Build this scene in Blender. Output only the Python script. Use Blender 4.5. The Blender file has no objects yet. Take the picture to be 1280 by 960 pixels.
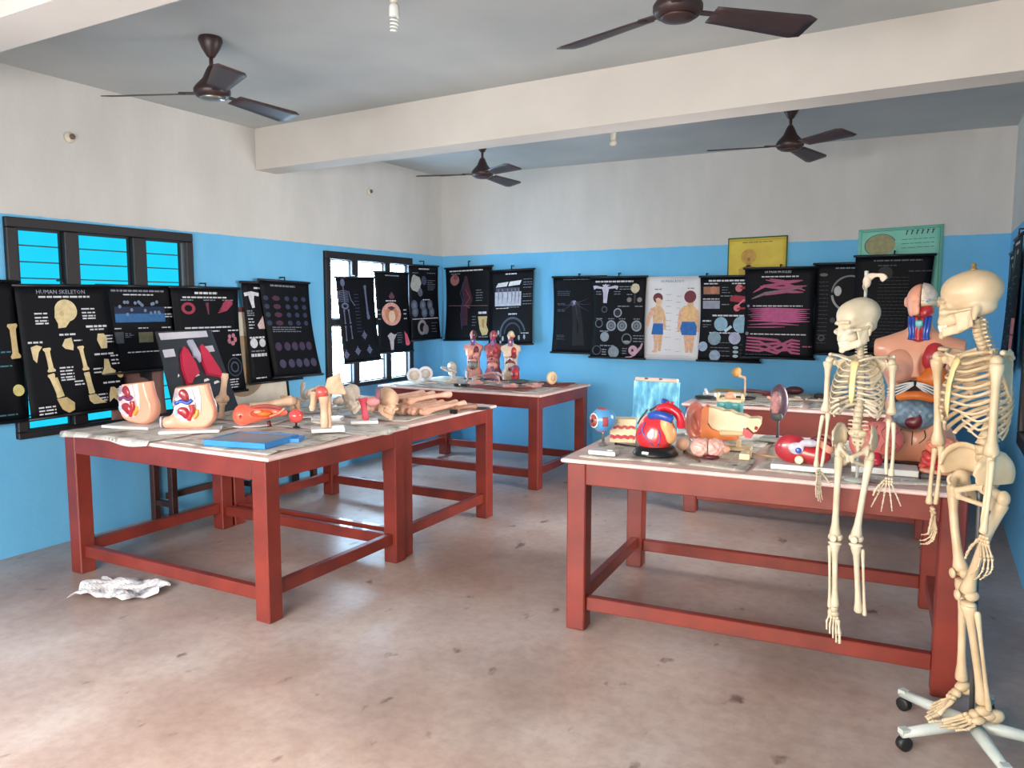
import bpy, bmesh, math, random
import numpy as np
from math import pi, sin, cos, radians
from mathutils import Vector, Matrix, Euler

random.seed(7)
rng = np.random.RandomState(7)
SC = bpy.context.scene
COL = SC.collection

# ------------------------------------------------------------------ camera
F_PX, YAW, PITCH, ROLL = 976.5, -0.4955, 0.1018, 0.00196
EYE = Vector((0, 0, 1.63))
cam_d = bpy.data.cameras.new('camera'); cam = bpy.data.objects.new('camera', cam_d); COL.objects.link(cam)
cam_d.sensor_fit = 'HORIZONTAL'; cam_d.sensor_width = 36.0; cam_d.lens = F_PX / 1280 * 36
cam_d.clip_start = 0.05; cam_d.clip_end = 200
_f = Vector((sin(YAW) * cos(PITCH), cos(YAW) * cos(PITCH), -sin(PITCH)))
_r = Vector((cos(YAW), -sin(YAW), 0)); _u = _r.cross(_f)
_r2 = cos(ROLL) * _r + sin(ROLL) * _u; _u2 = -sin(ROLL) * _r + cos(ROLL) * _u
M4 = Matrix.Identity(4)
for i in range(3):
    M4[i][0], M4[i][1], M4[i][2], M4[i][3] = _r2[i], _u2[i], -_f[i], EYE[i]
cam.matrix_world = M4
SC.camera = cam

# ------------------------------------------------------------------ world, exposure, daylight strengths
SC.view_settings.view_transform = 'Standard'
SC.view_settings.look = 'None'
SC.view_settings.gamma = 1.0
SC.view_settings.use_curve_mapping = False
SC.view_settings.exposure = 1.25
w = bpy.data.worlds.new('World'); SC.world = w; w.use_nodes = True
bg = w.node_tree.nodes['Background']
bg.inputs['Color'].default_value = (0.75, 0.88, 1.0, 1); bg.inputs['Strength'].default_value = 2.0
# radiance of the daylit frosted panes: colour, strength
SKY_LEFT_FAR = ((0.52, 0.77, 1.0), 22.0)     # window in the left wall next to the back corner
SKY_LEFT_MID = ((0.008, 0.32, 0.46), 1.0)    # cyan louvred window in the left wall
SKY_LEFT_NEAR = ((0.86, 0.94, 1.0), 2.0)     # left wall window beside the camera
SKY_RIGHT = ((1.0, 0.84, 0.66), 1.0)         # unseen right wall window, set beyond the skeletons for its light
SKY_REAR = ((1.0, 0.94, 0.86), 1.5)          # windows in the wall behind the camera
# skylight falls inwards and downwards through the windows that are out of the picture
def skylight(name, loc, rot, sx, sy, watts, c, spread=140):
    d = bpy.data.lights.new(name, 'AREA'); d.shape = 'RECTANGLE'; d.size, d.size_y = sx, sy; d.energy = watts; d.color = c; d.spread = radians(spread)
    o = bpy.data.objects.new(name, d); COL.objects.link(o); o.location = loc; o.rotation_euler = rot
DOWN = radians(29)
skylight('daylight_rear_window', (-2.7, -0.98, 1.46), (radians(90) - DOWN, 0, 0), 1.5, 1.3, 84, (0.95, 0.97, 1.0))
skylight('daylight_rear_door', (-0.8, -0.98, 1.30), (radians(90) - radians(24), 0, radians(12)), 1.5, 1.7, 58, (1.0, 0.80, 0.60))
skylight('right_window_fill', (0.44, 5.20, 1.50), (radians(90) - radians(6), 0, radians(90)), 1.2, 1.3, 22, (1.0, 0.95, 0.92), 95)  # added lamp at the right wall, narrow and nearly level to brighten the left wall
skylight('daylight_left_window', (-5.10, 0.64, 1.46), (radians(90) - DOWN, 0, radians(-90)), 1.3, 1.3, 20, (0.90, 0.95, 1.0))

# ------------------------------------------------------------------ colour + materials
def lin(c):
    return tuple(((x / 255) / 12.92 if x / 255 <= 0.04045 else ((x / 255 + 0.055) / 1.055) ** 2.4) for x in c[:3]) + (1,)
MATS = {}
def mat(name, c, c2=None, rough=0.5, scale=6.0, amount=(0.35, 0.65), bump=0.0, bscale=None, metal=0.0, coat=0.0, detail=4.0, spec=0.5, sss=0):
    """Principled material whose colour wanders between c and c2 over noise"""
    if name in MATS: return MATS[name]
    m = bpy.data.materials.new(name); m.use_nodes = True
    nt = m.node_tree; b = nt.nodes['Principled BSDF']
    b.inputs['Roughness'].default_value = rough; b.inputs['Metallic'].default_value = metal
    b.inputs['Coat Weight'].default_value = coat; b.inputs['Specular IOR Level'].default_value = spec
    c2 = c2 or tuple(int(x * 0.86) for x in c)
    tc = nt.nodes.new('ShaderNodeTexCoord')
    nz = nt.nodes.new('ShaderNodeTexNoise'); nz.inputs['Scale'].default_value = scale; nz.inputs['Detail'].default_value = detail
    nt.links.new(tc.outputs['Object'], nz.inputs['Vector'])
    rp = nt.nodes.new('ShaderNodeValToRGB')
    rp.color_ramp.elements[0].position, rp.color_ramp.elements[1].position = amount
    rp.color_ramp.elements[0].color, rp.color_ramp.elements[1].color = lin(c), lin(c2)
    nt.links.new(nz.outputs['Fac'], rp.inputs['Fac']); nt.links.new(rp.outputs['Color'], b.inputs['Base Color'])
    if bump:
        n2 = nt.nodes.new('ShaderNodeTexNoise'); n2.inputs['Scale'].default_value = bscale or scale * 4; n2.inputs['Detail'].default_value = 6
        nt.links.new(tc.outputs['Object'], n2.inputs['Vector'])
        bp = nt.nodes.new('ShaderNodeBump'); bp.inputs['Strength'].default_value = bump; bp.inputs['Distance'].default_value = 0.02
        nt.links.new(n2.outputs['Fac'], bp.inputs['Height']); nt.links.new(bp.outputs['Normal'], b.inputs['Normal'])
    MATS[name] = m
    return m
def glow(name, c, s):
    m = bpy.data.materials.new(name); m.use_nodes = True; nt = m.node_tree; nt.nodes.clear()
    o = nt.nodes.new('ShaderNodeOutputMaterial'); e = nt.nodes.new('ShaderNodeEmission')
    nz = nt.nodes.new('ShaderNodeTexNoise'); nz.inputs['Scale'].default_value = 2.0
    rp = nt.nodes.new('ShaderNodeValToRGB'); rp.color_ramp.elements[0].color = tuple(x * 0.85 for x in c) + (1,); rp.color_ramp.elements[1].color = tuple(c) + (1,)
    nt.links.new(nz.outputs['Fac'], rp.inputs['Fac']); nt.links.new(rp.outputs['Color'], e.inputs['Color'])
    e.inputs['Strength'].default_value = s; nt.links.new(e.outputs[0], o.inputs[0])
    MATS[name] = m; return m

# ------------------------------------------------------------------ signed distance shapes -> mesh (surface nets)
def s_ell(P, c, r, R=None):
    x, y, z = P[0] - c[0], P[1] - c[1], P[2] - c[2]
    if R is not None:
        x, y, z = (R[0][0] * x + R[1][0] * y + R[2][0] * z, R[0][1] * x + R[1][1] * y + R[2][1] * z, R[0][2] * x + R[1][2] * y + R[2][2] * z)
    k0 = np.sqrt((x / r[0]) ** 2 + (y / r[1]) ** 2 + (z / r[2]) ** 2)
    k1 = np.sqrt((x / r[0] ** 2) ** 2 + (y / r[1] ** 2) ** 2 + (z / r[2] ** 2) ** 2) + 1e-9
    return k0 * (k0 - 1) / k1
def s_cap(P, a, b, ra, rb=None):
    rb = ra if rb is None else rb
    a = np.array(a, float); b = np.array(b, float); d = b - a; L = d @ d + 1e-12
    t = np.clip(((P[0] - a[0]) * d[0] + (P[1] - a[1]) * d[1] + (P[2] - a[2]) * d[2]) / L, 0, 1)
    return np.sqrt((P[0] - a[0] - t * d[0]) ** 2 + (P[1] - a[1] - t * d[1]) ** 2 + (P[2] - a[2] - t * d[2]) ** 2) - (ra + (rb - ra) * t)
def s_box(P, c, h, r=0.0, R=None):
    x, y, z = P[0] - c[0], P[1] - c[1], P[2] - c[2]
    if R is not None:
        x, y, z = (R[0][0] * x + R[1][0] * y + R[2][0] * z, R[0][1] * x + R[1][1] * y + R[2][1] * z, R[0][2] * x + R[1][2] * y + R[2][2] * z)
    q = [np.abs(x) - h[0] + r, np.abs(y) - h[1] + r, np.abs(z) - h[2] + r]
    o = np.sqrt(sum(np.maximum(k, 0) ** 2 for k in q))
    return o + np.minimum(np.maximum(q[0], np.maximum(q[1], q[2])), 0) - r
def s_tri(P, a, b, c, th):
    a, b, c = (np.array(v, float) for v in (a, b, c)); n = np.cross(b - a, a - c)
    def dd(v, p0): return v[0] * (P[0] - p0[0]) + v[1] * (P[1] - p0[1]) + v[2] * (P[2] - p0[2])
    def seg(u, v):
        e = v - u; t = np.clip(dd(e, u) / (e @ e), 0, 1)
        return (P[0] - u[0] - t * e[0]) ** 2 + (P[1] - u[1] - t * e[1]) ** 2 + (P[2] - u[2] - t * e[2]) ** 2
    side = np.sign(dd(np.cross(b - a, n), a)) + np.sign(dd(np.cross(c - b, n), b)) + np.sign(dd(np.cross(a - c, n), c))
    edge = np.minimum(np.minimum(seg(a, b), seg(b, c)), seg(c, a))
    pl = dd(n, a) ** 2 / (n @ n)
    return np.sqrt(np.where(side < 2, edge, pl)) - th
def s_tor(P, c, R0, r, ax=2):
    q = [P[i] - c[i] for i in range(3)]; h = q.pop(ax)
    return np.sqrt((np.sqrt(q[0] ** 2 + q[1] ** 2) - R0) ** 2 + h ** 2) - r
def U(*ds, k=0.0):
    o = ds[0]
    for d in ds[1:]:
        if k > 0:
            h = np.clip(0.5 + 0.5 * (d - o) / k, 0, 1); o = d + (o - d) * h - k * h * (1 - h)
        else: o = np.minimum(o, d)
    return o
def SUB(a, b, k=0.0): return -U(-a, b, k=k)
def surfnet(fn, lo, hi, h):
    ax = [np.arange(lo[i] - h, hi[i] + 2 * h, h) for i in range(3)]
    P = np.meshgrid(*ax, indexing='ij'); D = fn(P); n = D.shape; m = [x - 1 for x in n]
    acc = np.zeros(m + [3]); cnt = np.zeros(m)
    for a in range(3):
        o1, o2 = [i for i in range(3) if i != a]
        for p in (0, 1):
            for q in (0, 1):
                s0 = [None] * 3; s0[a] = slice(0, m[a]); s0[o1] = slice(p, p + m[o1]); s0[o2] = slice(q, q + m[o2])
                s1 = list(s0); s1[a] = slice(1, n[a])
                d0, d1 = D[tuple(s0)], D[tuple(s1)]; k = (d0 < 0) != (d1 < 0)
                t = np.where(k, d0 / np.where(k, d0 - d1, 1), 0)
                acc[..., a] += t; acc[..., o1] += k * p; acc[..., o2] += k * q; cnt += k
    msk = cnt > 0; idx = -np.ones(m, int); idx[msk] = np.arange(msk.sum())
    g = np.argwhere(msk); V = (g + acc[msk] / cnt[msk][:, None]) * h + np.array([x[0] for x in ax])
    F = []
    S = D < 0
    for a in range(3):
        b, c = (a + 1) % 3, (a + 2) % 3
        lo_ = [slice(1, m[i]) for i in range(3)]; lo_[a] = slice(0, m[a]); hi_ = list(lo_); hi_[a] = slice(1, n[a])
        A, B = S[tuple(lo_)], S[tuple(hi_)]; e = np.argwhere(A != B)
        fl = A[tuple(e.T)]
        off = np.zeros(3, int); off[b] = 1; off[c] = 1; off[a] = 0
        base = e + off
        def cell(db, dc):
            q = base.copy(); q[:, b] += db; q[:, c] += dc; return idx[tuple(q.T)]
        Q = np.stack([cell(-1, -1), cell(0, -1), cell(0, 0), cell(-1, 0)], 1)
        Q[~fl] = Q[~fl][:, ::-1]
        F.append(Q)
    return V, np.concatenate(F)

# ------------------------------------------------------------------ geometry collector
class G:
    def __init__(s): s.v = []; s.f = []; s.m = []; s.sm = []
    def add(s, V, Fc, mi=0, smooth=False, T=None):
        o = len(s.v)
        if T is not None: V = [T @ Vector(v) for v in V]
        s.v.extend([tuple(map(float, v)) for v in V]); s.f.extend([tuple(int(i) + o for i in f) for f in Fc])
        s.m.extend([mi] * len(Fc)); s.sm.extend([smooth] * len(Fc)); return s
    def box(s, c, d, R=None, bev=0.0, mi=0):
        x, y, z = d[0] / 2, d[1] / 2, d[2] / 2; b = min(bev, x, y, z)
        V = []; Fc = []
        if b <= 0:
            V = [(i * x, j * y, k * z) for i in (-1, 1) for j in (-1, 1) for k in (-1, 1)]
            Fc = [(0, 1, 3, 2), (4, 6, 7, 5), (0, 4, 5, 1), (2, 3, 7, 6), (0, 2, 6, 4), (1, 5, 7, 3)]
        else:
            bm = bmesh.new(); bmesh.ops.create_cube(bm, size=1)
            for v in bm.verts: v.co = (v.co.x * d[0], v.co.y * d[1], v.co.z * d[2])
            bmesh.ops.bevel(bm, geom=bm.edges[:], offset=b, segments=1, affect='EDGES')
            bm.verts.index_update(); V = [v.co.copy() for v in bm.verts]; Fc = [[v.index for v in f.verts] for f in bm.faces]; bm.free()
        T = Matrix.Translation(Vector(c)) @ (R.to_4x4() if R is not None else Matrix.Identity(4))
        return s.add(V, Fc, mi, False, T)
    def tube(s, pts, rad, n=8, mi=0, caps=True, flat=1.0, up=None):
        """swept tube, radius per point; flat squeezes it along its second axis"""
        pts = [Vector(p) for p in pts]; k = len(pts)
        if not hasattr(rad, '__len__'): rad = [rad] * k
        V = []; N = None
        for i, p in enumerate(pts):
            t = (pts[min(i + 1, k - 1)] - pts[max(i - 1, 0)])
            t = t.normalized() if t.length > 1e-9 else Vector((0, 0, 1))
            if N is None:
                r = Vector(up) if up else (Vector((0, 0, 1)) if abs(t.z) < 0.9 else Vector((0, 1, 0)))
                N = (r - t * r.dot(t)).normalized()
            else:
                N = N - t * N.dot(t); N = N.normalized() if N.length > 1e-6 else t.orthogonal().normalized()
            B = t.cross(N)
            for j in range(n):
                a = 2 * pi * j / n; V.append(p + rad[i] * (cos(a) * N + flat * sin(a) * B))
        Fc = [(i * n + j, i * n + (j + 1) % n, (i + 1) * n + (j + 1) % n, (i + 1) * n + j) for i in range(k - 1) for j in range(n)]
        if caps: Fc += [tuple(range(n - 1, -1, -1)), tuple((k - 1) * n + j for j in range(n))]
        return s.add(V, Fc, mi, True)
    def ell(s, c, r, R=None, n=12, m=8, mi=0):
        if not hasattr(r, '__len__'): r = (r, r, r)
        V = [(0, 0, -r[2])]
        for i in range(1, m):
            a = -pi / 2 + pi * i / m
            for j in range(n): V.append((r[0] * cos(a) * cos(2 * pi * j / n), r[1] * cos(a) * sin(2 * pi * j / n), r[2] * sin(a)))
        V.append((0, 0, r[2])); L = len(V) - 1
        Fc = [(0, 1 + (j + 1) % n, 1 + j) for j in range(n)]
        for i in range(m - 2):
            for j in range(n): Fc.append((1 + i * n + j, 1 + i * n + (j + 1) % n, 1 + (i + 1) * n + (j + 1) % n, 1 + (i + 1) * n + j))
        Fc += [(L, 1 + (m - 2) * n + j, 1 + (m - 2) * n + (j + 1) % n) for j in range(n)]
        T = Matrix.Translation(Vector(c)) @ (R.to_4x4() if R is not None else Matrix.Identity(4))
        return s.add(V, Fc, mi, True, T)
    def lathe(s, prof, n=24, c=(0, 0, 0), R=None, mi=0, smooth=True):
        V = []; Fc = []; k = len(prof)
        for r, z in prof:
            for j in range(n): V.append((r * cos(2 * pi * j / n), r * sin(2 * pi * j / n), z))
        Fc = [(i * n + j, i * n + (j + 1) % n, (i + 1) * n + (j + 1) % n, (i + 1) * n + j) for i in range(k - 1) for j in range(n)]
        Fc += [tuple(range(n - 1, -1, -1)), tuple((k - 1) * n + j for j in range(n))]
        T = Matrix.Translation(Vector(c)) @ (R.to_4x4() if R is not None else Matrix.Identity(4))
        return s.add(V, Fc, mi, smooth, T)
    def prism(s, poly, h, T=None, mi=0):
        """2-D outline in the local XY plane, thickened along local Z (0..h)"""
        n = len(poly); V = [(x, y, 0) for x, y in poly] + [(x, y, h) for x, y in poly]
        Fc = [tuple(range(n - 1, -1, -1)), tuple(range(n, 2 * n))] + [(i, (i + 1) % n, n + (i + 1) % n, n + i) for i in range(n)]
        return s.add(V, Fc, mi, False, T)
    def grid(s, fn, nu, nv, mi=0, th=0.0, smooth=True):
        """surface fn(u,v)->point, optionally with thickness along -Z of its normal"""
        P = [[Vector(fn(i / nu, j / nv)) for j in range(nv + 1)] for i in range(nu + 1)]
        V = [P[i][j] for i in range(nu + 1) for j in range(nv + 1)]; w = nv + 1
        Fc = [(i * w + j, (i + 1) * w + j, (i + 1) * w + j + 1, i * w + j + 1) for i in range(nu) for j in range(nv)]
        if th:
            o = len(V); Nn = []
            for i in range(nu + 1):
                for j in range(nv + 1):
                    a = P[min(i + 1, nu)][j] - P[max(i - 1, 0)][j]; b = P[i][min(j + 1, nv)] - P[i][max(j - 1, 0)]
                    Nn.append(a.cross(b).normalized())
            V = V + [p - th * q for p, q in zip(V, Nn)]
            Fc2 = [tuple(o + k for k in reversed(f)) for f in Fc]
            ed = [(i * w, (i + 1) * w) for i in range(nu)] + [(nu * w + j, nu * w + j + 1) for j in range(nv)] + \
                 [((i + 1) * w + nv, i * w + nv) for i in range(nu)] + [(j + 1, j) for j in range(nv)]
            Fc = Fc + Fc2 + [(b, a, o + a, o + b) for a, b in ed]
        return s.add(V, Fc, mi, smooth)
    def sdf(s, fn, lo, hi, h, mi=0):
        V, Fc = surfnet(fn, lo, hi, h); return s.add(V, Fc, mi, True)
    def mesh(s, name, mats):
        me = bpy.data.meshes.new(name); me.from_pydata(s.v, [], s.f)
        me.polygons.foreach_set('use_smooth', s.sm); me.polygons.foreach_set('material_index', s.m)
        for m in (mats if isinstance(mats, (list, tuple)) else [mats]): me.materials.append(m)
        me.update(); return me
    def obj(s, name, mats, parent=None, loc=(0, 0, 0), rot=(0, 0, 0), scale=1.0):
        return mk(name, s.mesh(name, mats), parent, loc, rot, scale)
def mk(name, me, parent=None, loc=(0, 0, 0), rot=(0, 0, 0), scale=1.0):
    o = bpy.data.objects.new(name, me); COL.objects.link(o)
    o.location = loc; o.rotation_euler = rot; o.scale = (scale,) * 3 if not hasattr(scale, '__len__') else scale
    if parent is not None: o.parent = parent
    return o
def tag(o, label, cat, group=None):
    o['label'] = label; o['category'] = cat
    if group: o['group'] = group
    return o
def thing(name, label, cat, loc=(0, 0, 0), rz=0.0, scale=1.0, group=None, rot=None):
    o = mk(name, None, None, loc, rot or (0, 0, rz), scale); return tag(o, label, cat, group)
def settle(root, z):
    """lower or raise a thing so that its lowest vertex rests at z"""
    bpy.context.view_layer.update(); lo = min((c.matrix_world @ v.co).z for c in root.children_recursive if c.type == 'MESH' for v in c.data.vertices)
    root.location.z += z - lo
def struct(o): o['kind'] = 'structure'; return o
def remat(me, m):
    c = me.copy(); c.materials.clear(); c.materials.append(m); return c
def RZ(a): return Matrix.Rotation(a, 3, 'Z')
def RX(a): return Matrix.Rotation(a, 3, 'X')
def RY(a): return Matrix.Rotation(a, 3, 'Y')
def curve(pts, n=8):
    """Catmull-Rom through pts"""
    p = [Vector(q) for q in pts]; p = [2 * p[0] - p[1]] + p + [2 * p[-1] - p[-2]]; out = []
    for i in range(1, len(p) - 2):
        for k in range(n):
            t = k / n; a, b, c, d = p[i - 1], p[i], p[i + 1], p[i + 2]
            out.append(0.5 * ((2 * b) + (c - a) * t + (2 * a - 5 * b + 4 * c - d) * t * t + (3 * b - a - 3 * c + d) * t ** 3))
    return out + [p[-2]]

# ================================================================== THE ROOM
XL, XR, YR, YB, ZC = -5.175, 0.52, -1.05, 7.83, 3.11
PAINT0, PAINT1 = 2.185, 2.225
def wall_mat():
    m = bpy.data.materials.new('two_tone_wall_paint'); m.use_nodes = True; nt = m.node_tree; b = nt.nodes['Principled BSDF']
    b.inputs['Roughness'].default_value = 0.75; b.inputs['Specular IOR Level'].default_value = 0.25
    N = nt.nodes.new; L = nt.links.new
    tc = N('ShaderNodeTexCoord'); sp = N('ShaderNodeSeparateXYZ'); L(tc.outputs['Object'], sp.inputs[0])
    # height of the paint line creeps up a little towards the right of the back wall
    mp = N('ShaderNodeMapRange'); mp.inputs[1].default_value = XL; mp.inputs[2].default_value = XR; mp.inputs[3].default_value = PAINT0; mp.inputs[4].default_value = PAINT1
    L(sp.outputs['X'], mp.inputs[0])
    nz0 = N('ShaderNodeTexNoise'); nz0.inputs['Scale'].default_value = 14; L(tc.outputs['Object'], nz0.inputs['Vector'])
    ms = N('ShaderNodeMath'); ms.operation = 'MULTIPLY_ADD'; L(nz0.outputs['Fac'], ms.inputs[0]); ms.inputs[1].default_value = 0.012; L(mp.outputs[0], ms.inputs[2])
    gt = N('ShaderNodeMath'); gt.operation = 'GREATER_THAN'; L(sp.outputs['Z'], gt.inputs[0]); L(ms.outputs[0], gt.inputs[1])
    def var(a, c, s, p):
        mpn = N('ShaderNodeMapping'); mpn.inputs['Scale'].default_value = (1, 1, 0.35); L(tc.outputs['Object'], mpn.inputs[0])
        n = N('ShaderNodeTexNoise'); n.inputs['Scale'].default_value = s; n.inputs['Detail'].default_value = 7; n.inputs['Roughness'].default_value = 0.65; L(mpn.outputs[0], n.inputs['Vector'])
        r = N('ShaderNodeValToRGB'); r.color_ramp.elements[0].position, r.color_ramp.elements[1].position = p
        r.color_ramp.elements[0].color, r.color_ramp.elements[1].color = lin(a), lin(c); L(n.outputs['Fac'], r.inputs['Fac']); return r
    up = var((192, 191, 187), (204, 203, 200), 1.7, (0.35, 0.65)); lo = var((100, 174, 218), (114, 186, 226), 1.5, (0.35, 0.68))
    mx = N('ShaderNodeMix'); mx.data_type = 'RGBA'; L(gt.outputs[0], mx.inputs['Factor']); L(lo.outputs[0], mx.inputs['A']); L(up.outputs[0], mx.inputs['B'])
    L(mx.outputs['Result'], b.inputs['Base Color'])
    n2 = N('ShaderNodeTexNoise'); n2.inputs['Scale'].default_value = 30; n2.inputs['Detail'].default_value = 5; L(tc.outputs['Object'], n2.inputs['Vector'])
    bp = N('ShaderNodeBump'); bp.inputs['Strength'].default_value = 0.08; bp.inputs['Distance'].default_value = 0.02; L(n2.outputs['Fac'], bp.inputs['Height']); L(bp.outputs[0], b.inputs['Normal'])
    return m
WALL = wall_mat()
CEIL = mat('ceiling_whitewash', (190, 194, 193), (178, 183, 183), rough=0.85, scale=1.3, bump=0.05, bscale=20, spec=0.2)
BEAM = mat('beam_whitewash', (214, 209, 202), (204, 199, 192), rough=0.85, scale=1.5, bump=0.05, bscale=20, spec=0.2)
def floor_mat():
    m = bpy.data.materials.new('stained_cement_floor'); m.use_nodes = True; nt = m.node_tree; b = nt.nodes['Principled BSDF']
    N = nt.nodes.new; L = nt.links.new; tc = N('ShaderNodeTexCoord')
    def noise(s, d=6, r=0.6, sc=(1, 1, 1), rz=0):
        mp = N('ShaderNodeMapping'); mp.inputs['Scale'].default_value = sc; mp.inputs['Rotation'].default_value = (0, 0, rz); L(tc.outputs['Object'], mp.inputs[0])
        n = N('ShaderNodeTexNoise'); n.inputs['Scale'].default_value = s; n.inputs['Detail'].default_value = d; n.inputs['Roughness'].default_value = r; L(mp.outputs[0], n.inputs['Vector']); return n.outputs['Fac']
    def ramp(f, stops):
        r = N('ShaderNodeValToRGB'); e = r.color_ramp.elements
        while len(e) < len(stops): e.new(0.5)
        for k, (p, c) in enumerate(stops): e[k].position = p; e[k].color = lin(c)
        L(f, r.inputs['Fac']); return r.outputs['Color']
    def mix(f, a, c, mode='MIX'):
        x = N('ShaderNodeMix'); x.data_type = 'RGBA'; x.blend_type = mode
        if hasattr(f, 'name'): L(f, x.inputs['Factor'])
        else: x.inputs['Factor'].default_value = f
        L(a, x.inputs['A']); L(c, x.inputs['B']); return x.outputs['Result']
    base = ramp(noise(1.1, 6, 0.52, (1, 0.7, 1), 0.5), [(0.3, (150, 132, 124)), (0.48, (174, 158, 151)), (0.66, (196, 186, 181))])
    fine = ramp(noise(16, 7, 0.7), [(0.3, (200, 195, 192)), (0.6, (255, 255, 255))])
    spots = ramp(noise(5.5, 3, 0.5, (1.6, 1, 1), 0.7), [(0.255, (120, 108, 104)), (0.33, (255, 255, 255))])
    dust = ramp(noise(38, 2, 0.4), [(0.74, (0, 0, 0)), (0.80, (60, 58, 54))])
    big = ramp(noise(0.55, 4, 0.55, (1, 1.2, 1), 0.9), [(0.36, (228, 206, 192)), (0.5, (246, 236, 230)), (0.64, (255, 255, 255))])
    base = mix(0.85, base, big, 'MULTIPLY')
    c = mix(0.5, base, fine, 'MULTIPLY'); c = mix(0.75, c, spots, 'MULTIPLY'); c = mix(1.0, c, dust, 'ADD')
    L(c, b.inputs['Base Color'])
    rr = N('ShaderNodeMapRange'); rr.inputs[3].default_value = 0.24; rr.inputs[4].default_value = 0.50; L(noise(3.2, 5), rr.inputs[0]); L(rr.outputs[0], b.inputs['Roughness'])
    bp = N('ShaderNodeBump'); bp.inputs['Strength'].default_value = 0.10; bp.inputs['Distance'].default_value = 0.01; L(noise(22, 8), bp.inputs['Height']); L(bp.outputs[0], b.inputs['Normal'])
    return m
struct(G().box(((XL + XR) / 2, (YR + YB) / 2, -0.05), (XR - XL + 0.5, YB - YR + 0.5, 0.1)).obj('floor', floor_mat()))
struct(G().box(((XL + XR) / 2, (YR + YB) / 2, ZC + 0.06), (XR - XL + 0.5, YB - YR + 0.5, 0.12)).obj('ceiling', CEIL))

def wall_with_holes(name, axis, at, th, a0, a1, holes):
    """wall lying at axis=at, thickness th (signed, away from the room), holes = [(a0,a1,z0,z1)] along its length"""
    g = G(); xs = sorted({a0, a1} | {h[0] for h in holes} | {h[1] for h in holes}); zs = sorted({0.0, ZC} | {h[2] for h in holes} | {h[3] for h in holes})
    for i in range(len(xs) - 1):
        for j in range(len(zs) - 1):
            c = ((xs[i] + xs[i + 1]) / 2, (zs[j] + zs[j + 1]) / 2)
            if any(h[0] < c[0] < h[1] and h[2] < c[1] < h[3] for h in holes): continue
            cc = (at + th / 2, c[0], c[1]) if axis == 0 else (c[0], at + th / 2, c[1])
            d = (abs(th), xs[i + 1] - xs[i], zs[j + 1] - zs[j]) if axis == 0 else (xs[i + 1] - xs[i], abs(th), zs[j + 1] - zs[j])
            g.box(cc, d)
    bm = bmesh.new(); me = g.mesh(name, WALL); bm.from_mesh(me); bmesh.ops.remove_doubles(bm, verts=bm.verts, dist=1e-4)
    # drop the inner faces between the blocks
    seen = {}
    for f in bm.faces: seen.setdefault(tuple(round(x, 3) for x in f.calc_center_median()), []).append(f)
    bmesh.ops.delete(bm, geom=[f for v in seen.values() if len(v) > 1 for f in v], context='FACES')
    bm.to_mesh(me); bm.free(); return struct(mk(name, me))
W1 = (2.855, 4.262, 0.755, 2.172); W2 = (5.775, 7.190, 0.790, 2.135); W3 = (-0.07, 1.34, 0.76, 2.16)
W4 = (4.45, 5.80, 0.76, 2.16); W5a = (-3.5, -1.9, 0.76, 2.16); W5b = (-1.7, 0.1, 0.0, 2.16)
wall_with_holes('wall_left', 0, XL, -0.2, YR, YB, [W1, W2, W3])
wall_with_holes('wall_right', 0, XR, 0.2, YR, YB, [W4])
wall_with_holes('wall_back', 1, YB, 0.2, XL - 0.2, XR + 0.2, [])
wall_with_holes('wall_rear', 1, YR, -0.2, XL - 0.2, XR + 0.2, [W5a, W5b])

# beams across the room
def beam(name, p0, p1, width, z0, rear):
    """near lower edge from p0 to p1 (x, y)"""
    d = Vector((p1[0] - p0[0], p1[1] - p0[1])); n = Vector((-d.y, d.x)).normalized() * width
    V = [(p0[0], p0[1], z0), (p1[0], p1[1], z0), (p1[0] + n.x, p1[1] + n.y, z0), (p0[0] + n.x, p0[1] + n.y, z0)]
    V += [(x, y, ZC + 0.02) for x, y, z in V]
    return struct(G().add(V, [(3, 2, 1, 0), (4, 5, 6, 7), (0, 1, 5, 4), (1, 2, 6, 5), (2, 3, 7, 6), (3, 0, 4, 7)]).obj(name, BEAM))
beam('trim_1', (XL - 0.02, 4.965), (XR + 0.02, 4.62), 0.235, 2.765, 0)
beam('trim_2', (XL - 0.02, 1.93), (XR + 0.02, 1.80), 0.235, 2.765, 0)

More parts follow.
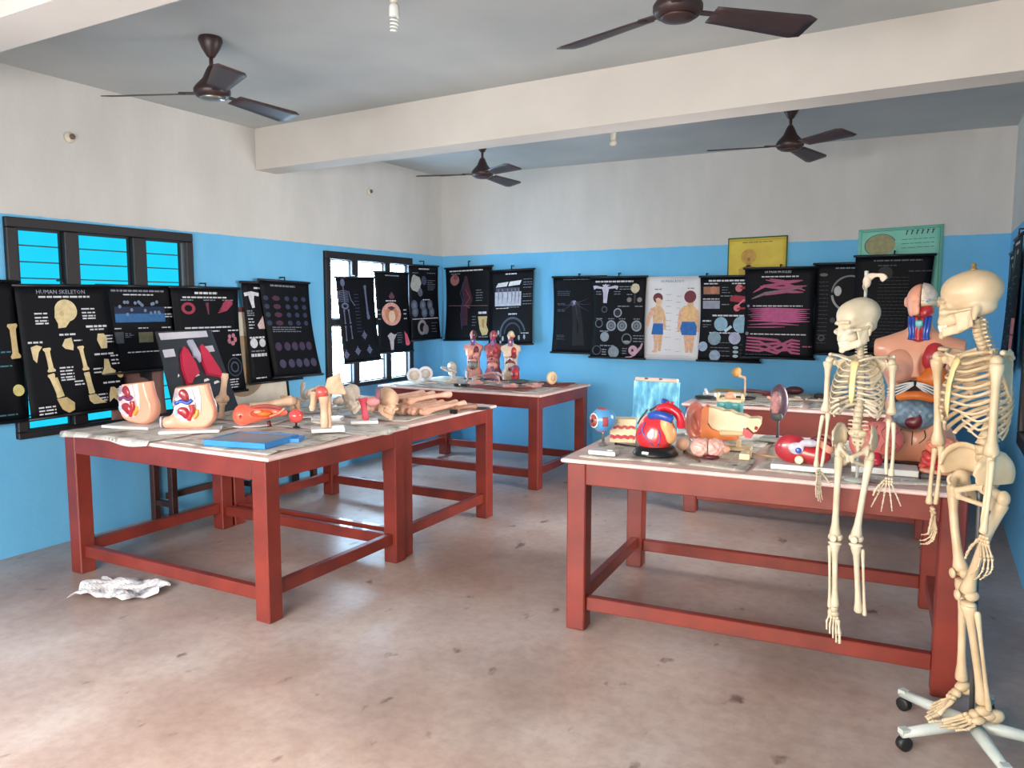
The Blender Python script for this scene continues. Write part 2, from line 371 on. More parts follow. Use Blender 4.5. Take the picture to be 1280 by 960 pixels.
# windows: dark timber frame with three lights, a transom, panes and grille bars
FRAME = mat('dark_brown_window_timber', (24, 19, 24), (18, 14, 19), rough=0.55, scale=9, bump=0.05)
BAR = mat('dark_window_bar', (30, 70, 84), (24, 58, 70), rough=0.6)
def window(name, axis, at, inn, W, pane_mat, cols=3, transom=(0.5,), bars=0.105, mull=0.095, edge=0.085, bar_mat=None, panes=None, sash=0.022, depth=0.06, sill=None):
    """at = wall plane, inn = +1/-1 direction into the room"""
    root = struct(mk(name, None)); a0, a1, z0, z1 = W
    def P(a, t, z): return (at + inn * t, a, z) if axis == 0 else (a, at + inn * t, z)
    def D(a, t, z): return (t, a, z) if axis == 0 else (a, t, z)
    for (aa, az, da, dz) in [((a0 + a1) / 2, z1 - edge / 2, a1 - a0, edge), ((a0 + a1) / 2, z0 + (sill or edge) / 2, a1 - a0, sill or edge), (a0 + edge / 2, (z0 + z1 + (sill or edge) - edge) / 2, edge, z1 - z0 - edge - (sill or edge)), (a1 - edge / 2, (z0 + z1 + (sill or edge) - edge) / 2, edge, z1 - z0 - edge - (sill or edge))]:
        G().box(P(aa, -0.02, az), D(da, 0.11, dz), bev=0.006).obj('frame_rail', FRAME, root)
    wl = (a1 - a0 - 2 * edge - (cols - 1) * mull) / cols
    lr = panes or [(a0 + edge + k * (wl + mull), a0 + edge + k * (wl + mull) + wl) for k in range(cols)]
    for k in range(cols):
        l, r = lr[k]; wl = r - l
        if k < cols - 1: mull = lr[k + 1][0] - r; G().box(P(r + mull / 2, -0.02, (z0 + z1 + (sill or edge) - edge) / 2), D(mull, 0.10, z1 - z0 - edge - (sill or edge)), bev=0.005).obj('mullion', FRAME, root)
        lev = [z0 + (sill or edge)] + [z0 + t * (z1 - z0) for t in transom] + [z1 - edge]
        for q in range(len(lev) - 1):
            b = lev[q] + (0.035 if q else 0); t = lev[q + 1] - (0.035 if q < len(lev) - 2 else 0)
            if q: G().box(P((l + r) / 2, -0.025, lev[q]), D(wl, 0.09, 0.07), bev=0.005).obj('transom', FRAME, root)
            G().box(P((l + r) / 2, -depth, (b + t) / 2), D(wl, 0.006, t - b)).obj('pane', pane_mat, root)
            # casement stile round the pane
            s = sash; g = G()
            for (aa, az, da, dz) in [((l + r) / 2, t - s / 2, wl, s), ((l + r) / 2, b + s / 2, wl, s), (l + s / 2, (b + t) / 2, s, t - b - 2 * s), (r - s / 2, (b + t) / 2, s, t - b - 2 * s)]: g.box(P(aa, -depth + 0.013, az), D(da, 0.024, dz))
            g.obj('sash', FRAME, root)
            if bars:
                nb = int((t - b) / bars)
                for i in range(1, nb + 1):
                    z = t - i * bars
                    if z > b + 0.02: G().box(P((l + r) / 2, -depth + 0.009, z), D(wl - 2 * s, 0.008, 0.008)).obj('grille_bar', bar_mat or FRAME, root)
    return root
window('window_1', 0, XL, 1, W1, glow('cyan_louvre_pane', *SKY_LEFT_MID), bars=0.105, bar_mat=BAR, transom=(0.42,), panes=[(2.94, 3.232), (3.332, 3.740), (3.850, 4.177)], sash=0.012, depth=0.035, edge=0.065, sill=0.045)
window('window_2', 0, XL, 1, W2, glow('bright_far_pane', *SKY_LEFT_FAR), bars=0, transom=(0.49,), panes=[(5.86, 6.165), (6.262, 6.700), (6.790, 7.105)], sash=0.010, depth=0.03, edge=0.075, sill=0.045)
window('window_3', 0, XL, 1, W3, glow('bright_near_pane', *SKY_LEFT_NEAR), bars=0.2)
window('window_4', 0, XR, -1, W4, glow('warm_right_pane', *SKY_RIGHT), bars=0.2)
window('window_5', 1, YR, 1, W5a, glow('rear_pane', *SKY_REAR), bars=0.2)
# doorway behind the camera: a lit opening with a frame
dr = struct(mk('door_1', None)); g = G()
for c, d in [((W5b[0] + 0.05, YR, 1.08), (0.1, 0.2, 2.16)), ((W5b[1] - 0.05, YR, 1.08), (0.1, 0.2, 2.16)), (((W5b[0] + W5b[1]) / 2, YR, 2.11), (W5b[1] - W5b[0] - 0.2, 0.2, 0.1))]: g.box(c, d)
g.obj('door_frame', FRAME, dr)
G().box(((W5b[0] + W5b[1]) / 2, YR - 0.13, 1.03), (W5b[1] - W5b[0] - 0.2, 0.01, 2.06)).obj('door_glass', MATS['rear_pane'], dr)

# ================================================================== TABLES, BENCHES, FANS
RED = mat('red_oxide_paint', (128, 45, 32), (108, 37, 28), rough=0.42, scale=5, bump=0.06, bscale=25, coat=0.15)
TOPP = mat('pale_pink_table_edge', (232, 204, 198), (216, 186, 178), rough=0.6, scale=9)
DARKWOOD = mat('dark_bench_wood', (74, 40, 34), (54, 30, 28), rough=0.5, scale=8)
def table(label, cx, cy, lx, ly, h, rz=0.0, leg=0.098, over=0.030, apron=0.105, oy=0.014):
    """lx, ly: spacing of the leg centres"""
    t = thing('work_table', label, 'table', (cx, cy, 0), rz, group='red oxide work tables')
    top = 0.020
    G().box((0, 0, h - top / 2), (lx + leg + 2 * over, ly + leg + 2 * (over if oy is None else oy), top), bev=0.006).obj('table_top', TOPP, t)
    lm = G().box((0, 0, (h - top) / 2), (leg, leg, h - top), bev=0.006).mesh('leg', RED)
    for sx in (-1, 1):
        for sy in (-1, 1): mk('leg', lm, t, (sx * lx / 2, sy * ly / 2, 0))
    za = h - top - apron / 2
    ax_ = G().box((0, 0, 0), (lx - leg, 0.03, apron), bev=0.003).mesh('apron', RED); ay = G().box((0, 0, 0), (0.03, ly - leg, apron), bev=0.003).mesh('apron', RED)
    rx = G().box((0, 0, 0), (lx - leg, 0.045, 0.07), bev=0.004).mesh('stretcher', RED); ry = G().box((0, 0, 0), (0.045, ly - leg, 0.07), bev=0.004).mesh('stretcher', RED)
    for s in (-1, 1):
        mk('apron', ax_, t, (0, s * (ly / 2 + leg / 2 - 0.0165), za)); mk('apron', ay, t, (s * (lx / 2 + leg / 2 - 0.0165), 0, za))
        mk('stretcher', rx, t, (0, s * ly / 2, 0.135)); mk('stretcher', ry, t, (s * lx / 2, 0, 0.155))
    return t
H1, H2, H3, H4, H5 = 0.866, 0.866, 0.846, 0.872, 0.864
table('red table at left front carrying the blue tray and pelvis models', -3.735, 3.375, 1.55, 1.07, H1, oy=0.009)
table('red table behind the blue tray table, heaped with long bones', -3.75, 4.555, 1.53, 1.05, H2, oy=0.009)
table('red table in the far left corner carrying three small torsos', -3.855, 6.58, 1.61, 1.0, H3)
table('red table at right front beside the two skeletons', -0.742, 4.105, 1.63, 1.05, H4, rz=0.060)
T5 = table('red table with a deep drawer front at the back wall', -0.84, 6.57, 1.63, 1.05, H5, rz=0.03, apron=0.23)
for x in (-0.40, 0.40): G().lathe([(0.008, 0.0), (0.007, 0.012), (0.016, 0.018), (0.014, 0.026), (0.004, 0.029)], 14, c=(x, -0.574, H5 - 0.10), R=RX(pi / 2)).obj('drawer_knob', mat('tarnished_knob', (170, 110, 96), (150, 92, 80), rough=0.35), T5)

def bench(label, x0, x1, y0, y1, h):
    t = thing('bench', label, 'bench', ((x0 + x1) / 2, (y0 + y1) / 2, 0)); lx, ly = x1 - x0, y1 - y0
    G().box((0, 0, h - 0.015), (lx + 0.04, ly + 0.06, 0.03), bev=0.004).obj('seat', DARKWOOD, t)
    for sx in (-1, 1):
        for sy in (-1, 1): G().box((sx * (lx / 2 - 0.025), sy * (ly / 2 - 0.025), (h - 0.03) / 2), (0.05, 0.05, h - 0.03), bev=0.004).obj('leg', DARKWOOD, t)
    for sy in (-1, 1): G().box((0, sy * (ly / 2 - 0.025), 0.14), (lx - 0.1, 0.03, 0.04)).obj('stretcher', DARKWOOD, t)
    G().box((0, 0, 0.19), (0.035, ly - 0.1, 0.045)).obj('stretcher', DARKWOOD, t)
bench('dark wooden bench by the blue wall under the cyan window', -5.14, -4.89, 3.78, 4.42, 0.50)
bench('dark wooden bench by the blue wall under the pale board', -5.14, -4.87, 4.55, 5.30, 0.48)

# ceiling fans at rest
FANB = mat('fan_brown_enamel', (58, 38, 36), (44, 30, 30), rough=0.4, scale=7)
FANM = mat('fan_blade_brown', (66, 50, 50), (54, 42, 44), rough=0.45, scale=5)
CHROME = mat('dull_chrome', (170, 168, 165), (140, 138, 136), rough=0.3, metal=0.8)
def fan(label, x, y, a0, drop=0.275, tilt=-13):
    t = thing('ceiling_fan', label, 'fan', (x, y, ZC), radians(a0), group='brown ceiling fans')
    G().lathe([(0.02, 0.0), (0.062, 0.0), (0.066, -0.02), (0.05, -0.06), (0.022, -0.105), (0.016, -0.11)][::-1], 20).obj('canopy', FANB, t)
    G().lathe([(0.011, -drop + 0.08), (0.011, -0.09)], 10).obj('down_rod', FANB, t)
    G().lathe([(0.02, -drop - 0.055), (0.085, -drop - 0.05), (0.10, -drop - 0.03), (0.10, -drop - 0.01), (0.085, -drop + 0.012), (0.05, -drop + 0.05), (0.028, -drop + 0.10), (0.016, -drop + 0.12)], 24).obj('motor_housing', FANB, t)
    G().lathe([(0.03, -drop - 0.068), (0.066, -drop - 0.062), (0.072, -drop - 0.052)], 20).obj('bottom_cap', CHROME if label.startswith('near left') else FANB, t)
    bl = G()
    def f(u, v):
        r = 0.15 + u * 0.45; wd = 0.055 + 0.03 * u - (0.02 * max(0, u - 0.9) / 0.1); s = (v - 0.5) * 2 * wd
        return (r, s * cos(radians(tilt)), -drop - 0.03 + s * sin(radians(tilt)) - 0.012 * u)
    bl.grid(f, 10, 4, th=0.004); bl.box((0.125, 0, -drop - 0.028), (0.12, 0.035, 0.008))
    me = bl.mesh('blade', FANM)
    for k in range(3): mk('blade', me, t, rot=(0, 0, 2 * pi * k / 3))
fan('near left brown ceiling fan hanging above the pelvis models', -3.645, 3.19, 88)
fan('nearest brown ceiling fan, cut off by the top of the picture', -0.975, 3.20, 43)
fan('far left brown ceiling fan hanging behind the beam by the corner', -3.70, 6.27, 88)
fan('far right brown ceiling fan with an upswept blade behind the beam', -1.02, 6.23, 78)

# lamp in a ceiling holder, empty holder, wall boxes
PORC = mat('aged_white_plastic', (214, 208, 192), (196, 190, 172), rough=0.4)
LAMPW = mat('white_lamp_glass', (228, 230, 226), (214, 216, 212), rough=0.25)
lp = thing('ceiling_lamp', 'white spiral lamp hanging in a holder near the top edge', 'lamp', (-2.30, 3.09, ZC), scale=0.72)
G().lathe([(0.02, -0.115), (0.028, -0.11), (0.03, -0.06), (0.045, -0.02), (0.05, 0.0)], 18).obj('holder', PORC, lp)
G().lathe([(0.03, -0.2), (0.034, -0.19), (0.034, -0.135), (0.022, -0.116)], 18).obj('ballast', LAMPW, lp)
sp = [(0.024 * cos(a), 0.024 * sin(a), -0.205 - 0.0035 * a) for a in np.arange(0, 8 * pi, 0.4)]
G().tube(sp, 0.0075, 8).obj('spiral_tube', LAMPW, lp)
lh = thing('lamp_holder', 'small pale lamp holder on the ceiling behind the beam', 'lamp holder', (-2.43, 6.25, ZC))
G().lathe([(0.012, -0.13), (0.022, -0.125), (0.025, -0.075), (0.045, -0.02), (0.05, 0.0)], 16).obj('holder', PORC, lh)
G().lathe([(0.02, -0.17), (0.03, -0.155), (0.03, -0.135), (0.012, -0.128)], 14).obj('socket', PORC, lh)
RUST = mat('dirty_wall_hole', (120, 98, 84), (86, 70, 62), rough=0.8, scale=30)
for y, z, lb in ((3.317, 2.736, 'round rusty fixing plate on the white wall above the cyan window'), (6.481, 2.771, 'round dark fixing plate on the white wall near the far corner')):
    b = thing('wall_plate', lb, 'wall fixture', (XL, y, z), rot=(0, pi / 2, 0))
    G().lathe([(0.036, 0.0), (0.036, 0.01), (0.03, 0.018), (0.008, 0.02)], 16).obj('plate', PORC, b); G().lathe([(0.018, 0.016), (0.018, 0.03), (0.012, 0.034)], 12, c=(-0.006, 0.01, 0)).obj('knob', RUST, b)

# newspapers under the models
def news_mat():
    m = bpy.data.materials.new('newsprint'); m.use_nodes = True; nt = m.node_tree; b = nt.nodes['Principled BSDF']; b.inputs['Roughness'].default_value = 0.6
    N = nt.nodes.new; L = nt.links.new; tc = N('ShaderNodeTexCoord')
    br = N('ShaderNodeTexBrick'); br.inputs['Scale'].default_value = 9; br.inputs['Mortar Size'].default_value = 0.035; br.inputs['Brick Width'].default_value = 0.9; br.inputs['Row Height'].default_value = 0.6
    br.inputs['Color1'].default_value = lin((208, 203, 194)); br.inputs['Color2'].default_value = lin((192, 187, 178)); br.inputs['Mortar'].default_value = lin((222, 217, 206)); L(tc.outputs['Object'], br.inputs['Vector'])
    n = N('ShaderNodeTexNoise'); n.inputs['Scale'].default_value = 6; n.inputs['Detail'].default_value = 8; L(tc.outputs['Object'], n.inputs['Vector'])
    r = N('ShaderNodeValToRGB'); e = r.color_ramp.elements; e[0].position, e[1].position = 0.36, 0.5; e[0].color, e[1].color = lin((176, 170, 162)), (1, 1, 1, 1); L(n.outputs['Fac'], r.inputs['Fac'])
    n3 = N('ShaderNodeTexNoise'); n3.inputs['Scale'].default_value = 11; n3.inputs['Detail'].default_value = 3; L(tc.outputs['Object'], n3.inputs['Vector'])
    r3 = N('ShaderNodeValToRGB'); e = r3.color_ramp.elements; e[0].position, e[1].position = 0.30, 0.36; e[0].color, e[1].color = lin((84, 74, 68)), (1, 1, 1, 1); L(n3.outputs['Fac'], r3.inputs['Fac'])
    mx = N('ShaderNodeMix'); mx.data_type = 'RGBA'; mx.blend_type = 'MULTIPLY'; mx.inputs['Factor'].default_value = 1; L(br.outputs['Color'], mx.inputs['A']); L(r.outputs['Color'], mx.inputs['B'])
    m2 = N('ShaderNodeMix'); m2.data_type = 'RGBA'; m2.blend_type = 'MULTIPLY'; m2.inputs['Factor'].default_value = 0.9; L(mx.outputs['Result'], m2.inputs['A']); L(r3.outputs['Color'], m2.inputs['B'])
    L(m2.outputs['Result'], b.inputs['Base Color']); return m
NEWS = news_mat()
def sheet(label, x, y, z, lx, ly, rz, seed, droop=None):
    r = np.random.RandomState(seed); ph = r.rand(8) * 6.28
    def f(u, v):
        X, Y = (u - 0.5) * lx, (v - 0.5) * ly
        X += 0.012 * sin(9 * v + ph[0]); Y += 0.012 * sin(8 * u + ph[1])
        h = 0.0035 + 0.003 * (sin(14 * u + ph[2]) * sin(11 * v + ph[3]) + 1)
        if droop:
            e = {'y-': -ly / 2 + droop[1] - Y, 'x-': -lx / 2 + droop[1] - X, 'x+': X - lx / 2 + droop[1]}[droop[0]]
            if e > 0:
                h -= e * 0.8
                if droop[0] == 'y-': Y += e * 0.75
                elif droop[0] == 'x+': X -= e * 0.75
        return (X, Y, h)
    return tag(G().grid(f, 22, 18, th=-0.0012).obj('newspaper_sheet', NEWS, None, (x, y, z), (0, 0, rz)), label, 'newspaper', 'newspapers spread over the tables')
sheet('newspaper sheet under the half pelvis models, drooping over the front edge', -4.16, 3.118, H1, 0.78, 0.76, 0.0, 1, ('y-', 0.028))
sheet('newspaper sheet under the blue tray at the table corner', -3.33, 3.16, H1, 0.80, 0.70, 0.0, 2)
sheet('newspaper sheet drooping over the right edge below the tall shoulder joint', -3.222, 3.75, H1, 0.74, 0.40, 0.0, 3, ('x+', 0.022))
sheet('newspaper sheet under the orange organ, at the wall side', -4.08, 3.75, H1, 0.82, 0.38, 0.0, 4)
sheet('newspaper sheet under the pale bone bundle', -3.36, 4.58, H2, 0.74, 1.04, 0.0, 5)
sheet('newspaper sheet under the scattered bones near the window', -4.15, 4.56, H2, 0.76, 1.0, 0.0, 6)
sheet('newspaper sheet under the small torsos', -3.44, 6.6, H3, 0.76, 1.0, 0.0, 7)
sheet('newspaper sheet under the two leaning discs', -4.25, 6.58, H3, 0.78, 1.02, 0.0, 8)
sheet('newspaper sheet under the eye and heart models', -1.16, 4.08, H4, 0.80, 1.06, 0.06, 9)
sheet('newspaper sheet under the kidney models', -0.32, 4.13, H4, 0.80, 1.02, 0.06, 10)
sheet('newspaper sheet on the back table under the bone stand', -1.26, 6.56, H5, 0.78, 1.02, 0.03, 11)
sheet('newspaper sheet on the back table behind the small skeleton', -0.43, 6.58, H5, 0.78, 1.02, 0.03, 12)

# crumpled newspaper on the floor
def crumple(u, v):
    X, Y = (u - 0.5) * 0.46, (v - 0.5) * 0.30
    h = 0.012 + 0.028 * abs(sin(7.1 * u + 2.2 * v)) * abs(cos(5.3 * v - 1.7 * u)) + 0.014 * abs(sin(17 * u - 9 * v))
    X += 0.02 * sin(9 * v); Y += 0.03 * sin(7 * u) * (u - 0.2)
    if u > 0.72: Y *= 1 - 1.6 * (u - 0.72)
    return (X, Y, h)
PAPER = mat('white_grey_newspaper', (214, 212, 212), (110, 110, 120), rough=0.7, scale=9, amount=(0.55, 0.72), detail=3)
tag(G().grid(crumple, 26, 20, th=-0.0015, smooth=False).obj('crumpled_newspaper', PAPER, None, (-3.98, 2.72, 0.0), (0, 0, 0.38)), 'crumpled newspaper lying on the floor in front of the left table', 'newspaper')

# ================================================================== WALL CHARTS
INK = {}
def ink(c):
    k = 'ink_%02x%02x%02x' % c
    if k not in MATS: mat(k, c, tuple(int(x * 0.9) for x in c), rough=0.55, scale=30, spec=0.3)
    return MATS[k]
def text_shape(s):
    cu = bpy.data.curves.new('t', 'FONT'); cu.body = s; cu.align_x = 'CENTER'; cu.resolution_u = 1
    o = bpy.data.objects.new('t', cu); COL.objects.link(o); me = bpy.data.meshes.new_from_object(o)
    V = [(v.co.x, v.co.y) for v in me.vertices]; Fc = [tuple(p.vertices) for p in me.polygons]
    bpy.data.objects.remove(o); bpy.data.meshes.remove(me); bpy.data.curves.remove(cu); return V, Fc
class Print:
    """flat print, coordinates u to the right and v down, both 0..1 over the sheet"""
    def __init__(s, w, h, fn): s.w, s.h, s.fn, s.g, s.cols = w, h, fn, G(), []
    def ci(s, c):
        if c not in s.cols: s.cols.append(c)
        return s.cols.index(c)
    def put(s, pts, faces, c, lift=0.0022): s.g.add([s.fn(u, v, lift) for u, v in pts], faces, s.ci(c))
    def poly(s, pts, c, lift=0.0022):
        cu = sum(p[0] for p in pts) / len(pts); cv = sum(p[1] for p in pts) / len(pts); n = len(pts)
        s.put([(cu, cv)] + list(pts), [(0, 1 + (i + 1) % n, 1 + i) for i in range(n)], c, lift)
    def rect(s, u0, v0, u1, v1, c, lift=0.0022):
        n = max(1, int((u1 - u0) / 0.12)); m = max(1, int((v1 - v0) / 0.12)); P = [(u0 + (u1 - u0) * i / n, v0 + (v1 - v0) * j / m) for i in range(n + 1) for j in range(m + 1)]
        s.put(P, [(i * (m + 1) + j, i * (m + 1) + j + 1, (i + 1) * (m + 1) + j + 1, (i + 1) * (m + 1) + j) for i in range(n) for j in range(m)], c, lift)
    def ell(s, u, v, ru, c, rv=None, ring=0.0, a0=0, a1=360, n=20, lift=0.0022):
        rv = rv or ru * s.w / s.h; A = [radians(a0 + (a1 - a0) * i / n) for i in range(n + 1)]
        if ring:
            P = [(u + ru * cos(a), v - rv * sin(a)) for a in A] + [(u + ru * (1 - ring) * cos(a), v - rv * (1 - ring) * sin(a)) for a in A]
            s.put(P, [(i, i + 1, n + 2 + i, n + 1 + i) for i in range(n)], c, lift)
        else: s.poly([(u + ru * cos(a), v - rv * sin(a)) for a in A[:-1]], c, lift)
    def line(s, pts, wd, c, lift=0.0030):
        """stroke with width(s) wd, in units of sheet width, resampled so that it follows the curve of the sheet"""
        wd = wd if hasattr(wd, '__len__') else [wd] * len(pts); q, ww = [], []
        for (a, b, wa, wb) in zip(pts, pts[1:], wd, wd[1:]):
            k = max(1, int(math.hypot(b[0] - a[0], b[1] - a[1]) / 0.05))
            for i in range(k): t = i / k; q.append((a[0] + (b[0] - a[0]) * t, a[1] + (b[1] - a[1]) * t)); ww.append(wa + (wb - wa) * t)
        pts, wd = q + [pts[-1]], ww + [wd[-1]]; n = len(pts); L, Rr = [], []
        for i, (u, v) in enumerate(pts):
            a, b = pts[max(i - 1, 0)], pts[min(i + 1, n - 1)]; dx, dy = (b[0] - a[0]) * s.w, (b[1] - a[1]) * s.h; q = math.hypot(dx, dy) or 1
            nx, ny = -dy / q, dx / q; k = wd[i] * s.w / 2
            L.append((u + nx * k / s.w, v + ny * k / s.h)); Rr.append((u - nx * k / s.w, v - ny * k / s.h))
        s.put(L + Rr, [(i, n + i, n + i + 1, i + 1) for i in range(n - 1)], c, lift)
    def words(s, u, v, L, h=0.011, c=(190, 195, 205), seed=0, centre=False):
        r = random.Random(int(u * 997 + v * 7919 + seed)); x = u - (L / 2 if centre else 0); e = x + L
        while x < e:
            w_ = r.uniform(0.03, 0.09); s.rect(x, v - h / 2, min(x + w_, e), v + h / 2, c); x += w_ + 0.012
    def block(s, u, v, L, n, gap=0.02, c=(120, 128, 142), h=0.007):
        for i in range(n): s.words(u, v + i * gap, L * random.Random(i + int(v * 100)).uniform(0.6, 1), h, c, i)
    def text(s, u, v, t, size, c):
        V, Fc = text_shape(t); s.put([(u + x * size / s.w, v - y * size / s.h) for x, y in V], Fc, c)
    def bone(s, a, b, wd, c, k=1.9):
        p = [(a[0] + (b[0] - a[0]) * t, a[1] + (b[1] - a[1]) * t) for t in (0, 0.06, 0.16, 0.5, 0.84, 0.94, 1)]
        s.line(p, [wd * k * 0.8, wd * k, wd * 1.1, wd, wd * 1.1, wd * k, wd * k * 0.8], c)

BLACK = mat('black_chart_vinyl', (12, 14, 21), (8, 10, 15), rough=0.6, scale=3, spec=0.15)
ROD = mat('black_chart_rod', (14, 15, 20), (10, 11, 14), rough=0.4)
WHITEP = mat('white_chart_vinyl', (212, 214, 218), (200, 203, 208), rough=0.5, scale=3)
def chart(label, wall, a, z, w, h, draw, layer=0, shear=0.0, skew=0.0, paper=None, rods=True, waist=0.045, bulge=0.02, kick=0.03, hook=0.035, hang=0.5, flare=0.0):
    """a = position of the top left corner along the wall as seen from the room, z = top; shear moves the bottom edge sideways, skew lifts the right end"""
    t = thing('wall_chart', label, 'chart', {'back': (a, YB, 0), 'left': (XL, a, 0), 'right': (XR, a, 0)}[wall], group='roll-up anatomy charts')
    off0 = 0.02 + 0.022 * layer
    def fn(u, v, lift=0.0):
        x = (u - 0.5) * w * (1 - waist * sin(pi * min(1, v * 1.0)) ) + w / 2 + shear * v ** 1.3 + flare * w * u * v
        d = off0 + bulge * sin(pi * u) * sin(pi * v) * 0.5 + kick * v * v + lift
        zz = z - v * h + skew * u
        return {'back': (x, -d, zz), 'left': (d, x, zz), 'right': (-d, -x, zz)}[wall]
    s = G(); flip = False
    s.grid(lambda u, v: fn(u, v), 10, 14, th=0.0012 if True else 0)
    pm = paper or BLACK
    s.obj('sheet', pm, t)
    if draw:
        p = Print(w, h, fn); draw(p)
        p.g.obj('print', [ink(c) for c in p.cols], t)['kind'] = 'stuff'
    if rods:
        for v, nm in ((0.0, 'top_rod'), (1.0, 'bottom_rod')):
            A, B = Vector(fn(-0.025, v, 0)), Vector(fn(1.025, v, 0)); G().tube([A, B], 0.011, 8).obj(nm, ROD, t)
    if hook:
        c0 = Vector(fn(hang, 0, 0)); top = c0 + Vector((0, 0, hook)); wl = {'back': (0, 1, 0), 'left': (-1, 0, 0), 'right': (1, 0, 0)}[wall]
        G().tube([c0, top, top + Vector(wl) * (off0 - 0.004)], 0.007, 6).obj('hanger', ROD, t)
    return t
W_, GR, DG = (205, 208, 215), (120, 128, 142), (62, 68, 84)
CREAM, CR2 = (214, 196, 150), (196, 172, 122)
def d_bones(p):
    p.text(0.47, 0.062, 'HUMAN SKELETON', 0.038, (150, 156, 168)); p.words(0.5, 0.085, 0.55, 0.014, W_, centre=True)
    p.ell(0.49, 0.19, 0.12, CREAM, rv=0.085); p.poly([(0.37, 0.2), (0.36, 0.24), (0.385, 0.29), (0.38, 0.325), (0.46, 0.32), (0.52, 0.27), (0.5, 0.2)], CREAM)
    p.ell(0.44, 0.215, 0.025, CR2)
    for v in (0.21, 0.24, 0.265, 0.285): p.words(0.16, v, 0.13, 0.011, W_); p.words(0.66, v - 0.03, 0.15, 0.011, W_)
    p.words(0.68, 0.32, 0.24, 0.016, W_); p.words(0.72, 0.345, 0.16, 0.011, W_); p.words(0.38, 0.375, 0.17, 0.014, W_)
    p.poly([(0.43, 0.41), (0.5, 0.4), (0.51, 0.46), (0.5, 0.5), (0.42, 0.485), (0.39, 0.46)], CREAM); p.words(0.52, 0.425, 0.09, 0.01, W_)
    p.poly([(0.08, 0.46), (0.14, 0.445), (0.19, 0.46), (0.15, 0.5), (0.12, 0.58), (0.09, 0.55)], CREAM); p.words(0.06, 0.425, 0.14, 0.014, W_)
    p.bone((0.23, 0.47), (0.25, 0.655), 0.045, CREAM); p.bone((0.235, 0.67), (0.30, 0.855), 0.05, CREAM, 1.5); p.line([(0.285, 0.70), (0.33, 0.85)], 0.02, CR2)
    p.poly([(0.26, 0.865), (0.36, 0.86), (0.43, 0.91), (0.42, 0.965), (0.36, 0.985), (0.30, 0.95)], CR2)
    p.bone((0.58, 0.47), (0.60, 0.665), 0.04, CREAM); p.bone((0.60, 0.68), (0.62, 0.855), 0.055, CREAM, 1.2); p.poly([(0.58, 0.865), (0.66, 0.86), (0.72, 0.92), (0.76, 0.94), (0.62, 0.94), (0.585, 0.91)], CREAM)
    p.poly([(0.80, 0.38), (0.87, 0.38), (0.9, 0.42), (0.88, 0.5), (0.81, 0.5), (0.78, 0.43)], CREAM); p.poly([(0.82, 0.585), (0.87, 0.59), (0.88, 0.66), (0.93, 0.69), (0.90, 0.72), (0.84, 0.71), (0.76, 0.71), (0.80, 0.66)], CREAM)
    p.ell(0.97, 0.725, 0.035, CR2); p.poly([(0.83, 0.82), (0.87, 0.82), (0.92, 0.86), (0.88, 0.9), (0.88, 0.94), (0.84, 0.91), (0.79, 0.94), (0.80, 0.88)], CREAM)
    for v in (0.40, 0.425, 0.45, 0.565, 0.6, 0.63, 0.84, 0.865, 0.9, 0.925): p.words(0.88 if v < 0.5 else 0.9, v, 0.09, 0.011, W_)
    for v in (0.63, 0.655, 0.68, 0.705, 0.725): p.words(0.33, v, 0.14, 0.011, W_)
    for v in (0.66, 0.69, 0.87, 0.9, 0.92): p.words(0.68, v, 0.1, 0.011, W_)
    for v in (0.745, 0.77, 0.92, 0.945, 0.97): p.words(0.46 if v < 0.9 else 0.08, v, 0.1 if v < 0.9 else 0.16, 0.011, W_)
    p.words(0.72, 0.545, 0.22, 0.014, W_); p.words(0.76, 0.78, 0.2, 0.014, W_)
def d_epithel(p):
    p.words(0.5, 0.055, 0.7, 0.022, GR, centre=True); p.words(0.5, 0.10, 0.4, 0.013, W_, centre=True)
    p.rect(0.17, 0.24, 0.86, 0.42, (20, 34, 66)); p.rect(0.17, 0.32, 0.86, 0.42, (44, 98, 150), 0.0028)
    r = random.Random(4)
    for i in range(18): p.ell(0.2 + 0.62 * r.random(), 0.17 + 0.17 * r.random(), 0.02, (110, 130, 158), lift=0.0032)
    for v in (0.25, 0.33, 0.36): p.words(0.85, v, 0.12, 0.012, W_)
    for u in (0.10, 0.46, 0.80): p.words(u, 0.49, 0.14, 0.012, W_)
    p.rect(0.08, 0.53, 0.26, 0.66, (70, 76, 84)); p.rect(0.46, 0.54, 0.66, 0.66, (104, 104, 84)); p.block(0.28, 0.55, 0.12, 3); p.words(0.7, 0.6, 0.1, 0.02, GR)
    p.words(0.3, 0.77, 0.55, 0.012, W_)
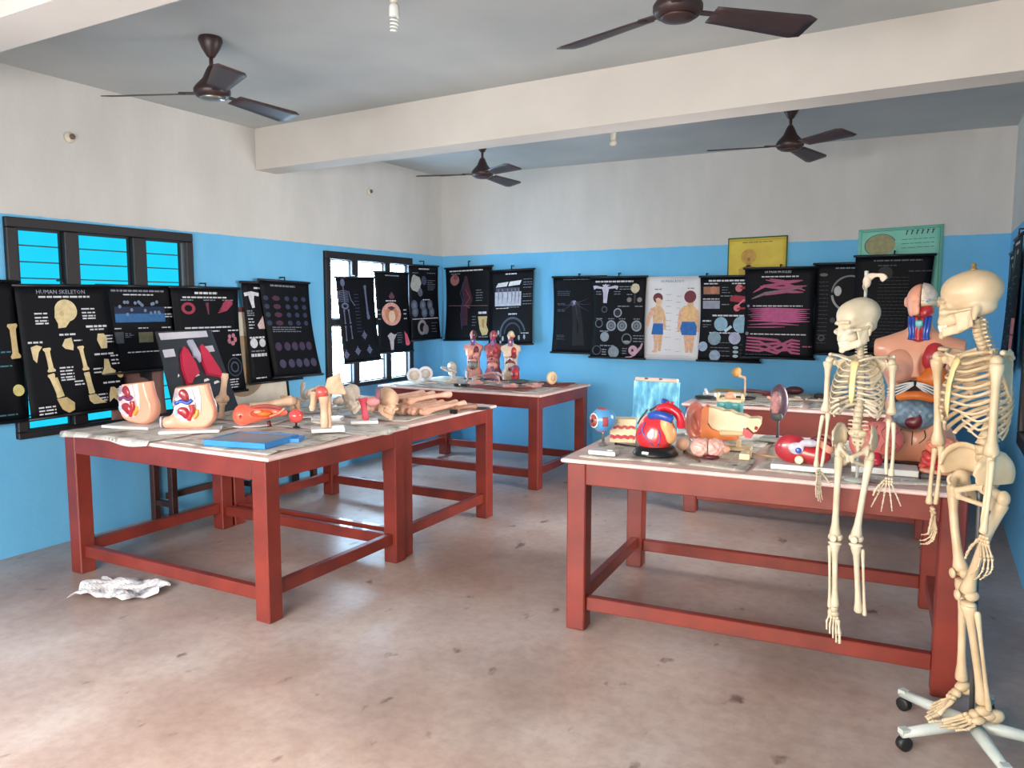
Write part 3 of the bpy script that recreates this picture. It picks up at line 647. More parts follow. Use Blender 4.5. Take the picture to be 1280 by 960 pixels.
def d_muscle2(p):
    p.words(0.5, 0.05, 0.34, 0.02, W_, centre=True); p.words(0.48, 0.09, 0.66, 0.014, W_, centre=True)
    p.ell(0.22, 0.19, 0.10, (150, 52, 72), ring=0.45, rv=0.055); p.line([(0.50, 0.14), (0.51, 0.25)], [0.05, 0.015], (110, 50, 66))
    for k in range(5): p.line([(0.66 + 0.02 * k, 0.235 - 0.02 * k), (0.80, 0.205 - 0.02 * k), (0.90, 0.15 - 0.005 * k)], [0.01, 0.03, 0.012], (156, 56, 82))
    for u in (0.12, 0.45, 0.74): p.words(u, 0.115, 0.18, 0.01, GR)
    p.words(0.5, 0.37, 0.72, 0.014, W_, centre=True)
    for u in (0.12, 0.48, 0.8): p.words(u, 0.405, 0.18, 0.012, W_)
    for q in range(8): p.ell(0.86 + 0.055 * cos(q * 1.3), 0.49 + 0.04 * sin(q * 1.3), 0.028, (190, 120, 140))
    p.words(0.84, 0.645, 0.15, 0.012, W_); p.ell(0.86, 0.76, 0.12, (64, 72, 88), ring=0.12); p.ell(0.86, 0.76, 0.07, (70, 80, 98), ring=0.3); p.block(0.75, 0.88, 0.2, 4, 0.025, W_, 0.01)
def d_uterus_narrow(p):
    p.words(0.22, 0.055, 0.14, 0.016, W_)
    p.line([(0.03, 0.12), (0.16, 0.105), (0.30, 0.12)], 0.05, W_); p.line([(0.16, 0.11), (0.16, 0.17), (0.18, 0.25)], [0.12, 0.08, 0.05], W_)
    p.block(0.05, 0.28, 0.16, 3, 0.022, GR, 0.012); p.poly([(0.22, 0.42), (0.34, 0.33), (0.36, 0.46), (0.24, 0.46)], (200, 176, 176)); p.block(0.06, 0.36, 0.12, 4, 0.03, W_, 0.01)
    p.words(0.05, 0.545, 0.28, 0.018, W_); p.ell(0.12, 0.60, 0.07, W_); p.ell(0.28, 0.60, 0.06, W_); p.words(0.06, 0.68, 0.25, 0.012, GR); p.words(0.05, 0.72, 0.3, 0.03, W_); p.words(0.1, 0.95, 0.2, 0.012, W_)
def d_rows(p):
    p.words(0.45, 0.05, 0.5, 0.018, GR, centre=True); BL = (46, 54, 82)
    for j in range(4):
        for i, u in enumerate((0.08, 0.28, 0.5, 0.68, 0.86)): p.ell(u, 0.18 + 0.085 * j, 0.05 if i != 1 else 0.075, (74, 44, 66) if i == 1 else BL, rv=0.026)
    p.block(0.12, 0.48, 0.75, 3, 0.022, GR, 0.008)
    for j, u in enumerate((0.18, 0.36, 0.52, 0.68, 0.84)): p.ell(u, 0.68, 0.065, (64, 52, 78)); p.ell(u + 0.03, 0.86, 0.065, (66, 64, 90))
def d_fullskel(p):
    C = (98, 106, 136)
    p.ell(0.16, 0.06, 0.055, C, rv=0.045); p.line([(0.16, 0.1), (0.17, 0.32)], 0.02, C)
    for k in range(7): p.line([(0.06, 0.16 + 0.02 * k), (0.17, 0.15 + 0.02 * k), (0.27, 0.165 + 0.02 * k)], 0.012, C)
    p.ell(0.17, 0.33, 0.09, C, ring=0.5, rv=0.04); p.bone((0.13, 0.37), (0.13, 0.54), 0.025, C); p.bone((0.13, 0.56), (0.12, 0.74), 0.022, C); p.bone((0.24, 0.37), (0.26, 0.54), 0.025, C); p.bone((0.26, 0.56), (0.27, 0.72), 0.022, C)
    p.bone((0.05, 0.16), (0.02, 0.28), 0.02, C); p.line([(0.29, 0.16), (0.33, 0.26), (0.42, 0.33)], 0.02, C); p.bone((0.73, 0.09), (0.76, 0.45), 0.045, C, 1.6); p.ell(0.77, 0.47, 0.045, C)
    for u, v in ((0.6, 0.69), (0.38, 0.87), (0.70, 0.87), (0.08, 0.9)): p.ell(u, v, 0.055, C, ring=0.5); p.line([(u - 0.08, v), (u + 0.08, v)], 0.014, C); p.line([(u, v - 0.06), (u, v + 0.05)], 0.02, C)
    for v in range(12): p.words(0.42, 0.2 + 0.04 * v, 0.12, 0.006, (74, 84, 120))
def d_teeth(p):
    p.words(0.5, 0.04, 0.4, 0.014, (150, 156, 176), centre=True); p.poly([(0.36, 0.3), (0.46, 0.24), (0.54, 0.3), (0.5, 0.33), (0.4, 0.33)], (104, 66, 84)); p.words(0.42, 0.355, 0.3, 0.014, W_, centre=True)
    p.ell(0.42, 0.52, 0.29, (214, 160, 150), rv=0.145); p.ell(0.42, 0.525, 0.20, (196, 132, 96), rv=0.095, lift=0.0028); p.ell(0.42, 0.55, 0.10, (220, 196, 170), rv=0.075, lift=0.0034); p.poly([(0.3, 0.44), (0.42, 0.48), (0.54, 0.44), (0.42, 0.42)], (84, 58, 66), 0.0038)
    for v in (0.47, 0.52, 0.58): p.words(0.8, v, 0.1, 0.014, W_); p.words(0.02, v, 0.08, 0.014, GR)
    p.poly([(0.26, 0.79), (0.36, 0.75), (0.46, 0.78), (0.54, 0.77), (0.44, 0.85), (0.42, 0.97), (0.34, 0.97), (0.32, 0.85)], (178, 176, 186)); p.poly([(0.78, 0.74), (0.86, 0.78), (0.94, 0.9), (0.88, 0.93), (0.80, 0.92)], (206, 92, 116)); p.block(0.55, 0.76, 0.18, 5, 0.03, GR, 0.008)
def d_cell(p):
    p.words(0.5, 0.045, 0.35, 0.016, W_, centre=True); p.words(0.1, 0.1, 0.2, 0.01, GR); p.words(0.6, 0.1, 0.3, 0.01, GR)
    r = random.Random(2); p.poly([(0.2 + (0.15 + 0.04 * r.random()) * cos(a), 0.24 + (0.10 + 0.03 * r.random()) * sin(a)) for a in np.arange(0, 6.2, 0.35)], (168, 172, 168)); p.ell(0.33, 0.36, 0.08, (92, 98, 118)); p.ell(0.48, 0.2, 0.09, (64, 72, 100)); p.block(0.6, 0.2, 0.3, 6, 0.025, GR)
    p.words(0.4, 0.46, 0.25, 0.012, W_)
    for u, v in ((0.12, 0.53), (0.4, 0.53), (0.66, 0.53), (0.14, 0.62), (0.45, 0.63), (0.72, 0.63)): p.ell(u, v, 0.1, (84, 94, 116)); p.ell(u, v, 0.05, (110, 120, 140), lift=0.003)
    p.words(0.05, 0.715, 0.9, 0.012, W_); p.ell(0.36, 0.83, 0.15, (140, 138, 142), ring=0.4); p.ell(0.48, 0.86, 0.1, (128, 118, 122)); p.block(0.7, 0.78, 0.22, 4, 0.04, GR)
def d_circ(p):
    p.words(0.45, 0.045, 0.72, 0.018, W_, centre=True); p.words(0.12, 0.085, 0.2, 0.01, GR); p.ell(0.2, 0.17, 0.10, (150, 104, 106)); p.ell(0.22, 0.13, 0.05, (128, 66, 74), lift=0.003)
    p.line([(0.45, 0.12), (0.45, 0.3), (0.5, 0.45), (0.42, 0.55), (0.44, 0.8)], [0.05, 0.18, 0.22, 0.16, 0.12], (58, 34, 46)); p.line([(0.4, 0.2), (0.33, 0.35), (0.4, 0.5), (0.34, 0.65), (0.38, 0.85)], 0.02, (42, 54, 96)); p.line([(0.45, 0.3), (0.55, 0.42), (0.44, 0.52), (0.55, 0.56)], 0.018, (132, 56, 62)); p.ell(0.45, 0.4, 0.06, (110, 58, 66))
    p.line([(0.06, 0.52), (0.94, 0.535)], 0.006, (150, 122, 128)); p.block(0.68, 0.32, 0.18, 5, 0.035, GR, 0.009); p.block(0.6, 0.68, 0.1, 4, 0.04, GR)
    p.words(0.83, 0.63, 0.18, 0.03, W_, centre=True); p.poly([(0.73, 0.68), (0.93, 0.68), (0.91, 0.8), (0.95, 0.87), (0.92, 0.93), (0.82, 0.94), (0.77, 0.86)], (192, 168, 118)); p.poly([(0.81, 0.72), (0.87, 0.72), (0.86, 0.84), (0.83, 0.84)], (162, 132, 84), 0.0028); p.words(0.74, 0.96, 0.2, 0.01, GR)
def d_skin(p):
    p.words(0.5, 0.05, 0.26, 0.016, W_, centre=True)
    p.poly([(0.20, 0.17), (0.44, 0.155), (0.40, 0.215), (0.14, 0.225)], (206, 208, 216)); p.poly([(0.47, 0.155), (0.74, 0.14), (0.70, 0.2), (0.44, 0.215)], (214, 216, 222)); p.rect(0.14, 0.235, 0.70, 0.29, (66, 68, 84))
    p.rect(0.12, 0.29, 0.74, 0.48, (178, 182, 196)); 
    for u in (0.2, 0.3, 0.42, 0.52, 0.6, 0.68): p.line([(u, 0.25), (u + 0.01, 0.34), (u - 0.005, 0.45)], [0.018, 0.03, 0.008], (118, 122, 138), 0.003)
    for v in (0.13, 0.17, 0.2, 0.24, 0.33, 0.36, 0.42, 0.46): p.words(0.78, v, 0.2, 0.008, GR)
    p.words(0.15, 0.51, 0.3, 0.01, W_); p.words(0.4, 0.5, 0.3, 0.008, GR); p.words(0.55, 0.59, 0.2, 0.018, W_, centre=True)
    p.ell(0.55, 0.86, 0.30, (70, 80, 96), ring=0.12, rv=0.23, a0=10, a1=190); p.ell(0.55, 0.86, 0.2, (50, 58, 74), ring=0.15, rv=0.16, a0=0, a1=180)
    for u, v in ((0.22, 0.84), (0.33, 0.92), (0.28, 0.98), (0.70, 0.91), (0.82, 0.9), (0.16, 0.97)): p.line([(u, v - 0.03), (u, v + 0.01), (u + 0.005, v + 0.035)], [0.03, 0.05, 0.01], (160, 166, 178))
    p.words(0.72, 0.85, 0.2, 0.012, W_)
def d_dark(p):
    p.words(0.45, 0.035, 0.5, 0.012, (78, 84, 100), centre=True); Q = (46, 48, 66)
    for a, b in (((0.44, 0.34), (0.7, 0.28)), ((0.44, 0.34), (0.75, 0.36)), ((0.44, 0.34), (0.72, 0.45)), ((0.4, 0.34), (0.16, 0.45)), ((0.4, 0.34), (0.2, 0.38)), ((0.45, 0.36), (0.52, 0.6))): p.line([a, ((a[0] + b[0]) / 2, (a[1] + b[1]) / 2 + 0.01), b], [0.02, 0.012, 0.004], Q)
    p.ell(0.43, 0.335, 0.035, (150, 146, 178)); p.ell(0.4, 0.345, 0.05, (84, 80, 110), lift=0.002); p.line([(0.45, 0.36), (0.5, 0.6), (0.52, 0.9)], [0.16, 0.2, 0.24], (15, 14, 22), 0.0016)
    for v in (0.19, 0.215, 0.24, 0.35, 0.365, 0.43, 0.45, 0.77, 0.79, 0.82): p.words(0.08, v, 0.26 if v < 0.3 else 0.16, 0.007, (80, 88, 106))
    for v in (0.3, 0.34, 0.38, 0.42): p.words(0.78, v, 0.16, 0.006, (74, 80, 98))
def d_repro(p):
    p.words(0.42, 0.055, 0.7, 0.02, (190, 192, 200), centre=True); p.words(0.2, 0.1, 0.14, 0.01, W_); p.words(0.77, 0.1, 0.1, 0.01, W_)
    U_ = (186, 184, 206); p.line([(0.03, 0.13), (0.08, 0.12), (0.2, 0.135), (0.26, 0.14), (0.32, 0.135), (0.44, 0.12), (0.49, 0.135)], [0.07, 0.05, 0.03, 0.16, 0.03, 0.05, 0.07], U_); p.line([(0.26, 0.12), (0.26, 0.2), (0.25, 0.32)], [0.15, 0.09, 0.07], U_)
    p.ell(0.81, 0.14, 0.08, (194, 184, 156)); p.line([(0.81, 0.17), (0.81, 0.2)], 0.05, (194, 184, 156)); p.ell(0.71, 0.28, 0.045, (118, 116, 118), rv=0.03); p.ell(0.90, 0.28, 0.045, (118, 116, 118), rv=0.03); p.line([(0.81, 0.2), (0.81, 0.32)], 0.03, (52, 48, 58))
    for v in (0.12, 0.15): p.words(0.52, v, 0.24, 0.01, GR)
    for v in (0.18, 0.21): p.words(0.08, v, 0.1, 0.01, GR); p.words(0.42, v, 0.12, 0.008, GR)
    p.words(0.66, 0.215, 0.1, 0.01, GR); p.words(0.5, 0.36, 0.22, 0.012, GR); p.words(0.82, 0.36, 0.14, 0.012, GR); p.ell(0.24, 0.40, 0.06, (60, 66, 78), ring=0.4); p.ell(0.5, 0.44, 0.08, (144, 148, 158), ring=0.28); p.ell(0.5, 0.44, 0.05, (34, 36, 50))
    for u, k in ((0.14, 0), (0.38, 1), (0.59, 1), (0.86, 1)):
        p.words(u, 0.515, 0.12, 0.012, GR, centre=True)
        if k: p.ell(u, 0.60, 0.095, (134, 144, 154)); p.ell(u, 0.60, 0.065, (70, 76, 88), ring=0.35, lift=0.003); p.ell(u, 0.60, 0.03, (80, 88, 100), lift=0.003)
        else: p.ell(u, 0.575, 0.075, (98, 106, 118), ring=0.2)
    p.words(0.25, 0.67, 0.18, 0.014, GR, centre=True); p.ell(0.26, 0.74, 0.085, (130, 144, 156)); p.ell(0.68, 0.76, 0.095, (104, 112, 122), ring=0.22); p.ell(0.68, 0.795, 0.06, (140, 146, 152), rv=0.015, lift=0.003)
    for v in (0.72, 0.755, 0.79): p.words(0.8, v, 0.2, 0.01, GR)
    p.words(0.18, 0.85, 0.28, 0.014, GR); p.ell(0.12, 0.91, 0.085, (70, 76, 90), ring=0.2); p.ell(0.44, 0.925, 0.10, (124, 136, 146)); p.block(0.22, 0.9, 0.12, 3, 0.03, GR, 0.014)
    p.ell(0.80, 0.90, 0.085, (184, 150, 172)); p.ell(0.79, 0.90, 0.025, (70, 40, 60), lift=0.003); p.line([(0.86, 0.92), (0.94, 0.86), (0.97, 0.81)], [0.05, 0.04, 0.03], (176, 142, 164)); p.line([(0.66, 0.985), (0.76, 0.98), (0.84, 0.95)], [0.012, 0.02, 0.03], (176, 142, 164)); p.block(0.6, 0.88, 0.12, 3, 0.03, GR, 0.01)
def d_body(p):
    SK, SK2, SH, HR = (214, 176, 138), (222, 176, 148), (34, 104, 178), (112, 48, 58)
    p.text(0.48, 0.075, 'HUMAN BODY', 0.036, (92, 94, 100)); p.words(0.24, 0.155, 0.12, 0.012, (120, 122, 128), centre=True); p.words(0.79, 0.145, 0.11, 0.012, (120, 122, 128), centre=True)
    p.poly([(0.14, 0.38), (0.2, 0.36), (0.3, 0.36), (0.34, 0.4), (0.32, 0.58), (0.17, 0.58)], SK); p.line([(0.16, 0.39), (0.10, 0.48), (0.06, 0.60)], [0.08, 0.07, 0.05], SK2); p.line([(0.32, 0.4), (0.36, 0.5), (0.37, 0.64)], [0.05, 0.05, 0.05], SK)
    p.ell(0.24, 0.26, 0.085, HR, lift=0.003); p.poly([(0.2, 0.27), (0.25, 0.255), (0.32, 0.285), (0.3, 0.35), (0.22, 0.35)], (220, 188, 156), 0.0036); p.line([(0.25, 0.34), (0.25, 0.38)], 0.09, SK)
    p.poly([(0.17, 0.565), (0.34, 0.565), (0.35, 0.7), (0.14, 0.7)], SH, 0.0036); p.line([(0.22, 0.7), (0.23, 0.8), (0.22, 0.9)], [0.09, 0.07, 0.05], SK2); p.line([(0.3, 0.7), (0.30, 0.8), (0.29, 0.9)], [0.08, 0.06, 0.05], SK); p.ell(0.21, 0.905, 0.05, SK2, rv=0.015)
    p.poly([(0.635, 0.39), (0.695, 0.35), (0.835, 0.35), (0.905, 0.39), (0.905, 0.56), (0.645, 0.56)], (224, 184, 134)); p.line([(0.645, 0.4), (0.625, 0.52), (0.615, 0.66)], [0.06, 0.06, 0.05], SK2); p.line([(0.895, 0.4), (0.920, 0.52), (0.925, 0.66)], [0.06, 0.06, 0.05], SK); p.line([(0.795, 0.3), (0.795, 0.36)], 0.1, SK)
    p.ell(0.785, 0.245, 0.10, HR, lift=0.003); p.poly([(0.665, 0.54), (0.875, 0.54), (0.915, 0.6), (0.905, 0.70), (0.665, 0.70), (0.635, 0.62)], SH, 0.0036); p.line([(0.745, 0.7), (0.755, 0.8), (0.755, 0.91)], [0.1, 0.08, 0.05], SK2); p.line([(0.835, 0.7), (0.825, 0.8), (0.825, 0.91)], [0.1, 0.08, 0.05], SK2)
    for v in (0.22, 0.29, 0.36, 0.44, 0.53, 0.6, 0.64, 0.73, 0.88): p.words(0.38, v, 0.1, 0.006, (158, 160, 166)); p.words(0.56, v + 0.02, 0.09, 0.006, (158, 160, 166))
    p.line([(0.05, 0.95), (0.8, 0.95)], 0.004, (150, 152, 160))
def d_cells2(p):
    p.words(0.5, 0.05, 0.72, 0.02, W_, centre=True); p.words(0.18, 0.085, 0.24, 0.013, W_, centre=True); p.words(0.72, 0.085, 0.4, 0.013, W_, centre=True)
    p.rect(0.05, 0.12, 0.32, 0.21, (150, 106, 84)); p.ell(0.22, 0.16, 0.06, (186, 124, 100), lift=0.003); p.rect(0.04, 0.285, 0.33, 0.38, (146, 150, 168)); p.words(0.18, 0.265, 0.28, 0.012, W_, centre=True)
    M = (158, 38, 62); p.poly([(0.5, 0.25), (0.58, 0.22), (0.8, 0.24), (0.98, 0.22), (0.96, 0.29), (0.7, 0.31), (0.5, 0.29)], M); p.ell(0.64, 0.14, 0.06, (196, 112, 118)); p.line([(0.66, 0.14), (0.82, 0.13), (0.9, 0.22)], 0.035, M); p.ell(0.62, 0.37, 0.055, (214, 110, 128)); p.line([(0.62, 0.35), (0.72, 0.28), (0.92, 0.26)], 0.025, (206, 120, 132)); p.line([(0.62, 0.38), (0.78, 0.37), (0.9, 0.28)], 0.03, M)
    p.block(0.36, 0.13, 0.14, 3, 0.03, GR); p.words(0.34, 0.23, 0.2, 0.01, GR); p.words(0.36, 0.33, 0.14, 0.01, GR)
    p.words(0.52, 0.46, 0.62, 0.018, W_, centre=True); B_ = (138, 178, 204); p.ell(0.36, 0.56, 0.115, B_); p.ell(0.70, 0.565, 0.135, B_); p.line([(0.43, 0.645), (0.54, 0.585)], 0.045, (190, 214, 228)); p.ell(0.89, 0.62, 0.05, (170, 190, 204)); p.words(0.04, 0.525, 0.15, 0.018, W_); p.block(0.05, 0.57, 0.14, 2, 0.025, GR)
    p.words(0.42, 0.665, 0.5, 0.014, W_, centre=True); p.ell(0.26, 0.73, 0.11, (128, 156, 172)); p.ell(0.60, 0.725, 0.10, (168, 176, 206)); p.ell(0.07, 0.83, 0.08, (158, 176, 206)); p.ell(0.28, 0.935, 0.09, (146, 168, 192))
    for v in (0.835, 0.885, 0.935): p.ell(0.62, v, 0.045, (164, 186, 200), rv=0.018)
    for v in (0.8, 0.86, 0.9, 0.955): p.words(0.2, v - 0.02, 0.32, 0.006, GR); p.words(0.68, v, 0.2, 0.006, DG)
    p.line([(0.9, 0.62), (0.9, 0.92)], 0.008, DG)
def d_muscles(p):
    PK, PK2 = (170, 78, 116), (186, 84, 136)
    p.text(0.47, 0.055, 'HUMAN MUSCLES', 0.030, W_); p.words(0.5, 0.095, 0.52, 0.013, W_, centre=True)
    for k, (a, m, b) in enumerate((((0.12, 0.27), (0.28, 0.20), (0.78, 0.15)), ((0.30, 0.13), (0.55, 0.17), (0.86, 0.25)), ((0.10, 0.34), (0.3, 0.28), (0.82, 0.22)), ((0.36, 0.12), (0.6, 0.155), (0.82, 0.14)), ((0.22, 0.2), (0.5, 0.22), (0.88, 0.2)), ((0.3, 0.3), (0.6, 0.26), (0.84, 0.27)))): p.line([a, ((a[0] + m[0]) / 2, (a[1] + m[1]) / 2), m, ((b[0] + m[0]) / 2, (b[1] + m[1]) / 2), b], [0.012, 0.03, 0.042, 0.038, 0.012], PK if k != 2 else (128, 108, 118), 0.0022 + 0.0003 * k)
    p.words(0.12, 0.42, 0.72, 0.012, W_); p.ell(0.05, 0.42, 0.02, GR)
    for k in range(7): v = 0.455 + 0.022 * k; p.line([(0.05 + 0.03 * (k % 3), v), (0.35, v - 0.004), (0.7, v + 0.004), (0.95 - 0.04 * (k % 2), v + 0.002)], [0.004, 0.034, 0.034, 0.004], PK2)
    p.line([(0.08, 0.63), (0.45, 0.615), (0.8, 0.63)], [0.006, 0.035, 0.006], PK); p.line([(0.05, 0.66), (0.4, 0.655), (0.6, 0.65)], [0.006, 0.02, 0.006], PK)
    p.words(0.1, 0.735, 0.8, 0.012, W_); p.ell(0.05, 0.73, 0.025, GR)
    for k in range(5):
        a = 0.775 + 0.035 * k; b = 0.945 - 0.035 * k
        p.line([(0.05, a), (0.25, a + 0.01), (0.5, (0.80, 0.915, 0.835, 0.945, 0.87)[k]), (0.7, b - 0.01), (0.82, b)], [0.02, 0.034, 0.036, 0.034, 0.02], PK, 0.0022 + 0.0003 * k)
    p.words(0.85, 0.865, 0.13, 0.012, PK); p.words(0.05, 0.965, 0.4, 0.008, DG)
def d_eye(p):
    p.words(0.3, 0.05, 0.3, 0.014, GR); p.ell(0.13, 0.12, 0.06, (96, 98, 100), rv=0.018); p.ell(0.52, 0.33, 0.28, (112, 116, 120), ring=0.09, a0=60, a1=175); p.ell(0.52, 0.33, 0.28, (150, 152, 152), ring=0.12, a0=185, a1=250); p.ell(0.34, 0.30, 0.055, (176, 178, 178), rv=0.055)
    for v in np.arange(0.2, 0.9, 0.045): p.words(0.06, v, 0.14, 0.007, (56, 60, 66))
    p.ell(0.13, 0.82, 0.05, (66, 68, 74), ring=0.4); p.ell(0.28, 0.62, 0.04, (58, 60, 64))
def d_blackboard(p):
    p.words(0.55, 0.05, 0.62, 0.014, (92, 96, 98), centre=True); p.words(0.3, 0.1, 0.24, 0.01, (70, 74, 76)); p.words(0.7, 0.16, 0.3, 0.012, (56, 60, 62)); p.ell(0.4, 0.18, 0.1, (28, 30, 32))
    for v in np.arange(0.22, 0.95, 0.035): p.words(0.32, v, 0.4, 0.006, (44, 48, 50), seed=3)
def d_edge(p):
    p.bone((0.93, 0.3), (0.95, 0.55), 0.06, CR2); p.ell(0.94, 0.78, 0.06, (200, 190, 120)); p.words(0.7, 0.5, 0.2, 0.01, (60, 120, 130)); p.words(0.7, 0.6, 0.2, 0.01, (60, 120, 130)); p.words(0.6, 0.95, 0.3, 0.01, (60, 110, 120))
def d_side(p):
    r = random.Random(9)
    p.words(0.5, 0.05, 0.5, 0.02, W_, centre=True); p.ell(0.3, 0.18, 0.12, (96, 100, 96)); p.ell(0.62, 0.12, 0.08, (190, 186, 168), rv=0.02)
    for k in range(16): p.words(r.uniform(0.05, 0.6), r.uniform(0.25, 0.95), 0.25, 0.01, (84, 88, 90), seed=k)
    p.rect(0.70, 0.62, 0.97, 0.74, (196, 122, 122)); p.rect(0.70, 0.75, 0.97, 0.86, (186, 110, 112)); p.rect(0.70, 0.87, 0.97, 0.93, (214, 206, 200))

# left wall: along = world Y, left edge first
chart('black chart cut off by the left edge of the picture', 'left', 2.28, 1.765, 0.62, 0.88, d_edge, 1, hook=0)
chart('black chart of cream skull and limb bones on the cyan window', 'left', 2.865, 1.742, 0.63, 0.86, d_bones, 2, shear=0.045, flare=0.12, kick=0.02, skew=0.008, waist=0.02)
chart('black chart with a blue speckled band, beside the limb bones chart', 'left', 3.44, 1.755, 0.62, 0.62, d_epithel, 1, hook=0)
chart('plain brown paper chart below the blue speckled band', 'left', 3.50, 1.22, 0.46, 0.44, None, 0, paper=mat('brown_paper', (124, 92, 84), (108, 80, 76), rough=0.8), rods=False, hook=0, kick=0.01)
chart('black chart behind the lung board, small red muscle drawings on top', 'left', 4.01, 1.755, 0.655, 0.85, d_muscle2, 2, shear=0.03)
chart('black chart half covered, white uterus drawing on its visible strip', 'left', 4.72, 1.81, 0.60, 0.86, d_uterus_narrow, 1, shear=0.05, hook=0)
chart('dark blue-black chart with rows of dim purple cells beside bare wall', 'left', 4.90, 1.835, 0.60, 0.85, d_rows, 2, shear=0.10, skew=-0.015, kick=0.05)
chart('dim black chart of a whole skeleton in front of the bright window', 'left', 5.87, 1.885, 0.59, 0.84, d_fullskel, 2, shear=0.07, skew=0.012, hook=0.02)
chart('dark chart with a round open mouth showing teeth', 'left', 6.49, 1.965, 0.60, 0.85, d_teeth, 1, shear=0.03, hook=0.03)
chart('dark chart with a pale spiky cell, nearest the room corner on the window wall', 'left', 7.07, 2.055, 0.575, 0.83, d_cell, 2, skew=0.01, hook=0.05)
# back wall: along = world X
chart('dark chart of the blood vessels with a yellow foot, in the corner', 'back', -5.10, 2.045, 0.63, 0.84, d_circ, 1, skew=0.02, hook=0.07)
chart('dark chart with a white block of skin behind the small torsos', 'back', -4.49, 2.0, 0.565, 0.83, d_skin, 2, skew=0.02, hook=0.05)
chart('almost empty black chart with a faint violet spark', 'back', -3.70, 1.925, 0.61, 0.82, d_dark, 1, hook=0.03)
chart('black chart of grey egg cells below a pale uterus', 'back', -3.235, 1.915, 0.605, 0.845, d_repro, 2, hook=0.04)
chart('white chart of two boys in blue shorts', 'back', -2.66, 1.915, 0.62, 0.845, d_body, 1, paper=WHITEP, rods=False, hook=0, waist=0.02)
chart('black chart with pale blue round cells and a red nerve ending', 'back', -2.075, 1.905, 0.60, 0.83, d_cells2, 2, hook=0.03, hang=0.1)
chart('black chart of three bundles of pink muscle fibres', 'back', -1.64, 1.975, 0.655, 0.85, d_muscles, 3, hook=0.03)
chart('black chart of an eyeball behind the small skeleton skull', 'back', -1.01, 2.005, 0.60, 0.83, d_eye, 2, hook=0)
chart('black chart of faint grey text hung over the green poster', 'back', -0.665, 2.065, 0.63, 0.87, d_blackboard, 3, hook=0.04, shear=-0.04)
chart('dark chart with pink panels on the right-hand wall', 'right', 7.15, 2.02, 0.62, 0.86, d_side, 1, hook=0.05)
chart('dark chart at the right edge of the picture, nearer on the right-hand wall', 'right', 6.50, 2.08, 0.62, 0.86, d_side, 2, hook=0.05)

# posters behind the charts
def d_yellow(p):
    for r_, in ((0.0,),): 
        p.rect(0.0, 0.0, 1.0, 0.02, (30, 96, 62)); p.rect(0.0, 0.98, 1.0, 1.0, (30, 96, 62)); p.rect(0.0, 0.0, 0.02, 1.0, (30, 96, 62)); p.rect(0.975, 0.0, 1.0, 1.0, (30, 96, 62))
        p.line([(0.04, 0.05), (0.96, 0.05)], 0.006, (130, 132, 40))
    p.words(0.25, 0.08, 0.5, 0.02, (150, 138, 48)); p.ell(0.36, 0.3, 0.13, (190, 150, 70)); p.ell(0.36, 0.34, 0.03, (150, 112, 48), lift=0.003); p.line([(0.36, 0.4), (0.36, 0.46)], 0.08, (180, 140, 66)); p.line([(0.2, 0.54), (0.36, 0.5), (0.54, 0.54)], [0.1, 0.16, 0.1], (190, 158, 66)); p.poly([(0.22, 0.55), (0.5, 0.55), (0.46, 0.9), (0.26, 0.9)], (190, 158, 66))
def d_green(p):
    E_ = (60, 140, 118)
    p.line([(0.04, 0.04), (0.96, 0.04)], 0.006, E_); p.line([(0.96, 0.04), (0.96, 0.96)], 0.006, E_); p.line([(0.04, 0.04), (0.04, 0.96)], 0.006, E_); p.line([(0.04, 0.96), (0.96, 0.96)], 0.006, E_)
    p.ell(0.27, 0.24, 0.18, (150, 150, 110), rv=0.15); p.ell(0.27, 0.24, 0.19, (48, 74, 70), ring=0.05, rv=0.16, a0=20, a1=230)
    for k in range(6): u = 0.57 + 0.06 * k; p.line([(u, 0.115), (u + 0.015, 0.06)], 0.014, (40, 84, 74)); p.line([(u, 0.06), (u + 0.03, 0.06)], 0.01, (40, 84, 74))
    for v in (0.18, 0.24, 0.3, 0.4, 0.5, 0.6, 0.7): p.words(0.52, v, 0.38, 0.01, (64, 140, 120))
chart('yellow poster with a green border high on the back wall', 'back', -1.825, 2.275, 0.56, 0.62, d_yellow, -0.5, paper=mat('yellow_poster', (208, 186, 66), (196, 170, 56), rough=0.6), rods=False, hook=0, waist=0, bulge=0.0, kick=0.0, skew=0.01)
chart('pale green poster with a brain drawing high on the back wall', 'back', -0.655, 2.305, 0.68, 0.62, d_green, -0.5, paper=mat('pale_green_poster', (124, 196, 176), (112, 184, 166), rough=0.6), rods=False, hook=0, waist=0, bulge=0.0, kick=0.0, skew=0.025)
# pale board standing on the bench behind the charts
pb = thing('pale_board', 'large pale board with a brown disc behind the covered charts', 'board', (XL + 0.008, 4.86, 0.48), rot=(0, 0, 0))
CREAMB = mat('cream_board', (214, 206, 190), (200, 192, 176), rough=0.7)
G().prism([(-0.42, 0.0), (0.42, 0.0), (0.30, 1.10), (-0.42, 1.13)], 0.010, Matrix(((0, 0, 1, 0), (1, 0, 0, 0), (0, 1, 0, 0), (0, 0, 0, 1)))).obj('panel', CREAMB, pb)
G().tube([(0.012, 0.43, 0.0), (0.012, 0.31, 1.10)], 0.012, 6).obj('dark_edge', ROD, pb)
G().box((0.012, -0.06, 1.10), (0.012, 0.72, 0.04)).obj('top_band', mat('maroon_band', (96, 44, 50), (80, 36, 42)), pb)
G().lathe([(0.26, 0.011), (0.26, 0.012), (0.255, 0.0125)], 30, c=(0, -0.12, 0.62), R=RY(pi / 2)).obj('brown_disc', mat('brown_disc', (178, 140, 104), (130, 134, 116), scale=5), pb)

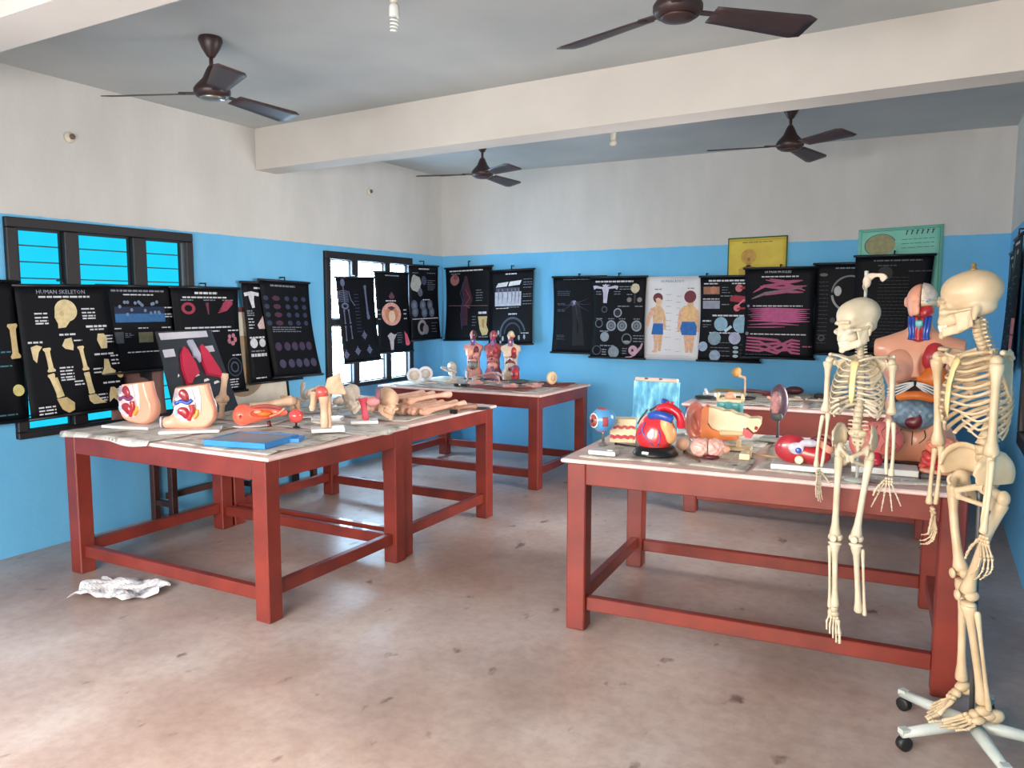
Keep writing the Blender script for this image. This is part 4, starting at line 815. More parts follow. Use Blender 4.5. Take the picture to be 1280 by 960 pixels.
# ================================================================== SKELETONS
BONE = mat('bone_ivory_plastic', (214, 192, 158), (194, 168, 132), rough=0.42, scale=9, bump=0.04, bscale=60)
BONE_W = mat('bone_white_plastic', (216, 204, 180), (196, 182, 154), rough=0.42, scale=9, bump=0.04, bscale=60)
SM = {}
def sides(f): return U(*[f(s) for s in (-1, 1)])
def skull_sdf(P):
    d = U(s_ell(P, (0, 0.018, 0.034), (0.071, 0.092, 0.073)), s_ell(P, (0, -0.042, 0.028), (0.060, 0.045, 0.054)), k=0.03)
    d = U(d, s_ell(P, (0, 0.02, -0.03), (0.052, 0.064, 0.032)), k=0.02)
    d = U(d, s_ell(P, (0, -0.066, -0.036), (0.048, 0.033, 0.048)), k=0.015)
    d = U(d, s_ell(P, (0, -0.084, -0.068), (0.031, 0.022, 0.026)), k=0.012)
    for s in (-1, 1):
        d = U(d, s_ell(P, (s * 0.045, -0.078, -0.034), (0.017, 0.016, 0.014)), k=0.012)
        d = SUB(d, s_ell(P, (s * 0.079, -0.045, -0.012), (0.022, 0.032, 0.034)), k=0.012)
        d = U(d, U(s_cap(P, (s * 0.050, -0.078, -0.034), (s * 0.067, -0.035, -0.034), 0.0075), s_cap(P, (s * 0.067, -0.035, -0.034), (s * 0.066, 0.004, -0.030), 0.006)), k=0.006)
        d = U(d, s_cap(P, (s * 0.052, 0.022, -0.030), (s * 0.050, 0.014, -0.064), 0.014, 0.008), k=0.012)
        d = U(d, s_cap(P, (s * 0.012, -0.094, 0.006), (s * 0.048, -0.078, 0.004), 0.008, 0.007), k=0.012)
    for s in (-1, 1): d = SUB(d, s_ell(P, (s * 0.030, -0.100, -0.014), (0.0185, 0.034, 0.0165)), k=0.005)
    d = U(d, s_ell(P, (0, -0.052, -0.062), (0.046, 0.034, 0.032)), k=0.012)
    d = SUB(d, s_ell(P, (0, -0.112, -0.044), (0.011, 0.024, 0.017)), k=0.004)
    return d
def jaw_sdf(P):
    d = None
    for s in (-1, 1):
        pts = [(0, -0.093, -0.114), (s * 0.024, -0.083, -0.112), (s * 0.044, -0.042, -0.104), (s * 0.051, -0.010, -0.092)]
        for a, b in zip(pts, pts[1:]):
            for dz in (0.0, 0.009, 0.018):
                q = s_cap(P, (a[0], a[1], a[2] + dz), (b[0], b[1], b[2] + dz), 0.0085, 0.0075); d = q if d is None else U(d, q, k=0.004)
        d = U(d, s_tri(P, (s * 0.051, -0.018, -0.092), (s * 0.051, 0.006, -0.088), (s * 0.055, 0.002, -0.034), 0.005), s_tri(P, (s * 0.050, -0.034, -0.098), (s * 0.055, 0.002, -0.034), (s * 0.054, -0.042, -0.042), 0.005), s_tri(P, (s * 0.051, -0.012, -0.092), (s * 0.050, -0.036, -0.098), (s * 0.055, 0.002, -0.034), 0.005), k=0.006)
    return U(d, s_ell(P, (0, -0.096, -0.119), (0.018, 0.010, 0.011)), k=0.008)
def teeth_geo(g, z0, y0, up):
    for i in range(14):
        a = radians(-78 + 12 * i); x, y = 0.029 * sin(a), y0 + 0.030 - 0.034 * cos(a)
        g.box((x, y, z0), (0.0062, 0.006, 0.011), RZ(a), 0.0014)
def tri3(P, a, b, c, s): return s_tri(P, *[(s * q[0], q[1], q[2]) for q in (a, b, c)], 0.0045)
def pelvis_sdf(P):
    """z = 0 at the hip joints"""
    d = None
    c = (0.098, 0.012, 0.060); rim = [(0.074, -0.012, 0.022), (0.104, -0.062, 0.052), (0.112, -0.046, 0.088), (0.100, 0.0, 0.120), (0.088, 0.045, 0.112), (0.066, 0.072, 0.084), (0.050, 0.070, 0.040), (0.072, 0.03, 0.012)]
    for s in (-1, 1):
        q = np.abs(s_ell(P, (s * 0.086, 0.000, 0.050), (0.034, 0.080, 0.080))) - 0.0050
        q = np.maximum(q, 0.092 - s * P[0] - 0.30 * P[1]); q = np.maximum(q, 0.014 - P[2]); d = q if d is None else U(d, q, k=0.006)
        for i in (1, 2, 3, 4):
            a, b = rim[i], rim[i + 1]; d = U(d, s_cap(P, (s * a[0], a[1], a[2]), (s * b[0], b[1], b[2]), 0.006), k=0.010)
        d = U(d, s_ell(P, (s * 0.080, -0.002, 0.0), (0.026, 0.030, 0.032)), k=0.014)
        d = U(d, s_cap(P, (s * 0.075, -0.02, 0.002), (s * 0.014, -0.068, -0.024), 0.012, 0.011), k=0.010)
        d = U(d, s_cap(P, (s * 0.078, 0.012, -0.012), (s * 0.064, 0.030, -0.078), 0.015, 0.017), k=0.010)
        d = U(d, s_cap(P, (s * 0.062, 0.024, -0.082), (s * 0.014, -0.062, -0.048), 0.009), s_cap(P, (s * 0.013, -0.067, -0.026), (s * 0.013, -0.063, -0.046), 0.011), k=0.008)
    for s in (-1, 1): d = SUB(d, s_ell(P, (s * 0.104, -0.006, -0.004), (0.024, 0.024, 0.024)), k=0.003)
    sac = U(s_ell(P, (0, 0.045, 0.080), (0.055, 0.030, 0.026)), s_ell(P, (0, 0.070, 0.040), (0.042, 0.022, 0.036)), s_cap(P, (0, 0.080, 0.010), (0, 0.056, -0.042), 0.020, 0.006), k=0.02)
    for i in range(4):
        for s in (-1, 1): sac = SUB(sac, s_ell(P, (s * (0.024 - 0.003 * i), 0.045 + 0.006 * i, 0.072 - 0.022 * i), (0.006, 0.02, 0.005)), k=0.003)
    return U(d, sac, k=0.008)
def scapula_sdf(P):
    """left side; origin at the shoulder socket"""
    A, B, C, D = (-0.010, 0.012, 0.0), (-0.100, 0.052, 0.035), (-0.105, 0.058, -0.010), (-0.085, 0.052, -0.135)
    d = U(s_tri(P, A, B, C, 0.0035), s_tri(P, A, C, D, 0.0035), k=0.006)
    for a, b in ((B, C), (C, D), (D, A), (A, B)): d = U(d, s_cap(P, a, b, 0.0055), k=0.004)
    d = U(d, s_ell(P, (-0.006, 0.010, 0.0), (0.012, 0.013, 0.020)), k=0.01)
    return U(d, s_cap(P, (-0.100, 0.064, 0.010), (-0.03, 0.048, 0.030), 0.006), s_cap(P, (-0.03, 0.048, 0.030), (0.018, 0.020, 0.036), 0.007, 0.010), s_cap(P, (-0.012, 0.0, 0.018), (-0.006, -0.028, 0.016), 0.007), k=0.008)
def vertebra_geo(r, h, sp, tp):
    g = G(); g.lathe([(r * 0.6, -h / 2), (r, -h / 2 + 0.001), (r * 0.86, 0), (r, h / 2 - 0.001), (r * 0.6, h / 2)], 14)
    g.tube([(0, r * 0.8, 0), (0, r + sp * 0.5, -0.004), (0, r + sp, -0.012)], [0.008, 0.0055, 0.005], 7, flat=0.6)
    for s in (-1, 1): g.tube([(s * r * 0.6, r * 0.7, 0), (s * (r + tp * 0.5), r * 0.9, 0.003), (s * (r + tp), r * 1.1, 0.002)], [0.006, 0.0045, 0.004], 6); g.tube([(s * r * 0.5, r * 0.95, h * 0.7), (s * r * 0.5, r * 0.95, -h * 0.7)], 0.004, 6)
    return g
def hand_geo(curl=0.35, side=1, spread=1.0):
    """origin at the wrist, fingers towards -Z, palm towards -Y... thumb on side*X"""
    g = G()
    for i, (x, z) in enumerate(((-0.016, -0.008), (-0.004, -0.007), (0.009, -0.008), (-0.018, -0.021), (-0.006, -0.021), (0.006, -0.021), (0.017, -0.020))): g.ell((x * side, 0.001 * (-1) ** i, z), (0.0075, 0.008, 0.0075), n=8, m=6)
    lens = [(0.060, 0.038, 0.022, 0.017), (0.058, 0.042, 0.027, 0.018), (0.054, 0.039, 0.025, 0.018), (0.050, 0.031, 0.018, 0.016)]
    for k in range(4):
        ang = radians((10 - 7 * k) * spread); p = Vector(((0.017 - 0.0105 * k) * side, 0, -0.028)); pit = 0.0
        for j, L in enumerate(lens[k]):
            d = Vector((sin(ang) * side * cos(pit), -sin(pit), -cos(ang) * cos(pit))); e = p + d * L
            q = [p + (e - p) * t for t in (0, 0.12, 0.3, 0.7, 0.88, 1.0)]; r = 0.0048 - 0.0007 * j
            g.tube(q, [r * 1.1, r * 1.35, r * 0.72, r * 0.7, r * 1.2, r * 0.9], 7); p = e + d * 0.0015; pit += curl * (0.7 if j == 0 else 1.0)
    p = Vector((0.019 * side, -0.004, -0.020)); d = Vector((0.62 * side, -0.35, -0.75)).normalized()
    for L, r in ((0.040, 0.0055), (0.030, 0.005), (0.021, 0.0042)):
        e = p + d * L; g.tube([p, p + (e - p) * 0.15, p + (e - p) * 0.5, p + (e - p) * 0.85, e], [r * 1.1, r * 1.3, r * 0.75, r * 1.2, r * 0.9], 7); p = e; d = (d + Vector((-0.14 * side, -0.08, -0.25))).normalized()
    return g
def foot_geo(side=1):
    """origin at the ankle, toes towards -Y, sole at z = -0.075"""
    g = G(); g.ell((0, 0.0, -0.02), (0.022, 0.030, 0.020)); g.ell((0, 0.042, -0.045), (0.020, 0.034, 0.026)); g.ell((0, 0.018, -0.040), (0.021, 0.03, 0.02)); g.ell((0.004 * side, -0.032, -0.032), (0.022, 0.018, 0.018)); g.ell((-0.018 * side, -0.030, -0.046), (0.014, 0.026, 0.015))
    for i in range(3): g.ell(((0.018 - 0.015 * i) * side, -0.055, -0.040 - 0.003 * i), (0.009, 0.013, 0.012), n=8, m=6)
    for k in range(5):
        x0 = 0.022 - 0.011 * k; x1 = 0.032 - 0.0165 * k; z0 = -0.042 - 0.004 * k; yb = -0.150 + 0.012 * abs(k - 1) ; r = 0.0085 if k == 0 else 0.0055
        a, b = Vector((x0 * side, -0.062 + 0.004 * k, z0)), Vector((x1 * side, yb + 0.008 * k, -0.066))
        g.tube([a, a.lerp(b, 0.15), a.lerp(b, 0.5), a.lerp(b, 0.88), b], [r * 1.2, r * 1.2, r * 0.75, r * 1.3, r], 7)
        p = b; segs = (0.028, 0.020) if k == 0 else (0.020, 0.012, 0.009)
        for j, L in enumerate(segs): e = p + Vector((0.06 * side, -1, -0.12 if j else 0.08)).normalized() * L; g.tube([p, p.lerp(e, 0.2), p.lerp(e, 0.5), p.lerp(e, 0.85), e], [r * 1.0, r * 1.15, r * 0.7, r * 1.0, r * 0.7], 6); p = e
    return g
def bone_tube(g, a, b, r, ends=(1.8, 1.8), bow=(0, 0, 0), n=10, flat=1.0):
    a, b, bow = Vector(a), Vector(b), Vector(bow); ts = (0, 0.025, 0.07, 0.16, 0.3, 0.5, 0.7, 0.84, 0.93, 0.975, 1.0)
    e0, e1 = ends; rr = [e0 * 0.7, e0, e0 * 0.95, 1.25, 1.03, 1.0, 1.03, 1.25, e1 * 0.95, e1, e1 * 0.7]
    g.tube([a.lerp(b, t) + bow * (4 * t * (1 - t)) for t in ts], [r * q for q in rr], n, flat=flat); return g
def smesh(key, fn, m):
    if (key, m.name) not in SM:
        base = SM.get(key)
        if base is None: base = SM[key] = fn().mesh(key, m)
        SM[(key, m.name)] = base if base.materials[0] == m else remat(base, m)
    return SM[(key, m.name)]
SPINE = [(0.004, 1.522), (0.010, 1.470), (0.028, 1.420), (0.055, 1.350), (0.070, 1.270), (0.066, 1.190), (0.045, 1.110), (0.028, 1.070), (0.026, 1.040), (0.036, 1.008)]
def skeleton(root, B, head_yaw=0.0, head_rot=(0, 0, 0), legs=None, arms=None, feet=(True, True), head_off=(0, 0, 0), jaw_open=0.0, wx=1.0, rx=None, hipx=None, skull_s=1.0, shy=0.030, scap=0.0):
    # skull
    sk = mk('skull', smesh('skull', lambda: G().sdf(skull_sdf, (-0.08, -0.12, -0.10), (0.08, 0.118, 0.115), 0.0032), B), root, (0 + head_off[0], 0.018 + head_off[1], 1.588 + head_off[2]), head_rot, skull_s)
    jg = lambda: G().sdf(jaw_sdf, (-0.07, -0.115, -0.14), (0.07, 0.02, -0.02), 0.003)
    mk('jaw', smesh('jaw', jg, B), sk, (0, 0, -0.002), (jaw_open, 0, 0))
    def tg(): g = G(); teeth_geo(g, -0.0855, -0.099, 1); teeth_geo(g, -0.0965, -0.097, -1); return g
    mk('teeth', smesh('teeth', tg, MATS.get('teeth') or mat('teeth', (232, 226, 206), (220, 212, 190), rough=0.3)), sk)
    # spine: 24 vertebrae
    pts = curve([(0, y, z) for y, z in SPINE], 12); L = [0]
    for a, b in zip(pts, pts[1:]): L.append(L[-1] + (b - a).length)
    def at(s):
        s *= L[-1]; k = max(0, min(len(L) - 2, np.searchsorted(L, s) - 1)); t = (s - L[k]) / max(1e-6, L[k + 1] - L[k]); return pts[k].lerp(pts[k + 1], t), (pts[k + 1] - pts[k]).normalized()
    kinds = [('neck_vertebra', 0.0165, 0.013, 0.026, 0.012)] * 7 + [('chest_vertebra', 0.017, 0.019, 0.032, 0.018)] * 12 + [('loin_vertebra', 0.023, 0.025, 0.030, 0.026)] * 5
    hs = [k[2] + 0.003 for k in kinds]; tot = sum(hs); acc = 0; TP = []
    for i, k in enumerate(kinds):
        p, d = at((acc + hs[i] / 2) / tot); acc += hs[i]
        mk('vertebra', smesh(k[0], lambda: vertebra_geo(k[1], hs[i] * 1.0 * L[-1] / tot, k[3], k[4]), B), root, p, (-math.atan2(-d.y, -d.z), 0, 0))
        if 7 <= i < 19: TP.append(p)
    # ribs and breastbone
    wid = [0.062, 0.088, 0.104, 0.116, 0.124, 0.130, 0.134, 0.136, 0.134, 0.128, 0.118, 0.100]
    fr = [-0.055, -0.072, -0.082, -0.088, -0.094, -0.098, -0.100, -0.098, -0.094, -0.086, -0.06, -0.02]
    for i in range(12):
        p0 = TP[i]; w_ = wid[i]; yb = p0.y + 0.03; yf = fr[i]; yc, dy = (yb + yf) / 2, (yb - yf) / 2
        drop = 0.030 + 0.0085 * min(i, 9)
        w_ *= (rx or wx); end = 172 if i < 7 else (150 if i < 10 else (112 if i == 10 else 88))
        zs = 1.362 - 0.026 * min(i, 6)          # height on the breastbone
        for s in (-1, 1):
            q = []; r = []
            for t in np.linspace(12, end, 18):
                a = radians(t); f = t / 180
                z = p0.z - drop * (1 - cos(a * 0.95)) * 0.62
                if i < 10 and t > 118:          # costal cartilage sweeps up to the breastbone
                    k = (t - 118) / (end - 118); tz = zs if i < 7 else 1.195 - 0.020 * (i - 7)
                    z = z + (tz - z) * (k * k * (3 - 2 * k)) * (1 if i < 7 else 0.9)
                x = w_ * sin(a) ** 0.82
                if i in (7, 8, 9) and t > 130: x *= 1 - 0.15 * (t - 130) / 20
                q.append((s * x, yc + dy * cos(a), z)); r.append(0.0082 if t < 110 else 0.0070)
            q = [(s * 0.012, p0.y + 0.012, p0.z)] + q
            G().tube(q, [0.005] + r, 7, flat=0.5, up=(0, 0, 1)).obj('rib', B, root)
    def stern():
        g = G(); q = [(0, -0.058, 1.388), (0, -0.066, 1.370), (0, -0.078, 1.340), (0, -0.092, 1.290), (0, -0.098, 1.240), (0, -0.100, 1.205), (0, -0.098, 1.172)]
        g.tube(q, [0.016, 0.021, 0.015, 0.014, 0.015, 0.012, 0.004], 10, flat=0.4, up=(1, 0, 0)); return g
    mk('breastbone', smesh('breastbone', stern, mat('yellowed_cartilage', (228, 206, 150), (214, 186, 124), rough=0.45)), root)
    mk('pelvis', smesh('pelvis', lambda: G().sdf(pelvis_sdf, (-0.145, -0.085, -0.10), (0.145, 0.105, 0.142), 0.0036), B), root, (0, 0, 0.930), scale=(1.04 * wx, 1.04, 1.0))
    legs = legs or {}; arms = arms or {}
    for s in (-1, 1):
        sh = Vector((s * 0.168 * wx, shy, 1.372))
        cl = curve([(s * 0.018, -0.058, 1.386), (s * 0.06 * wx, -0.068, 1.398), (s * 0.11 * wx, -0.03, 1.408), (s * 0.165 * wx, shy - 0.01, 1.410)], 5); G().tube(cl, [0.0085] + [0.0062] * (len(cl) - 2) + [0.008], 8).obj('collarbone', B, root)
        sc = mk('shoulder_blade', smesh('shoulder_blade', lambda: G().sdf(scapula_sdf, (-0.115, -0.04, -0.145), (0.035, 0.075, 0.05), 0.0035), B), root, sh)
        sc.rotation_euler = (0, 0, -s * scap)
        if s < 0: sc.scale = (-1, 1, 1)
        A = arms.get(s, {}); el = Vector(A.get('elbow', (s * 0.205, 0.035, 1.070))); wr = Vector(A.get('wrist', (s * 0.215, -0.01, 0.835)))
        h0 = sh + Vector((s * 0.020, -0.006, 0.002))
        g = G(); bone_tube(g, h0, el, 0.0130, (1.9, 2.0)); g.ell(h0 + Vector((-s * 0.006, 0.002, 0.006)), 0.021); g.ell(el + Vector((0, 0, 0.006)), (0.026, 0.012, 0.013)); g.obj('upper_arm_bone', B, root)
        gp = A.get('gap', 0.012); e1 = el + Vector((0, 0, -gp))
        g = G(); bone_tube(g, e1 + Vector((s * 0.012, -0.004, 0)), wr + Vector((s * 0.012, -0.006, 0)), 0.0078, (1.4, 1.8), bow=(s * 0.006, 0, 0)); g.obj('radius_bone', B, root)
        g = G(); bone_tube(g, e1 + Vector((-s * 0.010, 0.008, 0.012)), wr + Vector((-s * 0.012, 0.006, 0.004)), 0.0074, (1.9, 1.2), bow=(-s * 0.004, 0, 0)); g.obj('ulna_bone', B, root)
        hm = smesh('hand_%s_%s' % (s, A.get('curl', 0.35)), lambda: hand_geo(A.get('curl', 0.35), A.get('thumb', -s), A.get('spread', 1.0)), B)
        mk('hand', hm, root, wr + Vector((0, 0, -0.008)), A.get('hrot', (0, 0, 0)))
        Lg = legs.get(s, {}); hip = Vector((s * (hipx or 0.100 * wx), -0.004, 0.926)); kn = Vector(Lg.get('knee', (s * 0.085, -0.005, 0.472))); an = Vector(Lg.get('ankle', (s * 0.080, 0.01, 0.085)))
        g = G(); tr = hip + Vector((s * (0.058 if not hipx else 0.022), 0.012, -0.022)); g.ell(hip, 0.0225); g.tube([hip, tr.lerp(hip, 0.2)], [0.014, 0.017], 10); g.ell(tr, (0.019, 0.022, 0.028))
        bone_tube(g, tr + Vector((-s * 0.004, 0, -0.015)), kn + Vector((0, 0, 0.008)), 0.0155, (1.5, 1.8), bow=(0, -0.010, 0))
        for q in (-1, 1): g.ell(kn + Vector((q * 0.019, 0.008, 0.004)), (0.018, 0.026, 0.020))
        g.obj('thigh_bone', B, root)
        g = G(); g.ell(kn + Vector((0, -0.034, 0.004)), (0.019, 0.009, 0.020)); g.obj('kneecap', B, root)
        k2 = kn + Vector((0, 0.004, -0.026))
        g = G(); bone_tube(g, k2, an + Vector((s * -0.004, 0, 0)), 0.0135, (2.0, 1.7)); g.ell(k2 + Vector((0, 0, -0.004)), (0.036, 0.024, 0.012)); g.obj('shin_bone', B, root)
        g = G(); bone_tube(g, k2 + Vector((s * 0.030, 0.016, -0.024)), an + Vector((s * 0.024, 0.006, -0.012)), 0.0068, (1.6, 1.7)); g.obj('fibula', B, root)
        if Lg.get('foot', True): mk('foot', smesh('foot_%d' % s, lambda: foot_geo(-s), B), root, an + Vector((0, 0, -0.004)), Lg.get('frot', (0, 0, 0)))

# big skeleton on its wheeled stand
BX, BY = 0.190, 3.25
BIG = thing('skeleton', 'tall ivory skeleton in profile on a wheeled stand at the right edge', 'skeleton', (BX + 0.012, BY, 0.062), rot=(Matrix.Rotation(radians(-3.0), 3, 'Y') @ Matrix.Rotation(radians(-62), 3, 'Z')).to_euler())
skeleton(BIG, BONE, head_rot=(radians(4), 0, radians(-34)), shy=-0.028, scap=0.45, head_off=(-0.012, -0.030, 0.0), arms={1: dict(elbow=(0.190, -0.055, 1.060), wrist=(0.195, -0.085, 0.80), curl=0.5, hrot=(0.2, 0, 0.2)), -1: dict(elbow=(-0.200, -0.025, 1.035), wrist=(-0.205, -0.045, 0.80), curl=0.6, hrot=(0.1, 0, -0.3))},
         legs={1: dict(knee=(0.060, -0.062, 0.532), ankle=(0.040, 0.010, 0.112), frot=(0.05, 0, 0)), -1: dict(knee=(-0.075, -0.005, 0.566), ankle=(-0.070, -0.01, 0.152), frot=(0.30, 0, 0.1))})
STEEL = mat('grey_white_stand_paint', (196, 202, 196), (178, 186, 180), rough=0.4)
RUBB = mat('black_caster_rubber', (24, 24, 26), (18, 18, 20), rough=0.5)
BRASS = mat('brass_bolt', (176, 140, 78), (150, 118, 62), rough=0.35, metal=0.6)
st = thing('skeleton_stand', 'pale five-legged caster stand under the tall skeleton', 'stand', (BX, BY, 0))
for k in range(5):
    a = radians(-70 + 72 * k); d = Vector((cos(a), sin(a), 0)); g = G()
    g.tube([d * 0.0 + Vector((0, 0, 0.078)), d * 0.12 + Vector((0, 0, 0.075)), d * 0.285 + Vector((0, 0, 0.066))], [0.026, 0.023, 0.017], 8, flat=1.0); g.box(d * 0.275 + Vector((0, 0, 0.075)), (0.03, 0.03, 0.02), RZ(a)); g.obj('base_leg', STEEL, st)
    G().lathe([(0.018, -0.016), (0.027, -0.013), (0.027, 0.013), (0.018, 0.016)], 16, c=d * 0.272 + Vector((0, 0, 0.0272)), R=Matrix.Rotation(a, 3, 'Z') @ RX(pi / 2)).obj('caster', RUBB, st)
p_loc = Matrix.Rotation(radians(-3.0), 3, 'Y') @ Matrix.Rotation(radians(-62), 3, 'Z')
pole = [p_loc @ Vector(q) for q in ((0.01, 0.0, 0.08), (0, 0.02, 0.5), (0, 0.035, 0.90), (0, 0.035, 1.02))]
G().tube(pole, 0.009, 10).obj('pole', mat('dark_steel_pole', (96, 96, 94), (80, 80, 80), rough=0.4, metal=0.5), st)
G().lathe([(0.012, 0), (0.012, 0.006), (0.007, 0.008), (0.009, 0.02), (0.005, 0.026)], 12, c=(-0.012, 0.004, 1.588 + 0.106)).obj('top_bolt', BRASS, BIG)

# smaller skeleton hanging from a rod in front of the table
sc_ = 0.79
SMALL = thing('skeleton', 'white skeleton hanging from a thin rod, one foot missing', 'skeleton', (-0.262, 3.385, 0.315), radians(-10), scale=sc_)
skeleton(SMALL, BONE_W, head_rot=(radians(8), radians(-4), radians(-42)), head_off=(-0.012, -0.02, -0.006), wx=0.80, rx=0.93, hipx=0.056, skull_s=1.1,
         arms={1: dict(elbow=(0.158, 0.03, 1.125), wrist=(0.172, -0.03, 0.825), curl=0.06, spread=2.2, gap=0.04, hrot=(0, 0, 0.1)), -1: dict(elbow=(-0.158, 0.03, 1.110), wrist=(-0.172, 0.0, 0.815), curl=0.1, spread=0.5, hrot=(0, 0, 1.3), gap=0.02)},
         legs={1: dict(knee=(0.030, -0.01, 0.470), ankle=(0.062, 0.0, 0.085), foot=False), -1: dict(knee=(-0.075, 0.0, 0.455), ankle=(-0.064, 0.0, 0.085), frot=(1.30, 0, 0.25))})
rd = thing('support_rod', 'white support rod with a ribbon bow above the hanging skeleton', 'rod', (-0.262, 3.575, H4 + 0.012))
G().lathe([(0.05, 0), (0.05, 0.008), (0.012, 0.014)], 20).obj('base_plate', STEEL, rd)
G().lathe([(0.0065, 0.01), (0.0065, 0.86), (0.008, 0.862), (0.008, 0.885), (0.004, 0.887)], 10).obj('rod', STEEL, rd)
RIB = mat('cream_gauze_ribbon', (220, 202, 182), (198, 178, 158), rough=0.8)
def ribbon(pts, w0):
    g = G(); c = curve(pts, 6); g.tube(c, [w0 * (0.75 + 0.25 * sin(i * 0.5)) for i in range(len(c))], 8, flat=0.25); return g
ribbon([(0, -0.010, 0.855), (-0.010, -0.012, 0.82), (0.004, -0.014, 0.79), (-0.012, -0.03, 0.75), (-0.025, -0.06, 0.71), (-0.045, -0.09, 0.675)], 0.010).obj('ribbon_tail', RIB, rd)
ribbon([(0, -0.010, 0.850), (0.025, -0.012, 0.866), (0.055, -0.014, 0.866), (0.072, -0.02, 0.848)], 0.015).obj('ribbon_loop', RIB, rd)
G().ell((0.004, -0.010, 0.842), (0.016, 0.011, 0.026)).obj('ribbon_knot', RIB, rd)
G().tube(curve([(-0.130, -0.10, 0.006), (-0.05, -0.11, 0.012), (0.04, -0.105, 0.004), (0.10, -0.11, -0.004)], 6), 0.002, 6).obj('tie_wire', STEEL, rd)

# ================================================================== ANATOMY MODELS
SKIN = mat('model_skin_plastic', (232, 168, 138), (222, 152, 122), rough=0.38, scale=4, coat=0.25)
SKIN_P = mat('model_pale_skin', (240, 174, 144), (230, 158, 128), rough=0.35, scale=4, coat=0.3)
MRED = mat('model_muscle_red', (190, 46, 52), (164, 34, 44), rough=0.35, scale=14, coat=0.3)
DRED = mat('model_dark_red', (110, 24, 34), (84, 18, 28), rough=0.4, scale=12, coat=0.2)
MBLUE = mat('model_vein_blue', (40, 84, 176), (30, 64, 150), rough=0.35, scale=10, coat=0.3)
MORANGE = mat('model_fat_orange', (226, 124, 40), (212, 104, 34), rough=0.4, scale=9, coat=0.2)
MCREAM = mat('model_cream_bone', (236, 220, 184), (224, 204, 164), rough=0.45, scale=12)
MWHITE = mat('model_white_base', (226, 226, 224), (212, 212, 210), rough=0.4)
MPINK = mat('model_organ_pink', (232, 128, 118), (222, 108, 104), rough=0.35, scale=6, coat=0.3)
MGREY = mat('model_gut_grey_blue', (122, 148, 166), (86, 104, 120), rough=0.35, scale=14, coat=0.3)
MTEAL = mat('model_teal', (88, 176, 180), (66, 152, 158), rough=0.4, scale=8, coat=0.2)
MYEL = mat('model_yellow', (228, 172, 72), (214, 150, 58), rough=0.4)
BLK = mat('black_plastic', (20, 20, 22), (14, 14, 16), rough=0.35)
DARKCAV = mat('model_dark_cavity', (52, 22, 26), (34, 16, 20), rough=0.6)
BROWNH = mat('model_brown_hair', (78, 50, 46), (60, 38, 36), rough=0.6)
BONE_T = mat('old_bone_tan', (216, 182, 152), (192, 154, 124), rough=0.6, scale=14, bump=0.08, bscale=60)
BONE_G = mat('old_bone_greyish', (206, 192, 178), (176, 158, 142), rough=0.6, scale=14, bump=0.08, bscale=60)
REDCL = mat('maroon_plastic', (132, 42, 48), (112, 36, 42), rough=0.5)

_before = set(bpy.data.objects)
# ---- half-dissected torso (front towards -Y)
def torso_skin(P):
    d = U(s_ell(P, (0, 0, 0.47), (0.160, 0.100, 0.165)), s_ell(P, (0, 0, 0.27), (0.138, 0.094, 0.15)), s_ell(P, (0, 0.005, 0.10), (0.168, 0.115, 0.13)), k=0.05)
    d = U(d, s_cap(P, (-0.170, 0.005, 0.555), (-0.02, 0.01, 0.60), 0.050, 0.055), s_cap(P, (0.170, 0.005, 0.555), (0.02, 0.01, 0.60), 0.050, 0.055), k=0.05)
    d = U(d, s_cap(P, (0, 0.012, 0.60), (0, 0.004, 0.74), 0.050, 0.048), k=0.03)
    d = U(d, s_ell(P, (0, -0.006, 0.792), (0.067, 0.086, 0.082)), s_ell(P, (0, -0.040, 0.735), (0.048, 0.048, 0.048)), k=0.025)
    d = U(d, s_cap(P, (0, -0.090, 0.80), (0, -0.104, 0.770), 0.008, 0.011), k=0.012)
    for s in (-1, 1): d = U(d, s_cap(P, (s * 0.088, 0, 0.10), (s * 0.095, -0.01, -0.05), 0.085, 0.08), k=0.04); d = U(d, s_ell(P, (s * 0.069, 0.005, 0.785), (0.009, 0.016, 0.026)), k=0.006); d = SUB(d, s_ell(P, (s * 0.028, -0.094, 0.795), (0.014, 0.016, 0.009)), k=0.012)
    d = SUB(d, s_cap(P, (-0.04, -0.11, 0.748), (0.0, -0.115, 0.746), 0.0025), k=0.006)
    d = np.maximum(np.maximum(d, -P[2]), np.abs(P[0]) - 0.198)
    d = SUB(d, s_ell(P, (0, -0.105, 0.285), (0.122, 0.105, 0.135)), k=0.01)
    d = SUB(d, s_ell(P, (0.078, -0.105, 0.475), (0.070, 0.060, 0.105)), k=0.01)
    d = SUB(d, s_ell(P, (0.0, -0.060, 0.662), (0.046, 0.042, 0.070)), k=0.008)
    return SUB(d, s_box(P, (0.056, -0.050, 0.800), (0.056, 0.085, 0.095)), k=0.004)
def lump_noise(P, f, a): return a * (np.sin(P[0] * f) * np.sin(P[1] * f * 1.1 + 1) * np.sin(P[2] * f * 0.9 + 2))
